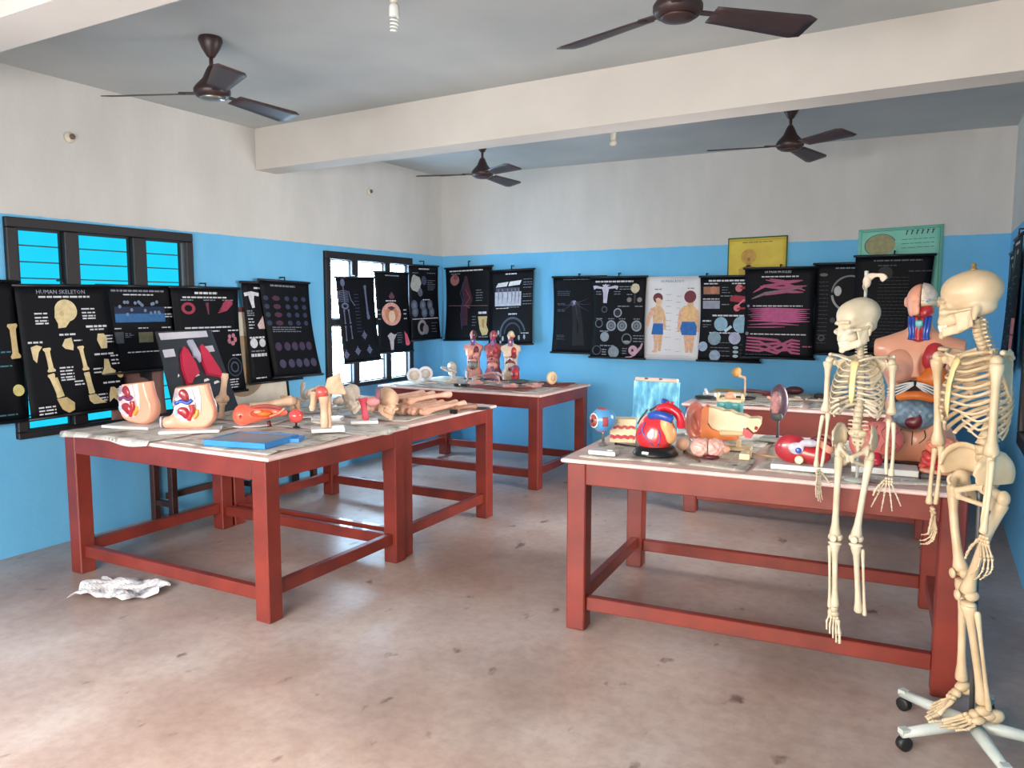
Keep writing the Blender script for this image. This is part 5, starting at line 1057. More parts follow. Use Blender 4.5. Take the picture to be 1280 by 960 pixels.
def torso(root, c):
    def part(nm, key, fn, lo, hi, h, m): return mk(nm, smesh(key, lambda: G().sdf(fn, lo, hi, h), m), root)
    b = part('body', 'torso_body', torso_skin, (-0.21, -0.125, -0.01), (0.21, 0.13, 0.885), 0.0062, c['skin'])
    part('brain', 'torso_brain', lambda P: U(np.maximum(s_ell(P, (0.004, -0.006, 0.806), (0.064, 0.082, 0.072)) + lump_noise(P, 300, 0.002), 0.003 - P[0]), s_ell(P, (0.03, 0.0, 0.80), (0.03, 0.06, 0.04))), (-0.005, -0.105, 0.725), (0.075, 0.085, 0.89), 0.0045, c['brain'])
    part('cheek', 'torso_cheek', lambda P: U(np.maximum(s_ell(P, (0.006, -0.012, 0.782), (0.064, 0.082, 0.026)), 0.003 - P[0]), s_ell(P, (0.072, 0.0, 0.785), (0.010, 0.018, 0.028)), k=0.006), (-0.005, -0.105, 0.735), (0.09, 0.08, 0.82), 0.0045, c['cheek'])
    G().ell((0.030, -0.084, 0.788), 0.012).obj('eyeball', MWHITE, root); G().ell((0.030, -0.0945, 0.788), (0.006, 0.003, 0.006), n=10).obj('iris', MTEAL, root)
    part('jaw_muscle', 'torso_jaw_muscle', lambda P: U(s_ell(P, (0.026, -0.045, 0.742), (0.034, 0.046, 0.032)), s_ell(P, (0.02, -0.075, 0.728), (0.02, 0.016, 0.016)), k=0.01), (-0.012, -0.10, 0.70), (0.07, 0.01, 0.785), 0.0045, c['red'])
    for i, (x, m) in enumerate(((-0.043, MBLUE), (-0.027, MBLUE), (-0.012, c['red']), (0.013, c['red']), (0.028, MBLUE), (0.044, MBLUE))): G().tube(curve([(x * 1.0, -0.050 - 0.01 * cos(x * 40), 0.715), (x * 0.92, -0.066, 0.67), (x * 0.8, -0.068, 0.63), (x * 0.9, -0.075, 0.602)], 4), 0.0098, 8).obj('neck_vessel', m, root)
    part('voice_box', 'torso_voice_box', lambda P: U(s_box(P, (0.0, -0.072, 0.682), (0.018, 0.012, 0.016), 0.006), s_ell(P, (0, -0.074, 0.66), (0.010, 0.010, 0.02)), k=0.008), (-0.025, -0.095, 0.635), (0.025, -0.05, 0.705), 0.004, c['teal'])
    part('windpipe', 'torso_windpipe', lambda P: s_cap(P, (0, -0.070, 0.665), (0, -0.075, 0.605), 0.013), (-0.02, -0.095, 0.585), (0.02, -0.05, 0.685), 0.004, c['red'])
    part('breast_plate', 'torso_breast', lambda P: np.maximum(U(s_ell(P, (-0.072, -0.070, 0.470), (0.076, 0.048, 0.085)), s_ell(P, (-0.078, -0.100, 0.448), (0.050, 0.036, 0.048)), s_ell(P, (-0.080, -0.137, 0.445), (0.006, 0.005, 0.006)), k=0.02), P[0] + 0.0), (-0.155, -0.15, 0.375), (0.01, -0.01, 0.565), 0.005, c['plate'])
    part('lung', 'torso_lung', lambda P: s_ell(P, (0.072, -0.062, 0.515), (0.056, 0.045, 0.075)), (0.01, -0.115, 0.43), (0.135, -0.01, 0.60), 0.005, c['red'])
    part('fat_layer', 'torso_fat', lambda P: U(s_ell(P, (0.080, -0.075, 0.430), (0.052, 0.040, 0.055)), s_ell(P, (0.05, -0.075, 0.41), (0.05, 0.035, 0.03)), k=0.02), (0.0, -0.12, 0.365), (0.14, -0.02, 0.495), 0.005, c['orange'])
    for s in (-1, 1):
        for k in range(4): G().tube(curve([(s * 0.006, -0.112 - 0.002 * k, 0.396 - 0.004 * k), (s * 0.04, -0.113, 0.390 - 0.011 * k), (s * 0.085, -0.098, 0.372 - 0.015 * k), (s * 0.125, -0.058, 0.352 - 0.016 * k)], 5), 0.0042, 7).obj('rib_end', c['rib'], root)
    part('cavity', 'torso_cavity', lambda P: s_ell(P, (0, -0.022, 0.30), (0.122, 0.052, 0.13)), (-0.13, -0.08, 0.165), (0.13, 0.035, 0.435), 0.006, DARKCAV)
    G().tube(curve([(-0.075, -0.085, 0.318), (-0.03, -0.108, 0.330), (0.03, -0.112, 0.334), (0.085, -0.090, 0.318)], 6), [0.016] + [0.022] * 17 + [0.014], 10).obj('stomach', c['orange'], root)
    part('intestines', 'torso_gut', lambda P: s_ell(P, (0, -0.062, 0.238), (0.108, 0.062, 0.080)) + lump_noise(P, 130, 0.006), (-0.125, -0.145, 0.15), (0.125, 0.01, 0.33), 0.005, c['gut'])
    part('bowel', 'torso_bowel', lambda P: U(s_ell(P, (0.0, -0.108, 0.200), (0.038, 0.025, 0.034)), s_ell(P, (0.02, -0.112, 0.22), (0.02, 0.016, 0.03)), k=0.01), (-0.05, -0.14, 0.155), (0.05, -0.07, 0.26), 0.0045, DRED)
    for s in (-1, 1): G().tube(curve([(s * 0.05, -0.104, 0.165), (s * 0.055, -0.112, 0.13), (s * 0.03, -0.118, 0.10)], 5), 0.0022, 6).obj('seam', BLK, root)
    G().tube([(0.0, -0.105, 0.155), (0.0, -0.117, 0.12), (0, -0.119, 0.09)], 0.0022, 6).obj('seam', BLK, root)
    G().box((0, 0.0, -0.010), (0.36, 0.25, 0.02), bev=0.004).obj('base_board', c.get('base', BLK), root)
P_BIG = dict(skin=SKIN, brain=mat('model_brain_grey', (226, 214, 198), (190, 172, 156), rough=0.45, scale=40), cheek=MCREAM, red=MRED, teal=MTEAL, plate=SKIN, orange=MORANGE, rib=MWHITE, gut=MGREY)
t = thing('torso_model', 'large skin-coloured torso model with open belly between the skeletons', 'torso model', (-0.062, 4.20, H4 + 0.030), radians(-4), scale=(0.96, 0.96, 0.945)); torso(t, P_BIG)
# three small torsos on the far table
PK1 = mat('small_torso_pink', (206, 142, 132), (190, 124, 116), rough=0.4, coat=0.3); PK2 = mat('small_torso_flayed', (168, 78, 82), (150, 64, 70), rough=0.4, coat=0.3); PK3 = mat('small_torso_cream', (222, 196, 172), (208, 180, 154), rough=0.4, coat=0.3)
GRN = mat('small_torso_green_gut', (120, 128, 118), (92, 98, 92), rough=0.35, coat=0.3)
for x, y, rz, lb, pal in ((-4.20, 6.93, 0.32, 'small pink torso model with brown hair, left of the three', dict(skin=PK1, brain=BROWNH, cheek=BROWNH, red=DRED, teal=PK1, plate=SKIN_P, orange=PK1, rib=PK1, gut=GRN)),
                          (-3.98, 6.96, 0.25, 'small flayed red torso model in the middle of the three', dict(skin=PK2, brain=PK2, cheek=PK1, red=MRED, teal=PK2, plate=PK2, orange=PK2, rib=PK1, gut=PK1)),
                          (-3.77, 6.95, 0.30, 'small cream torso model, right of the three', dict(skin=PK3, brain=MCREAM, cheek=PK3, red=MRED, teal=PK3, plate=PK3, orange=REDCL, rib=MWHITE, gut=BONE_G))):
    t = thing('torso_model', lb, 'torso model', (x, y, H3 + 0.022), rz, scale=(0.50, 0.50, 0.565), group='small torso models'); torso(t, pal)
h_ = thing('organ_model', 'small red and violet organ lump beside the cream torso', 'organ model', (-3.655, 6.83, H3 + 0.008))
G().ell((0, 0, 0.075), (0.045, 0.035, 0.075)).obj('red_lobe', MRED, h_); G().ell((0, -0.03, 0.08), (0.018, 0.012, 0.025)).obj('dark_hole', DRED, h_); G().ell((-0.01, 0.02, 0.13), (0.05, 0.03, 0.045)).obj('violet_lobe', mat('violet_organ', (122, 82, 116), (104, 68, 100), rough=0.4), h_)
h_ = thing('organ_model', 'blue and violet organ lump between the small torsos', 'organ model', (-3.90, 6.80, H3 + 0.008))
G().ell((0, 0, 0.07), (0.035, 0.03, 0.07)).obj('violet_lobe', MATS['violet_organ'], h_); G().ell((0.045, 0.01, 0.055), (0.035, 0.03, 0.055)).obj('blue_lobe', mat('grey_blue_organ', (116, 124, 160), (100, 108, 146), rough=0.4), h_); G().ell((-0.005, -0.03, 0.06), (0.012, 0.01, 0.016)).obj('white_spot', MWHITE, h_)

# ---- heart on a black base
ht = thing('heart_model', 'large red heart model on a black base beside the eye', 'heart model', (-1.222, 3.80, H4 + 0.012), radians(-12))
G().lathe([(0.095, 0), (0.112, 0.004), (0.112, 0.012), (0.098, 0.030), (0.090, 0.044), (0.03, 0.046)], 36).obj('base', BLK, ht)
G().box((0.004, -0.107, 0.022), (0.036, 0.004, 0.014), RX(radians(-32))).obj('label_plate', MWHITE, ht)
def heart(P): return U(s_ell(P, (0, 0, 0.115), (0.088, 0.078, 0.092)), s_ell(P, (-0.012, 0, 0.08), (0.090, 0.080, 0.055)), s_ell(P, (0.02, 0.01, 0.175), (0.05, 0.05, 0.04)), k=0.03) + lump_noise(P, 55, 0.003)
HEARTM = mat('heart_red_plastic', (206, 44, 52), (196, 92, 78), rough=0.3, scale=9, amount=(0.52, 0.66), coat=0.4)
hb = G().sdf(heart, (-0.11, -0.095, 0.03), (0.11, 0.10, 0.235), 0.0048).obj('ventricles', HEARTM, ht)
for q in ([(-0.02, -0.072, 0.17), (-0.03, -0.084, 0.13), (0.0, -0.085, 0.09), (0.03, -0.080, 0.06)], [(-0.03, -0.084, 0.13), (-0.06, -0.066, 0.10), (-0.07, -0.055, 0.07)], [(0.05, -0.066, 0.14), (0.06, -0.060, 0.10), (0.05, -0.068, 0.06)]): G().tube(curve(q, 5), 0.0028, 6).obj('coronary_vessel', MBLUE, hb)
G().tube(curve([(-0.085, -0.02, 0.10), (-0.07, -0.02, 0.16), (-0.03, -0.01, 0.20), (0.01, 0.0, 0.215)], 5), 0.010, 8).obj('rim', SKIN_P, ht)
ha = G().tube(curve([(0.01, 0.01, 0.175), (0.015, 0.01, 0.222), (0.050, 0.01, 0.240), (0.100, 0.012, 0.226), (0.125, 0.02, 0.188), (0.122, 0.03, 0.150)], 7), [0.024] * 20 + [0.022] * 16, 14).obj('aorta', mat('aorta_red', (206, 30, 48), (190, 24, 42), rough=0.3, coat=0.4), ht)
G().tube(curve([(-0.01, -0.035, 0.195), (0.03, -0.048, 0.208), (0.07, -0.045, 0.204), (0.105, -0.025, 0.190)], 6), [0.022] * 19, 12).obj('pulmonary_artery', MBLUE, ht)
G().tube(curve([(0.015, 0.035, 0.20), (0.02, 0.045, 0.25), (0.028, 0.045, 0.272)], 5), [0.022] * 10 + [0.018], 12).obj('vena_cava', MBLUE, ht)
for k in range(3): G().tube([(0.03 + 0.022 * k, 0.02, 0.245), (0.033 + 0.022 * k, 0.022, 0.270)], 0.008, 9).obj('arch_branch', MBLUE if k == 0 else MATS['aorta_red'], ha)
G().sdf(lambda P: U(s_ell(P, (0.070, -0.020, 0.160), (0.032, 0.036, 0.05)), s_ell(P, (0.088, -0.005, 0.11), (0.022, 0.04, 0.045)), k=0.02), (0.03, -0.07, 0.055), (0.125, 0.05, 0.22), 0.005).obj('atrium', mat('heart_atrium_peach', (236, 178, 120), (226, 160, 104), rough=0.35, coat=0.3), ht)

# ---- eye model
EYEB = mat('eye_model_blue', (88, 160, 212), (72, 140, 196), rough=0.3, coat=0.4)
ey = thing('eye_model', 'big blue eyeball model on a clear stem at the table end', 'eye model', (-1.560, 3.93, H4 + 0.012), radians(-20))
G().lathe([(0.03, 0), (0.03, 0.006), (0.01, 0.012), (0.008, 0.02)], 16).obj('base', MATS['dull_chrome'], ey)
G().lathe([(0.008, 0.018), (0.006, 0.06), (0.014, 0.072)], 12).obj('stem', MATS['dull_chrome'], ey)
eb = G().ell((0, 0, 0.135), 0.067, n=28, m=18).obj('globe', EYEB, ey)
Rf = RX(radians(90)) ; fr_ = RZ(radians(-14))
G().lathe([(0.034, 0.060), (0.033, 0.0665), (0.012, 0.071)], 24, c=(0, 0, 0.135), R=fr_ @ Rf).obj('iris', mat('iris_brown_red', (170, 84, 74), (120, 50, 48), rough=0.3, scale=40, coat=0.5), ey)
G().lathe([(0.011, 0.0705), (0.011, 0.072), (0.004, 0.0725)], 16, c=(0, 0, 0.135), R=fr_ @ Rf).obj('pupil', BLK, ey)
G().tube([fr_ @ Vector((0.036 * cos(a), -0.060, 0.036 * sin(a))) + Vector((0, 0, 0.135)) for a in np.linspace(0, 2 * pi, 25)], 0.004, 6, caps=False).obj('rim', MWHITE, ey)
g = G(); g.grid(lambda u, v: (0.0685 * cos(radians(-52 + 26 * u)) * cos(radians(-24 + 44 * v)), 0.0685 * sin(radians(-52 + 26 * u)) * cos(radians(-24 + 44 * v)), 0.135 + 0.0685 * sin(radians(-24 + 44 * v))), 6, 8, th=0.006); g.obj('muscle_patch', mat('eye_muscle', (170, 76, 84), (150, 62, 72), rough=0.4), ey)
for sg in (1, -1): G().grid(lambda u, v: (0.0685 * cos(radians(200 + 140 * u)) * cos(radians(sg * (58 + 22 * v))), 0.0685 * sin(radians(200 + 140 * u)) * cos(radians(58 + 22 * v)), 0.135 + 0.0685 * sin(radians(sg * (58 + 22 * v)))), 8, 3, th=0.005 * sg).obj('muscle_band', MATS['eye_muscle'], ey)

# ---- block of skin layers behind the eye
sb = thing('skin_block_model', 'cream and red layered block behind the blue eyeball', 'block model', (-1.505, 4.09, H4 + 0.012), radians(18))
for z0, z1, m, wv in ((0, 0.022, MCREAM, 0), (0.022, 0.040, mat('layer_crimson', (206, 44, 72), (190, 36, 62), rough=0.35), 0.004), (0.040, 0.078, MCREAM, 0.004), (0.078, 0.092, MATS['layer_crimson'], 0.006), (0.092, 0.128, MCREAM, 0.003)):
    V = []; n = 14
    for yy in (-0.05, 0.05):
        for i in range(n + 1): V += [(-0.068 + 0.136 * i / n, yy, z0 + wv * sin(i * 1.7)), (-0.068 + 0.136 * i / n, yy, z1 + (0.005 * sin(i * 1.7 + 1) if z1 < 0.12 else 0))]
    o = 2 * (n + 1); Fc = []
    for i in range(n): a = 2 * i; Fc += [(a, a + 2, a + 3, a + 1), (o + a, o + a + 1, o + a + 3, o + a + 2), (a + 1, a + 3, o + a + 3, o + a + 1), (a, o + a, o + a + 2, a + 2)]
    Fc += [(0, 1, o + 1, o), (2 * n, o + 2 * n, o + 2 * n + 1, 2 * n + 1)]
    G().add(V, Fc).obj('layer', m, sb)

# ---- painted panel standing behind the heart
pn = thing('painted_panel', 'blue painted panel with a pale top strip behind the heart', 'panel', (-1.475, 4.55, H4 + 0.012), rot=(radians(-6), 0, radians(-2)))
def paint_mat():
    m = bpy.data.materials.new('blue_brush_painting'); m.use_nodes = True; nt = m.node_tree; b = nt.nodes['Principled BSDF']; b.inputs['Roughness'].default_value = 0.5
    tc = nt.nodes.new('ShaderNodeTexCoord'); mp = nt.nodes.new('ShaderNodeMapping'); mp.inputs['Scale'].default_value = (26, 26, 9); nz = nt.nodes.new('ShaderNodeTexNoise'); nz.inputs['Scale'].default_value = 1; nz.inputs['Detail'].default_value = 3
    r = nt.nodes.new('ShaderNodeValToRGB'); e = r.color_ramp.elements
    for pz, c in ((0.3, (30, 84, 160)), (0.42, (66, 150, 190)), (0.52, (74, 168, 206)), (0.62, (120, 200, 220)), (0.72, (196, 222, 226))):
        x = e.new(pz); x.color = lin(c)
    e.remove(e[0]); e.remove(e[-1])
    nt.links.new(tc.outputs['Object'], mp.inputs[0]); nt.links.new(mp.outputs[0], nz.inputs['Vector']); nt.links.new(nz.outputs['Fac'], r.inputs['Fac']); nt.links.new(r.outputs['Color'], b.inputs['Base Color']); return m
G().box((0, 0, 0.145), (0.285, 0.012, 0.29), bev=0.002).obj('canvas', paint_mat(), pn)
G().box((0.0, -0.004, 0.300), (0.265, 0.028, 0.024), bev=0.005).obj('top_strip', mat('pale_wood_strip', (214, 192, 178), (196, 172, 158)), pn)
for x in (-0.06, 0.03): G().box((x, -0.016, 0.305), (0.02, 0.01, 0.010)).obj('clip', BLK, pn)
for a, b, w0 in (((-0.10, 0.03), (-0.085, 0.065), 0.012), ((-0.09, 0.055), (-0.045, 0.12), 0.005), ((-0.03, 0.115), (0.045, 0.165), 0.007)): G().tube([(a[0], -0.010, a[1]), (b[0], -0.010, b[1])], [w0, w0 * 0.7], 8, flat=0.4).obj('painted_stroke', mat('brown_paint', (110, 72, 70), (92, 58, 58)), pn)

# ---- ear model
em = thing('ear_model', 'big ear model with pink outer ear and cream bone', 'ear model', (-0.960, 4.16, H4 + 0.012), radians(6))
def pinna(P):
    d = s_ell(P, (-0.150, -0.008, 0.135), (0.056, 0.052, 0.100)); d = U(d, s_ell(P, (-0.140, -0.01, 0.050), (0.034, 0.034, 0.042)), k=0.03)
    d = SUB(d, s_ell(P, (-0.135, -0.062, 0.130), (0.028, 0.034, 0.062)), k=0.02)
    d = SUB(d, s_ell(P, (-0.125, -0.045, 0.090), (0.018, 0.026, 0.024)), k=0.01)
    return U(d, s_cap(P, (-0.165, -0.036, 0.17), (-0.140, -0.030, 0.10), 0.009), s_cap(P, (-0.118, -0.036, 0.085), (-0.110, -0.03, 0.105), 0.010), k=0.01)
G().sdf(pinna, (-0.215, -0.07, 0.0), (-0.085, 0.055, 0.245), 0.0045).obj('outer_ear', mat('ear_pink', (226, 142, 124), (214, 124, 108), rough=0.28, coat=0.5), em)
MV = Matrix(((1, 0, 0, 0), (0, 0, 1, -0.062), (0, 1, 0, 0), (0, 0, 0, 1)))
G().prism([(-0.112, 0.05), (-0.112, 0.205), (-0.095, 0.222), (-0.078, 0.214), (-0.080, 0.13), (-0.06, 0.105), (-0.02, 0.095), (-0.015, 0.07), (0.03, 0.072), (0.07, 0.078), (0.07, 0.055), (0.02, 0.05), (-0.02, 0.04)], 0.085, MV).obj('ear_fat', MORANGE, em)
MV2 = Matrix(((1, 0, 0, 0), (0, 0, 1, -0.050), (0, 1, 0, 0), (0, 0, 0, 1)))
G().prism([(-0.085, 0.215), (-0.03, 0.208), (-0.005, 0.198), (0.03, 0.200), (0.06, 0.185), (0.10, 0.180), (0.125, 0.168), (0.165, 0.172), (0.182, 0.168), (0.180, 0.130), (0.165, 0.105), (0.150, 0.098), (0.118, 0.125), (0.100, 0.100), (0.060, 0.095), (0.015, 0.100), (-0.025, 0.096), (-0.06, 0.108), (-0.078, 0.135)], 0.10, MV2).obj('temporal_bone', MCREAM, em)
G().sdf(lambda P: s_cap(P, (-0.01, -0.04, 0.085), (0.09, -0.045, 0.088), 0.020, 0.014), (-0.04, -0.07, 0.05), (0.12, -0.015, 0.115), 0.004).obj('ear_canal', mat('canal_cream', (226, 200, 156), (208, 180, 136)), em)
G().prism([(0.100, 0.118), (0.125, 0.112), (0.150, 0.088), (0.140, 0.068), (0.110, 0.072), (0.098, 0.092)], 0.03, Matrix(((1, 0, 0, 0), (0, 0, 1, -0.066), (0, 1, 0, 0), (0, 0, 0, 1)))).obj('cochlea', mat('cochlea_red', (206, 52, 74), (190, 42, 64), rough=0.35, coat=0.3), em)
G().tube([(0.160, -0.052, 0.115), (0.164, -0.054, 0.13)], 0.008, 8).obj('nerve_end', MRED, em)
G().box((0.06, -0.02, 0.008), (0.16, 0.10, 0.016), bev=0.003).obj('base', MCREAM, em); G().box((0.075, -0.02, 0.036), (0.02, 0.03, 0.045)).obj('post', MCREAM, em)
pk = thing('clear_stopper', 'small glossy clear stopper in front of the ear', 'stopper', (-1.085, 4.02, H4 + 0.012)); G().lathe([(0.018, 0), (0.020, 0.02), (0.010, 0.035), (0.016, 0.055), (0.008, 0.064)], 16).obj('body', mat('milky_plastic', (206, 190, 190), (190, 172, 174), rough=0.1, coat=0.8), pk)

# ---- brain, ball and stick in front
bn = thing('brain_model', 'small pale pink brain model at the front of the table', 'brain model', (-0.962, 3.86, H4 + 0.012), radians(12))
def hemi(s): return lambda P: np.maximum(s_ell(P, (s * 0.030 - 0.008, 0, 0.047), (0.052, 0.060, 0.047)) + 0.0035 * np.sin(P[0] * 170 + 2 * np.sin(P[1] * 120)) * np.sin(P[2] * 150 + 2 * np.sin(P[1] * 90 + s)), -s * (P[0] + 0.008) + 0.002)
BRP = mat('brain_pale_pink', (236, 190, 176), (222, 160, 150), rough=0.4, scale=40, coat=0.2)
for s in (-1, 1): G().sdf(hemi(s), (-0.10, -0.07, 0.0), (0.09, 0.07, 0.10), 0.0036).obj('hemisphere', BRP, bn)
G().ell((0.072, -0.005, 0.045), (0.026, 0.022, 0.02)).obj('stem', SKIN_P, bn); G().ell((0.01, -0.04, 0.010), (0.04, 0.022, 0.012)).obj('underside', DRED, bn)
bl = thing('small_ball_model', 'small cream ball beside the heart base', 'ball model', (-1.135, 3.99, H4 + 0.012)); G().ell((0, 0, 0.034), (0.036, 0.034, 0.034), n=20, m=12).obj('ball', mat('ball_peach', (236, 202, 176), (224, 186, 160), rough=0.4), bl); G().lathe([(0.012, 0), (0.012, 0.006), (0.006, 0.008)], 10).obj('foot', MCREAM, bl)
def stick(label, a, b, r, m, z, cat='stick', name='stick', knob=True):
    t = thing(name, label, cat, ((a[0] + b[0]) / 2, (a[1] + b[1]) / 2, z)); c = Vector(((a[0] + b[0]) / 2, (a[1] + b[1]) / 2)); A = Vector((a[0] - c.x, a[1] - c.y, r)); B = Vector((b[0] - c.x, b[1] - c.y, r))
    G().tube([A, A.lerp(B, 0.5), B], [r, r * 0.9, r * 0.75], 8).obj('shaft', m, t)
    if knob: G().tube([A, A.lerp(B, 0.08)], [r * 1.25, r * 1.2], 8).obj('grip', BLK, t)
BRN = mat('brown_stick_wood', (104, 70, 54), (84, 54, 42), rough=0.6)
stick('brown stick lying from the heart base towards the brain', (-1.10, 3.90), (-0.97, 3.70), 0.008, BRN, H4 + 0.012)
stick('long thin cane lying behind the brain towards the red kidney', (-0.84, 4.02), (-0.62, 3.98), 0.008, mat('cane', (188, 156, 124), (166, 134, 104)), H4 + 0.012)
stick('thin dark handle behind the heart base', (-1.50, 3.96), (-1.36, 3.93), 0.006, BLK, H4 + 0.012)
stick('black handled stick in front of the intestine model', (-0.03, 3.83), (0.08, 3.82), 0.013, mat('grey_handle', (84, 80, 78), (60, 58, 58)), H4 + 0.012)

# ---- white plaster bits
def slab(label, x, y, z, d, rz, m=MWHITE, name='model_base', cat='base'):
    t = thing(name, label, cat, (x, y, z), rz); G().box((0, 0, d[2] / 2), d, bev=0.003).obj('plate', m, t); G().box((d[0] * 0.25, 0, d[2] + 0.002), (d[0] * 0.2, d[1] * 0.4, 0.004)).obj('socket', m, t)
slab('empty white base at the left end of the front table', -1.455, 3.68, H4 + 0.012, (0.14, 0.075, 0.022), 0.05)
slab('empty white base behind the heart near the painted panel', -1.20, 4.50, H4 + 0.012, (0.13, 0.09, 0.02), 0.3)
slab('white stand base with a post in front of the ear', -0.80, 3.93, H4 + 0.012, (0.05, 0.11, 0.03), 0.1, MCREAM)
slab('white base between the ear model and the kidney', -0.53, 4.46, H4 + 0.012, (0.17, 0.10, 0.022), 0.05)

# ---- larynx
lx = thing('larynx_model', 'teal and white voice box model behind the ear', 'larynx model', (-1.005, 4.47, H4 + 0.012), scale=1.12)
G().sdf(lambda P: SUB(U(s_box(P, (0, 0, 0.15), (0.060, 0.042, 0.045), 0.02), s_ell(P, (0, -0.035, 0.145), (0.022, 0.02, 0.045)), k=0.012), s_ell(P, (0, 0, 0.20), (0.046, 0.03, 0.03))), (-0.07, -0.065, 0.095), (0.07, 0.055, 0.205), 0.0045).obj('cartilage', MTEAL, lx)
G().lathe([(0.04, 0), (0.045, 0.01), (0.036, 0.02), (0.034, 0.10), (0.04, 0.108)], 20).obj('windpipe', MCREAM, lx)
G().sdf(lambda P: SUB(s_box(P, (0, 0, 0.192), (0.058, 0.040, 0.010), 0.008), s_ell(P, (0, 0, 0.20), (0.044, 0.028, 0.03))), (-0.065, -0.05, 0.175), (0.065, 0.05, 0.21), 0.004).obj('rim', MCREAM, lx)
for s in (-1, 1): G().tube([(s * 0.056, 0, 0.185), (s * 0.062, 0, 0.205), (s * 0.056, 0.0, 0.228)], [0.010, 0.010, 0.006], 8).obj('horn', MCREAM, lx)
G().ell((0, 0, 0.212), (0.028, 0.024, 0.024)).obj('epiglottis', SKIN_P, lx)

# ---- kidney on a stem
kd = thing('kidney_model', 'dark purple kidney model on a stem behind the red kidney', 'kidney model', (-0.745, 4.50, H4 + 0.012), radians(-10))
G().box((0.0, 0, 0.011), (0.17, 0.10, 0.022), bev=0.004).obj('base', mat('glass_grey_base', (176, 186, 186), (160, 172, 172), rough=0.2), kd); G().lathe([(0.010, 0.02), (0.007, 0.10), (0.012, 0.125)], 12).obj('stem', mat('grey_stem', (90, 84, 94), (78, 72, 82)), kd)
KPUR = mat('kidney_dark_purple', (92, 70, 84), (72, 54, 68), rough=0.35, scale=20, coat=0.3)
G().sdf(lambda P: SUB(s_ell(P, (0, 0, 0.215), (0.052, 0.034, 0.102)), s_ell(P, (-0.062, -0.01, 0.215), (0.030, 0.05, 0.036)), k=0.02), (-0.06, -0.04, 0.105), (0.06, 0.04, 0.325), 0.0045).obj('body', KPUR, kd)
G().sdf(lambda P: s_ell(P, (-0.008, -0.028, 0.212), (0.028, 0.012, 0.070)) + lump_noise(P, 160, 0.004), (-0.045, -0.05, 0.13), (0.03, -0.01, 0.29), 0.004).obj('pelvis_section', mat('kidney_section_pink', (196, 140, 140), (150, 100, 104), scale=25), kd)
G().ell((0.0, -0.026, 0.140), (0.036, 0.016, 0.026)).obj('lower_section', mat('kidney_grey', (86, 90, 94), (70, 74, 80)), kd); G().tube([(-0.03, -0.02, 0.235), (-0.055, -0.025, 0.245)], 0.008, 8).obj('artery', SKIN_P, kd)

# ---- red kidney section on a white base
ks = thing('kidney_section_model', 'red bean-shaped section model on a white base at the front', 'kidney model', (-0.500, 3.80, H4 + 0.012), radians(4))
G().box((0.0, 0, 0.012), (0.29, 0.13, 0.024), bev=0.003).obj('base', MWHITE, ks)
KRED = mat('section_red', (176, 42, 54), (156, 34, 46), rough=0.3, scale=16, coat=0.4)
G().sdf(lambda P: U(s_ell(P, (-0.062, 0, 0.090), (0.075, 0.034, 0.066)), s_ell(P, (0.035, 0.0, 0.065), (0.072, 0.034, 0.042)), k=0.03), (-0.145, -0.04, 0.018), (0.115, 0.04, 0.165), 0.005).obj('body', KRED, ks)
G().sdf(lambda P: U(s_ell(P, (-0.040, -0.034, 0.098), (0.034, 0.010, 0.028)), s_ell(P, (0.015, -0.030, 0.125), (0.040, 0.014, 0.018)), k=0.01), (-0.08, -0.05, 0.06), (0.06, -0.01, 0.15), 0.004).obj('white_core', mat('section_white', (206, 202, 210), (170, 168, 186), scale=30), ks)
G().ell((-0.030, -0.042, 0.090), (0.014, 0.006, 0.014)).obj('blue_core', MBLUE, ks); G().lathe([(0.019, 0), (0.019, 0.012), (0.012, 0.014)], 18, c=(-0.025, -0.034, 0.047), R=RX(pi / 2)).obj('cream_disc', MCREAM, ks)
G().sdf(lambda P: U(s_ell(P, (0.075, 0.03, 0.130), (0.042, 0.030, 0.032)), s_ell(P, (0.09, 0.01, 0.1), (0.03, 0.03, 0.03)), k=0.02), (0.03, -0.03, 0.06), (0.125, 0.07, 0.17), 0.005).obj('gland', SKIN, ks)
G().tube(curve([(0.02, 0.0, 0.13), (0.06, -0.01, 0.15), (0.11, -0.01, 0.12)], 5), 0.012, 8).obj('duct', DRED, ks)

# ---- pink stomach with veins on a white base
sm_ = thing('stomach_model', 'pink veined stomach model on a white base beside the hanging skeleton', 'stomach model', (-0.205, 3.92, H4 + 0.012), radians(4))
G().box((0.03, -0.015, 0.014), (0.27, 0.14, 0.028), bev=0.003).obj('base', MWHITE, sm_)
so = G().sdf(lambda P: U(s_ell(P, (0.0, 0, 0.145), (0.105, 0.060, 0.080)), s_ell(P, (-0.05, 0, 0.12), (0.07, 0.055, 0.07)), k=0.03), (-0.13, -0.07, 0.04), (0.115, 0.07, 0.235), 0.0055).obj('body', MPINK, sm_)
rr_ = random.Random(3)
for k in range(7):
    x0 = -0.08 + 0.025 * k; pts = []
    for j in range(6):
        x = x0 + 0.012 * sin(j * 1.9 + k) ; z = 0.10 + 0.022 * j; q = 1 - (x / 0.107) ** 2 - ((z - 0.145) / 0.082) ** 2
        if q > 0.05: pts.append((x, -0.061 * math.sqrt(q) - 0.0008, z))
    if len(pts) > 2: G().tube(pts, 0.0014, 5).obj('vein', MATS['section_red'], so)
G().tube(curve([(-0.015, -0.02, 0.085), (-0.005, -0.045, 0.060), (0.0, -0.055, 0.034)], 5), [0.026] * 8 + [0.020] * 3, 12).obj('outlet', mat('outlet_crimson', (204, 44, 66), (186, 36, 56), rough=0.3, coat=0.3), sm_)

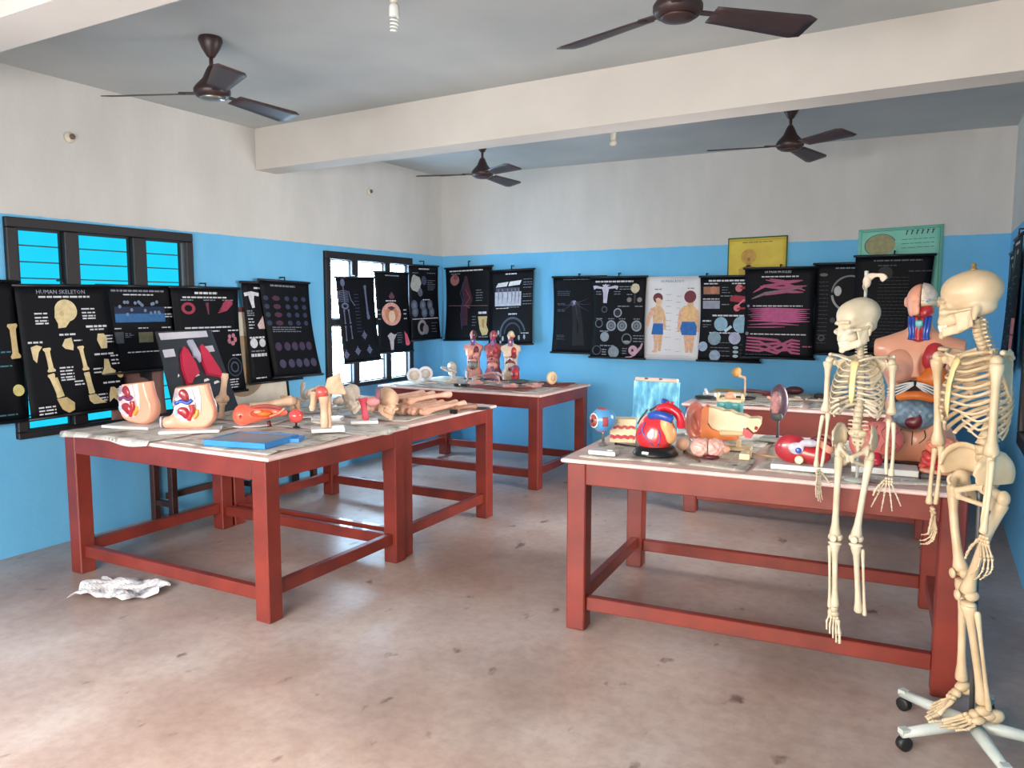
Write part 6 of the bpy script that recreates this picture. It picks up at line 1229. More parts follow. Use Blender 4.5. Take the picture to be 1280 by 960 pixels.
# ---- pile of red intestines and orange gland in front of the torso
ii = thing('intestine_model', 'heap of glossy red intestines at the foot of the large torso', 'intestine model', (0.065, 3.955, H4 + 0.012))
IR = mat('intestine_red', (214, 70, 66), (196, 52, 54), rough=0.25, scale=8, coat=0.5)
for k, (z, m) in enumerate(((0.030, IR), (0.058, IR), (0.085, IR))):
    pts = [(-0.085 + 0.017 * i + 0.005 * k, 0.028 * sin(i * 1.9 + k * 1.3) - 0.02, z + 0.008 * cos(i * 2.1)) for i in range(11 - k)]
    G().tube(curve(pts, 4), 0.0165, 9).obj('gut_loop', m, ii)
G().sdf(lambda P: s_ell(P, (-0.005, 0.0, 0.125), (0.075, 0.045, 0.046)) + lump_noise(P, 170, 0.006), (-0.09, -0.06, 0.07), (0.08, 0.06, 0.18), 0.005).obj('omentum', mat('omentum_orange', (236, 150, 120), (226, 128, 96), rough=0.35, coat=0.3), ii)
G().tube(curve([(-0.09, -0.05, 0.022), (-0.03, -0.065, 0.018), (0.05, -0.06, 0.018), (0.085, -0.05, 0.028)], 5), 0.014, 9).obj('lower_gut', SKIN, ii); G().ell((0.085, -0.05, 0.030), (0.022, 0.02, 0.024)).obj('end_bulb', SKIN_P, ii)

# the models stand a touch nearer the front of their table
for o in set(bpy.data.objects) - _before:
    if o.parent is None and o.location.y < 5: o.location.x *= 0.981; o.location.y *= 0.981

# ================================================================== LEFT TABLES
ZT = H1 + 0.010
_before = set(bpy.data.objects)
def pelvis_section(label, x, y, rz, thigh, sc=1.0):
    """half pelvis cut down the middle; cut face towards -Y, back of the body towards +X"""
    t = thing('pelvis_section_model', label, 'pelvis model', (x, y, ZT), rz, scale=sc)
    G().box((0.0, 0.02, 0.009), (0.34, 0.19, 0.018), bev=0.004).obj('base', MWHITE, t)
    def body(P):
        d = U(s_cap(P, (0.055, 0.05, 0.30), (0.075, 0.05, 0.16), 0.052, 0.062), s_ell(P, (0.055, 0.05, 0.105), (0.092, 0.085, 0.088)), k=0.04)
        d = U(d, s_box(P, (0.0, 0.05, 0.19), (0.085, 0.05, 0.105), 0.03), s_ell(P, (-0.01, 0.05, 0.09), (0.10, 0.07, 0.068)), k=0.03)
        if thigh: d = U(d, s_cap(P, (0.06, 0.05, 0.055), (-0.135, 0.05, 0.055), 0.040, 0.036), k=0.03)
        d = np.maximum(np.maximum(d, -P[1] + 0.0), np.maximum(P[2] - 0.275 - 0.12 * (P[0]) , 0.018 - P[2]))
        return SUB(d, s_ell(P, (-0.02, 0.0, 0.155), (0.062, 0.02, 0.085)), k=0.006)
    G().sdf(body, (-0.18, -0.005, 0.01), (0.16, 0.14, 0.30), 0.005).obj('body', SKIN_P, t)
    YV = Matrix(((1, 0, 0, 0), (0, 0, 1, -0.006), (0, 1, 0, 0), (0, 0, 0, 1)))
    PINKW = mat('section_pink_white', (226, 206, 208), (206, 186, 194), rough=0.35, scale=30); BW = mat('section_bone_white', (230, 222, 212), (212, 200, 190))
    G().prism([(-0.088, 0.10), (-0.094, 0.20), (-0.080, 0.258), (0.012, 0.268), (0.030, 0.20), (0.046, 0.12), (0.03, 0.07), (-0.045, 0.062)], 0.007, YV).obj('section_face', PINKW, t)
    G().prism([(0.016, 0.13), (0.034, 0.20), (0.016, 0.268), (0.052, 0.276), (0.066, 0.20), (0.060, 0.12), (0.036, 0.085)], 0.010, YV).obj('spine_section', BW, t)
    G().sdf(lambda P: U(s_ell(P, (-0.036, -0.004, 0.232), (0.026, 0.013, 0.030)), s_ell(P, (-0.018, -0.004, 0.205), (0.016, 0.011, 0.028)), k=0.02), (-0.07, -0.02, 0.16), (0.01, 0.01, 0.27), 0.004).obj('womb', MATS.get('section_womb_red') or mat('section_womb_red', (156, 44, 52), (132, 34, 44), rough=0.3, coat=0.4), t)
    G().tube(curve([(-0.082, -0.006, 0.175), (-0.045, -0.010, 0.188), (-0.012, -0.012, 0.176), (0.014, -0.010, 0.195)], 5), 0.012, 8).obj('vessel', MBLUE if thigh else mat('section_violet', (140, 60, 110), (120, 48, 94), rough=0.3, coat=0.4), t)
    G().tube(curve([(-0.078, -0.004, 0.205), (-0.04, -0.009, 0.170), (-0.005, -0.009, 0.160)], 5), 0.010, 8).obj('white_duct', BW, t)
    G().sdf(lambda P: U(s_ell(P, (-0.040, -0.003, 0.128), (0.034, 0.013, 0.026)), s_ell(P, (-0.02, -0.003, 0.10), (0.022, 0.011, 0.022)), k=0.02), (-0.08, -0.02, 0.07), (0.01, 0.01, 0.165), 0.004).obj('bladder', KRED, t)
    G().tube(curve([(0.010, -0.005, 0.165), (0.014, -0.006, 0.13), (0.000, -0.006, 0.095), (-0.008, -0.005, 0.070)], 5), [0.017] * 8 + [0.012] * 8, 9).obj('rectum', MRED, t)
    G().tube(curve([(0.044, -0.003, 0.135), (0.036, -0.005, 0.104), (0.018, -0.005, 0.082)], 5), 0.012, 8).obj('fat', MYEL, t); G().ell((-0.080, -0.002, 0.120), (0.016, 0.010, 0.024)).obj('pubic_bone', mat('section_pale_blue', (176, 206, 216), (150, 184, 198)), t)
    G().prism([(-0.094, 0.20), (-0.080, 0.258), (-0.058, 0.260), (-0.066, 0.20), (-0.086, 0.145), (-0.096, 0.165)], 0.009, YV).obj('belly_wall', mat('section_lilac', (196, 190, 206), (176, 172, 192)), t)
    if thigh: G().lathe([(0.034, 0), (0.037, 0.004), (0.037, 0.01), (0.02, 0.013)], 20, c=(-0.166, 0.05, 0.056), R=RY(-pi / 2)).obj('thigh_cap', MATS['section_lilac'], t)
pelvis_section('half pelvis model on a white base, farther left of the pair', -4.49, 3.20, radians(14), False, 0.98)
pelvis_section('half pelvis model with a thigh stump, right of the pair', -4.02, 3.26, radians(42), True, 0.98)

# lung board leaning by the window
lb = thing('lung_board', 'black board with two red lungs leaning behind the pelvis models', 'lung model', (-4.575, 3.86, H1 + 0.004), rot=(0, 0, 0))
TB = Matrix.Translation((0, 0, 0)) @ Matrix(((-0.545, 0, 0.838, 0), (0, 1, 0, 0), (0.838, 0, 0.545, 0), (0, 0, 0, 1)))   # local x up the board, y along it, z out of its face
def TBp(up, along, out): return TB @ Vector((up, along, out))
def tilt(along, up): return (up, along + 0.12 * (up / 0.67))
def bshape(nm, pts, h, m, o0=0.0): G().prism([tilt(a, u) for a, u in pts][::-1], h, TB @ Matrix.Translation((0, 0, o0))).obj(nm, m, lb)
BGREY = mat('dark_slate_board', (44, 50, 58), (34, 40, 48), rough=0.3, coat=0.3); PAPERW = mat('pale_paper_label', (206, 204, 214), (190, 188, 200))
bshape('board', [(-0.26, 0.0), (0.27, 0.0), (0.24, 0.67), (-0.23, 0.67)], 0.012, BGREY)
bshape('title_strip', [(-0.21, 0.60), (0.19, 0.61), (0.19, 0.66), (-0.215, 0.655)], 0.003, PAPERW, 0.012); bshape('side_label', [(-0.22, 0.46), (-0.13, 0.465), (-0.13, 0.525), (-0.22, 0.52)], 0.003, PAPERW, 0.012); bshape('side_label', [(0.135, 0.48), (0.21, 0.485), (0.205, 0.535), (0.13, 0.53)], 0.003, PAPERW, 0.012)
LUNG = mat('lung_crimson', (196, 40, 74), (178, 32, 62), rough=0.3, coat=0.4)
bshape('lung', [(-0.11, 0.24), (-0.115, 0.36), (-0.095, 0.47), (-0.06, 0.53), (-0.035, 0.50), (0.0, 0.39), (0.005, 0.31), (-0.045, 0.28), (-0.08, 0.235)], 0.026, LUNG, 0.012)
bshape('lung', [(0.075, 0.30), (0.065, 0.42), (0.075, 0.52), (0.10, 0.54), (0.135, 0.48), (0.19, 0.32), (0.20, 0.26), (0.15, 0.28)], 0.026, LUNG, 0.012)
bshape('windpipe', [(-0.005, 0.58), (0.035, 0.58), (0.065, 0.46), (0.05, 0.40), (0.035, 0.44), (0.005, 0.45), (0.01, 0.49)], 0.022, mat('windpipe_grey', (176, 178, 196), (158, 160, 180)), 0.012)
for a, u, l in ((0.04, 0.245, 0.05), (-0.02, 0.29, 0.04), (0.12, 0.22, 0.05), (-0.16, 0.30, 0.015)): bshape('white_fleck', [(a, u), (a + l, u + 0.012), (a + l * 0.7, u + 0.026), (a + 0.005, u + 0.02)], 0.004, MWHITE, 0.012)

def knee_bone(label, x, y, z, h, m, rz=0.0, name='knee_joint_bone'):
    t = thing(name, label, 'bone', (x, y, z), rz); g = G(); bone_tube(g, (0.012, 0, h * 0.45), (0.035, 0, h), 0.019, (1.7, 1.15)); g.ell((0, 0, h * 0.44), (0.034, 0.028, 0.026)); g.ell((0.03, 0.0, h * 0.44), (0.026, 0.03, 0.026)); g.obj('upper_bone', m, t)
    g = G(); bone_tube(g, (0.0, 0, 0.0), (0.01, 0, h * 0.36), 0.017, (1.3, 1.9)); g.obj('lower_bone', m, t); G().ell((-0.03, -0.012, h * 0.40), (0.016, 0.014, 0.018)).obj('kneecap', m, t)
knee_bone('tan knee joint bone standing upright before the lung board', -4.30, 3.74, ZT, 0.30, BONE_T, radians(40))

# orange organ with a yellow core
oo = thing('organ_model', 'orange pod-shaped organ model with a yellow core behind the blue tray', 'organ model', (-3.79, 3.61, ZT), radians(50), scale=0.86)
OPK = mat('organ_coral', (234, 112, 84), (220, 92, 72), rough=0.3, coat=0.4, scale=7)
def pod(P):
    d = U(s_cap(P, (-0.12, 0, 0.085), (0.17, 0.01, 0.095), 0.066, 0.020), s_ell(P, (-0.115, 0, 0.10), (0.060, 0.055, 0.072)), k=0.03)
    d = SUB(d, s_ell(P, (0.035, -0.050, 0.105), (0.105, 0.05, 0.034)), k=0.01); return SUB(d, s_ell(P, (-0.135, -0.06, 0.085), (0.010, 0.02, 0.012)), k=0.004)
G().sdf(pod, (-0.20, -0.075, 0.0), (0.205, 0.08, 0.185), 0.005).obj('shell', OPK, oo)
G().ell((0.03, -0.018, 0.095), (0.052, 0.024, 0.020)).obj('yellow_core', MORANGE, oo); G().ell((-0.02, -0.015, 0.112), (0.028, 0.018, 0.014)).obj('pale_fold', SKIN_P, oo); G().tube(curve([(-0.06, -0.01, 0.145), (0.05, -0.005, 0.150), (0.15, -0.004, 0.125)], 5), [0.012] * 10 + [0.007], 8).obj('back_fold', mat('organ_brick', (176, 82, 78), (156, 68, 66)), oo)
G().tube(curve([(0.06, -0.045, 0.080), (0.12, -0.03, 0.095), (0.165, -0.01, 0.128)], 5), 0.007, 8).obj('pale_edge', SKIN_P, oo); G().tube([(0.06, 0, 0.0), (0.055, 0, 0.04)], [0.016, 0.012], 10).obj('foot', DRED, oo); G().ell((-0.06, 0.02, 0.010), (0.14, 0.07, 0.008)).obj('dish', MWHITE, oo)

# blue tray
by = thing('blue_tray', 'shallow blue tray at the front corner of the left table', 'tray', (-3.40, 3.17, ZT), radians(11))
BLUET = mat('tray_blue_plastic', (58, 140, 206), (48, 126, 194), rough=0.35)
g = G(); g.box((0, 0, 0.006), (0.38, 0.31, 0.012), bev=0.002)
for c, d in (((0, -0.15, 0.018), (0.38, 0.014, 0.026)), ((0, 0.15, 0.018), (0.38, 0.014, 0.026)), ((-0.185, 0, 0.018), (0.014, 0.29, 0.026)), ((0.185, 0, 0.018), (0.014, 0.29, 0.026))): g.box(c, d)
g.obj('pan', BLUET, by); G().box((0.0, 0, 0.022), (0.35, 0.28, 0.014)).obj('wax_filling', mat('grey_wax', (142, 156, 166), (128, 142, 152), rough=0.35), by)
G().box((0.20, 0.13, 0.010), (0.05, 0.12, 0.02), RZ(0.3)).obj('lip', BLUET, by)

# red ball on a foot
rb = thing('ball_model', 'glossy coral ball on a dark foot behind the blue tray', 'ball model', (-3.57, 3.70, ZT)); G().ell((0, 0, 0.072), 0.044, n=22, m=14).obj('ball', mat('ball_coral', (226, 92, 82), (206, 66, 66), rough=0.25, coat=0.5, scale=30), rb); G().lathe([(0.022, 0), (0.022, 0.006), (0.006, 0.01), (0.006, 0.034)], 14).obj('foot', BLK, rb)
# joint models on white bases
def joint_model(label, x, y, z, h, rz, scap=True):
    t = thing('joint_model', label, 'joint model', (x, y, z), rz); G().box((0.02, 0, 0.011), (0.19, 0.12, 0.022), bev=0.003).obj('base', MWHITE, t)
    g = G(); bone_tube(g, (0, 0, 0.02), (0.0, 0, h * 0.72), 0.022, (1.0, 1.5)); g.obj('shaft', BONE_T, t); g = G(); bone_tube(g, (0.030, 0.01, 0.02), (0.026, 0.01, h * 0.70), 0.013, (1.0, 1.3)); g.obj('shaft', BONE_T, t)
    G().ell((-0.012, 0, h * 0.80), (0.040, 0.034, 0.036)).obj('joint_capsule', mat('capsule_red', (196, 84, 76), (176, 68, 64), rough=0.35, coat=0.3), t); g = G(); bone_tube(g, (-0.07, 0.0, h * 0.42), (-0.055, 0, h * 0.82), 0.016, (0.9, 1.5)); g.obj('side_bone', BONE_T, t)
    if scap: G().sdf(lambda P: U(s_tri(P, (0.01, 0, h * 0.80), (0.12, 0.01, h * 0.76), (0.085, 0.02, h * 1.12), 0.010), s_tri(P, (0.01, 0, h * 0.80), (0.085, 0.02, h * 1.12), (0.03, 0.01, h * 1.05), 0.010), s_cap(P, (0.08, 0.01, h * 1.05), (0.095, 0.0, h * 1.17), 0.010, 0.006), k=0.02), (-0.02, -0.03, h * 0.70), (0.15, 0.045, h * 1.22), 0.005).obj('blade_bone', BONE_T, t)
joint_model('tall shoulder joint model on a white base at the right table edge', -3.28, 3.64, ZT + 0.008, 0.29, radians(44))
joint_model('small joint model on a white base behind the tall joint', -3.62, 4.02, H2 + 0.012, 0.20, radians(30), False)
ej = thing('joint_model', 'crimson muscle joint model on a flat white base', 'joint model', (-3.31, 4.06, H2 + 0.012), radians(40)); G().box((0, 0, 0.010), (0.17, 0.12, 0.02), bev=0.003).obj('base', MWHITE, ej)
CRM = mat('joint_crimson', (204, 74, 92), (186, 60, 80), rough=0.4); g = G(); bone_tube(g, (0.01, 0, 0.018), (-0.01, 0, 0.16), 0.020, (1.1, 1.6)); g.obj('muscle', CRM, ej); G().ell((0.055, 0, 0.135), (0.045, 0.03, 0.03)).obj('ball_end', mat('joint_rose', (226, 150, 150), (212, 130, 132), rough=0.4), ej); G().tube([(0.085, 0.0, 0.15), (0.09, 0.01, 0.215)], [0.018, 0.016], 9).obj('peg', mat('peg_mauve', (150, 104, 120), (136, 92, 108)), ej)
# hinged arm bones
ha_ = thing('hinged_bones', 'pale hinged limb bones arched over the newspaper behind the coral ball', 'bone', (-3.90, 3.87, ZT + 0.012), radians(50))
g = G(); bone_tube(g, (-0.17, 0, 0.075), (0.10, 0, 0.115), 0.026, (1.4, 1.5)); g.ell((0.08, 0, 0.11), (0.05, 0.035, 0.035)); g.obj('upper_bone', BONE_T, ha_)
for k, x in enumerate((0.11, 0.145)): g = G(); bone_tube(g, (x, 0.02 * k, 0.0), (x - 0.02, 0.01 * k, 0.11), 0.014, (1.2, 1.5)); g.obj('lower_bone', BONE_T, ha_)
g = G(); bone_tube(g, (-0.20, 0.02, 0.0), (-0.15, 0, 0.07), 0.014, (1.0, 1.4)); g.obj('hand_bone', BONE_T, ha_); G().box((0.15, 0, 0.004), (0.12, 0.07, 0.008)).obj('base', MWHITE, ha_)
# skull pieces
def skull_piece(label, x, y, z, rot, sc, m):
    t = thing('skull_piece', label, 'bone', (x, y, z), rot=rot, scale=sc); mk('cranium', smesh('skull', None, m), t); mk('jaw', smesh('jaw', None, m), t); settle(t, z - 0.098)
skull_piece('pinkish skull piece at the right edge between the two left tables', -3.28, 4.27, H2 + 0.110, (radians(12), 0.2, radians(78)), 0.82, BONE_T)
skull_piece('greyish skull piece behind the crimson joint model', -3.66, 4.36, H2 + 0.110, (radians(20), -0.3, radians(10)), 0.78, BONE_G)
# hip bone and long bones
hb_ = thing('hip_bone', 'grey hip bone lying flat near the bright window', 'bone', (-4.22, 4.62, H2 + 0.085), rot=(radians(-70), 0.1, radians(60)), scale=0.95); mk('bone', smesh('pelvis', None, BONE_G), hb_); G().ell((0, 0.05, 0.10), (0.03, 0.02, 0.02)).obj('vertebra', BONE_G, hb_); settle(hb_, H2 + 0.012)
def long_bone(label, a, b, z, r, m, group=None, ends=(1.9, 1.7)):
    c = ((a[0] + b[0]) / 2, (a[1] + b[1]) / 2, z); t = thing('long_bone', label, 'bone', c, group=group); A = Vector((a[0] - c[0], a[1] - c[1], r * 1.5)); B = Vector((b[0] - c[0], b[1] - c[1], r * 1.4))
    g = G(); bone_tube(g, A, B, r, ends, bow=(0, 0, r * 0.4)); d = (B - A).normalized(); n = Vector((-d.y, d.x, 0)); g.obj('shaft', m, t)
    g = G(); g.ell(A + n * r * 0.9, (r * 1.3,) * 3, n=10, m=7); g.ell(A - n * r * 0.9, (r * 1.2,) * 3, n=10, m=7); g.obj('knuckle_end', m, t); G().ell(B + n * r * 0.7, (r * 1.35,) * 3, n=10, m=7).obj('head_end', m, t); return t
long_bone('long greyish thigh bone pointing at the corner of the far table', (-4.02, 4.62), (-3.72, 5.04), H2 + 0.020, 0.020, BONE_G)
ORD = ['first', 'second', 'third', 'fourth', 'fifth', 'sixth', 'seventh']
BONE_P = mat('bundle_bone_pink', (226, 184, 160), (206, 158, 134), rough=0.6, scale=12)
for i in range(9):
    x = (-3.56 + 0.085 * i) if i < 6 else (-3.50 + 0.11 * (i - 6)); lift = 0.0 if i < 6 else 0.085
    long_bone(('pale pink limb bone, %s from the wall in the bottom layer of the bundle' % ORD[i]) if i < 6 else ('pale pink limb bone, %s from the wall on top of the bundle' % ORD[i - 6]), (x, 4.46 + 0.025 * (i % 3)), (x + 0.005, 5.04 - 0.02 * (i % 4)), H2 + 0.018 + lift * 0.72, 0.0165, BONE_P, 'bundle of pale limb bones')
long_bone('short brown bone beside the bundle at the table edge', (-3.06, 4.80), (-3.02, 5.0), H2 + 0.012, 0.014, mat('bone_brown', (160, 118, 92), (134, 96, 74), rough=0.6))
bx_ = thing('black_clip', 'small black clip beside the bone bundle', 'clip', (-3.03, 4.72, H2 + 0.010)); G().box((0, 0, 0.016), (0.05, 0.03, 0.03), bev=0.004).obj('jaw', BLK, bx_); G().tube([(-0.02, 0.015, 0.02), (-0.05, 0.05, 0.02)], 0.005, 6).obj('lever', BLK, bx_)
pt = thing('dark_plate', 'dark blue-black plate at the far corner of the bone table', 'plate', (-3.00, 5.06, H2 + 0.006)); G().lathe([(0.05, 0), (0.07, 0.006), (0.072, 0.009), (0.045, 0.007)], 24).obj('dish', mat('dark_plate', (58, 66, 78), (46, 54, 66), rough=0.3), pt); G().lathe([(0.04, 0.0065), (0.04, 0.009), (0.03, 0.0095)], 24).obj('well', BLK, pt)
# little bones and vertebrae strewn about
def small_bone(label, x, y, z, kind, rz, m, sc=1.0, group=None):
    t = thing('small_bone', label, 'bone', (x, y, z), rz, scale=sc, group=group)
    if kind == 'vertebra':
        mk('body', smesh('loin_vertebra', None, m), t, (0, 0, 0.016)); G().ell((0, 0.03, 0.014), (0.010, 0.016, 0.008), n=8, m=6).obj('arch', m, t)
    elif kind == 'rib':
        G().tube(curve([(-0.10, 0.02, 0.008), (-0.05, -0.02, 0.01), (0.02, -0.03, 0.012), (0.10, 0.01, 0.008)], 5), 0.007, 7).obj('shaft', m, t); G().ell((-0.10, 0.02, 0.010), 0.010, n=8, m=6).obj('head', m, t)
    elif kind == 'blade':
        mk('blade', smesh('shoulder_blade', None, m), t, (0.05, 0.06, 0.045), (radians(80), 0, 0)); G().ell((0.05, 0.06, 0.012), (0.016, 0.016, 0.012), n=8, m=6).obj('socket', m, t)
    else:
        G().box((0, 0, 0.010), (0.12, 0.08, 0.02), bev=0.008).obj('block', m, t); G().ell((0.02, 0, 0.024), (0.03, 0.024, 0.012), n=10, m=7).obj('boss', m, t)
for n, (x, y, k, rz, m, lb_) in enumerate((
        (-3.45, 3.86, 'rib', 0.5, BONE_G, 'curved grey rib between the joint models'), (-3.72, 4.18, 'vertebra', 0.3, BONE_G, 'grey vertebra behind the small joint model'), (-4.10, 4.20, 'blade', 0.9, BONE_T, 'tan shoulder blade lying behind the hinged bones'),
        (-3.95, 4.40, 'rib', 0.1, BONE_G, 'curved grey rib beside the hip bone'), (-4.35, 4.25, 'rib', 1.2, BONE_T, 'curved tan rib near the leaning pale board'), (-3.80, 4.62, 'vertebra', 1.0, BONE_G, 'grey vertebra in the middle of the bone table'),
        (-4.02, 4.98, 'block', 0.2, BONE_G, 'grey bony block at the wall side of the bone table'), (-3.46, 4.20, 'rib', 2.3, BONE_T, 'curved tan rib beside the crimson joint model'), (-4.32, 4.98, 'blade', 0.2, BONE_G, 'grey shoulder blade at the window end of the bone table'), (-4.02, 4.52, 'vertebra', 0.7, BONE_T, 'tan vertebra in front of the grey hip bone'), (-4.42, 3.80, 'rib', 0.6, BONE_T, 'curved tan rib behind the knee joint bone'))):
    small_bone(lb_, x, y, (H1 + 0.022) if y < 3.95 else (H2 + 0.014), k, rz, m)

for o in set(bpy.data.objects) - _before:
    if o.parent is None: o.location.x *= 0.955; o.location.y *= 0.955

# ================================================================== FAR LEFT TABLE
Z3 = H3 + 0.010
DISC = mat('pale_disc_plastic', (222, 216, 214), (206, 200, 200), rough=0.5)
for x, y, lb_ in ((-4.50, 6.30, 'pale round disc standing at the near end by the window'), (-4.52, 6.52, 'pale round disc leaning just behind its twin')):
    d = thing('round_disc', lb_, 'disc', (x, y, Z3), radians(36)); G().lathe([(0.068, -0.012), (0.074, -0.008), (0.074, 0.008), (0.068, 0.012)], 30, c=(0, 0, 0.074), R=RX(pi / 2 + 0.1)).obj('rim', DISC, d); G().lathe([(0.05, 0.012), (0.05, 0.015), (0.02, 0.017)], 24, c=(0, 0, 0.074), R=RX(pi / 2 + 0.1)).obj('face', BONE_G, d)
REDM = mat('red_brown_mat', (150, 74, 70), (128, 58, 58), rough=0.7, scale=12)
for x, y, lx_, ly_, rz, lb_ in ((-3.50, 6.25, 0.62, 0.20, 0.02, 'red-brown mat along the front edge of the far table'), (-3.22, 6.78, 0.36, 0.34, 0.15, 'red-brown mat at the right end of the far table')):
    tag(G().grid(lambda u, v: ((u - 0.5) * lx_ + 0.01 * sin(9 * v), (v - 0.5) * ly_ + 0.01 * sin(7 * u), 0.006 + 0.004 * sin(9 * u) * sin(8 * v)), 12, 8, th=-0.003).obj('red_mat', REDM, None, (x, y, Z3), (0, 0, rz)), lb_, 'mat')
PKB = mat('pink_bone_plastic', (206, 158, 150), (186, 132, 126), rough=0.4, coat=0.2)
for (x, y, k, rz, m, lb_) in ((-4.30, 6.20, 'rib', 0.2, BONE_G, 'curved pale rib beside the standing discs'), (-4.15, 6.42, 'block', 0.4, BONE_G, 'pale bony block right of the discs'), (-4.32, 6.62, 'blade', 0.6, BONE_G, 'pale shoulder blade behind the discs'), (-4.0, 6.24, 'rib', 2.8, BONE_G, 'curved pale rib at the front of the far table'), (-3.86, 6.40, 'block', 1.0, PKB, 'pink block in front of the small torsos'),
                              (-3.70, 6.62, 'rib', 0.4, PKB, 'pink curved rib in front of the cream torso'), (-3.58, 6.40, 'blade', 1.5, PKB, 'pink flat bone on the front mat'), (-3.42, 6.30, 'block', 0.3, PKB, 'pink block on the front mat near the corner'), (-3.30, 6.55, 'rib', 1.1, PKB, 'pink curved rib between mat and cream disc'), (-4.05, 6.70, 'vertebra', 0.2, BONE_G, 'pale vertebra left of the pink torso'), (-3.24, 6.42, 'block', 1.3, PKB, 'pink block at the right front corner of the far table')):
    small_bone(lb_, x, y, Z3 + 0.012, k, rz, m, 1.15)
skull_piece('pale skull piece by the wall left of the small torsos', -4.42, 6.86, Z3 + 0.110, (0.3, 0, 0.9), 0.62, BONE_G)
st_ = thing('silver_knob', 'shiny silver knob in front of the pink torso', 'knob', (-4.02, 6.52, Z3 + 0.008)); G().lathe([(0.03, 0), (0.03, 0.008), (0.008, 0.02), (0.008, 0.06), (0.016, 0.066), (0.014, 0.09), (0.005, 0.096)], 16).obj('stem', MATS['dull_chrome'], st_); G().ell((0.0, 0, 0.10), 0.016, n=10, m=8).obj('head', MATS['dull_chrome'], st_)
kb = thing('black_case', 'flat black case at the front of the far table', 'case', (-3.90, 6.22, Z3 + 0.002)); G().box((0, 0, 0.012), (0.15, 0.05, 0.024), RZ(0.1), 0.006).obj('lid', BLK, kb); G().box((0.0, -0.028, 0.012), (0.02, 0.006, 0.012)).obj('latch', MATS['dull_chrome'], kb)
dt = thing('dark_dish', 'dark grey dish in front of the cream torso', 'dish', (-3.50, 6.60, Z3 + 0.016)); G().lathe([(0.06, 0), (0.10, 0.014), (0.104, 0.03), (0.098, 0.03), (0.06, 0.006)], 26).obj('bowl', mat('dark_grey_dish', (84, 88, 88), (66, 70, 72), rough=0.4), dt); G().ell((0, 0, 0.02), (0.06, 0.05, 0.02)).obj('contents', MATS['dark_grey_dish'], dt)
cd = thing('cream_disc', 'cream disc standing upright at the right end of the far table', 'disc', (-3.20, 6.72, Z3 + 0.012), radians(70)); G().lathe([(0.055, -0.016), (0.062, -0.01), (0.062, 0.01), (0.055, 0.016)], 26, c=(0, 0, 0.062), R=RX(pi / 2)).obj('rim', mat('cream_disc', (236, 206, 164), (224, 190, 146)), cd); G().lathe([(0.03, 0.016), (0.03, 0.02), (0.01, 0.022)], 18, c=(0, 0, 0.062), R=RX(pi / 2)).obj('hub', BONE_T, cd)

# ================================================================== BACK RIGHT TABLE
Z5 = H5 + 0.010
DD = mat('dark_round_base', (46, 44, 44), (34, 32, 32), rough=0.4)
bs = thing('bone_stand', 'tan bone on a thin stem with a round dark base', 'bone model', (-1.33, 6.42, Z5), scale=0.85); G().lathe([(0.10, 0), (0.104, 0.006), (0.104, 0.014), (0.03, 0.02)], 28).obj('base', DD, bs); G().lathe([(0.010, 0.016), (0.009, 0.20)], 10).obj('stem', BONE_T, bs); g = G(); bone_tube(g, (0.0, 0, 0.195), (-0.06, 0.0, 0.215), 0.014, (1.3, 1.5)); g.obj('neck_bone', BONE_T, bs); G().sdf(lambda P: U(s_ell(P, (-0.085, 0, 0.245), (0.044, 0.034, 0.044)), s_ell(P, (-0.07, 0, 0.27), (0.03, 0.03, 0.026)), k=0.02), (-0.14, -0.05, 0.19), (-0.03, 0.05, 0.31), 0.005).obj('knuckle', mat('bone_ochre', (204, 160, 96), (184, 138, 78), rough=0.5), bs)
rd2 = thing('display_plate', 'round dark plate with white bones behind the ear model', 'plate', (-1.60, 6.32, Z5)); G().lathe([(0.10, 0), (0.104, 0.006), (0.104, 0.014), (0.03, 0.018)], 28).obj('base', DD, rd2); g = G(); bone_tube(g, (-0.04, 0.02, 0.03), (0.07, -0.03, 0.03), 0.012, (1.6, 1.5)); g.tube([(-0.01, 0, 0.03), (-0.03, 0.02, 0.07)], [0.014, 0.012], 8); g.obj('white_bone', MWHITE, rd2)
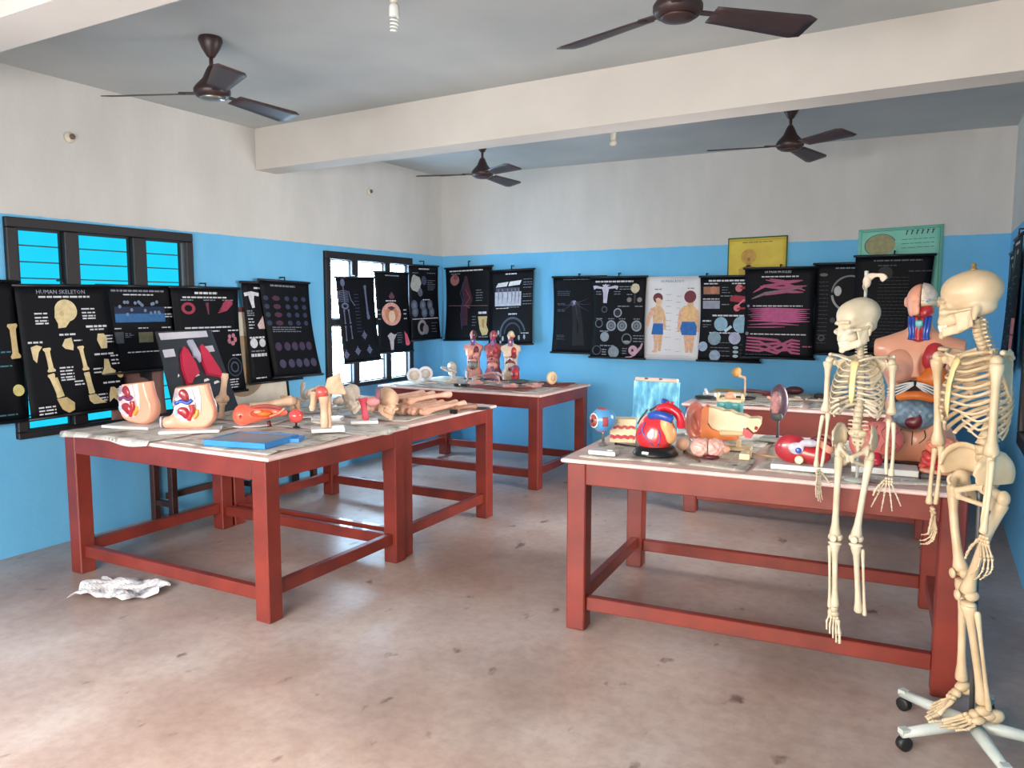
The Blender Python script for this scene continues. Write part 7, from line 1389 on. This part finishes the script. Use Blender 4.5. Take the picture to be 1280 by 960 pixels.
slab('flat white lid at the back left of the back table', -1.50, 6.62, Z5, (0.28, 0.12, 0.018), 0.05, MWHITE, 'box_lid', 'lid')
tag(G().grid(lambda u, v: ((u - 0.5) * 0.26, (v - 0.5) * 0.18, 0.006 + 0.004 * sin(6 * u) * cos(5 * v)), 8, 6, th=-0.002).obj('yellow_paper', mat('yellow_paper', (206, 188, 112), (190, 168, 92)), None, (-1.56, 6.92, Z5), (0, 0, 0.1)), 'yellow paper at the wall side of the back table', 'paper')
tag(G().grid(lambda u, v: ((u - 0.5) * 0.36, (v - 0.5) * 0.16, 0.010 + 0.006 * sin(7 * u) * cos(6 * v)), 8, 6, th=-0.002).obj('pink_paper', mat('pink_paper', (206, 150, 146), (180, 96, 100), scale=8), None, (-1.28, 6.92, Z5), (0, 0, -0.05)), 'pink and red paper at the wall side of the back table', 'paper')
ml = thing('maroon_lump', 'dark maroon organ lump at the wall side of the back table', 'organ model', (-1.02, 6.92, Z5)); G().ell((0, 0, 0.035), (0.075, 0.05, 0.035)).obj('lobe', mat('maroon_organ', (92, 44, 50), (74, 34, 42), rough=0.4), ml); G().ell((-0.06, -0.01, 0.025), (0.03, 0.03, 0.025)).obj('lobe_tip', MATS['maroon_organ'], ml)
ds = thing('black_slab', 'flat black block on the back table left of the rib heap', 'block', (-0.78, 6.80, Z5)); G().box((0, 0, 0.014), (0.14, 0.08, 0.028), RZ(0.1), 0.006).obj('body', BLK, ds); G().box((0.0, 0, 0.031), (0.10, 0.05, 0.006), RZ(0.1)).obj('lid', DD, ds)
for i in range(7): small_bone('thin grey rib, %s from the left in the heap on the back table' % ORD[i], -0.74 + 0.075 * i, 6.46 + 0.10 * (i % 3), Z5 + 0.005, 'rib', 0.3 + 0.35 * i, BONE_G, 1.2, 'heap of thin grey ribs')
small_bone('grey bony block behind the kidney stem on the back table', -0.95, 6.45, Z5 + 0.004, 'block', 0.4, BONE_G, 1.0); small_bone('small dark red bone beside the bone stand', -1.20, 6.70, Z5 + 0.004, 'block', 0.9, REDCL, 0.7)
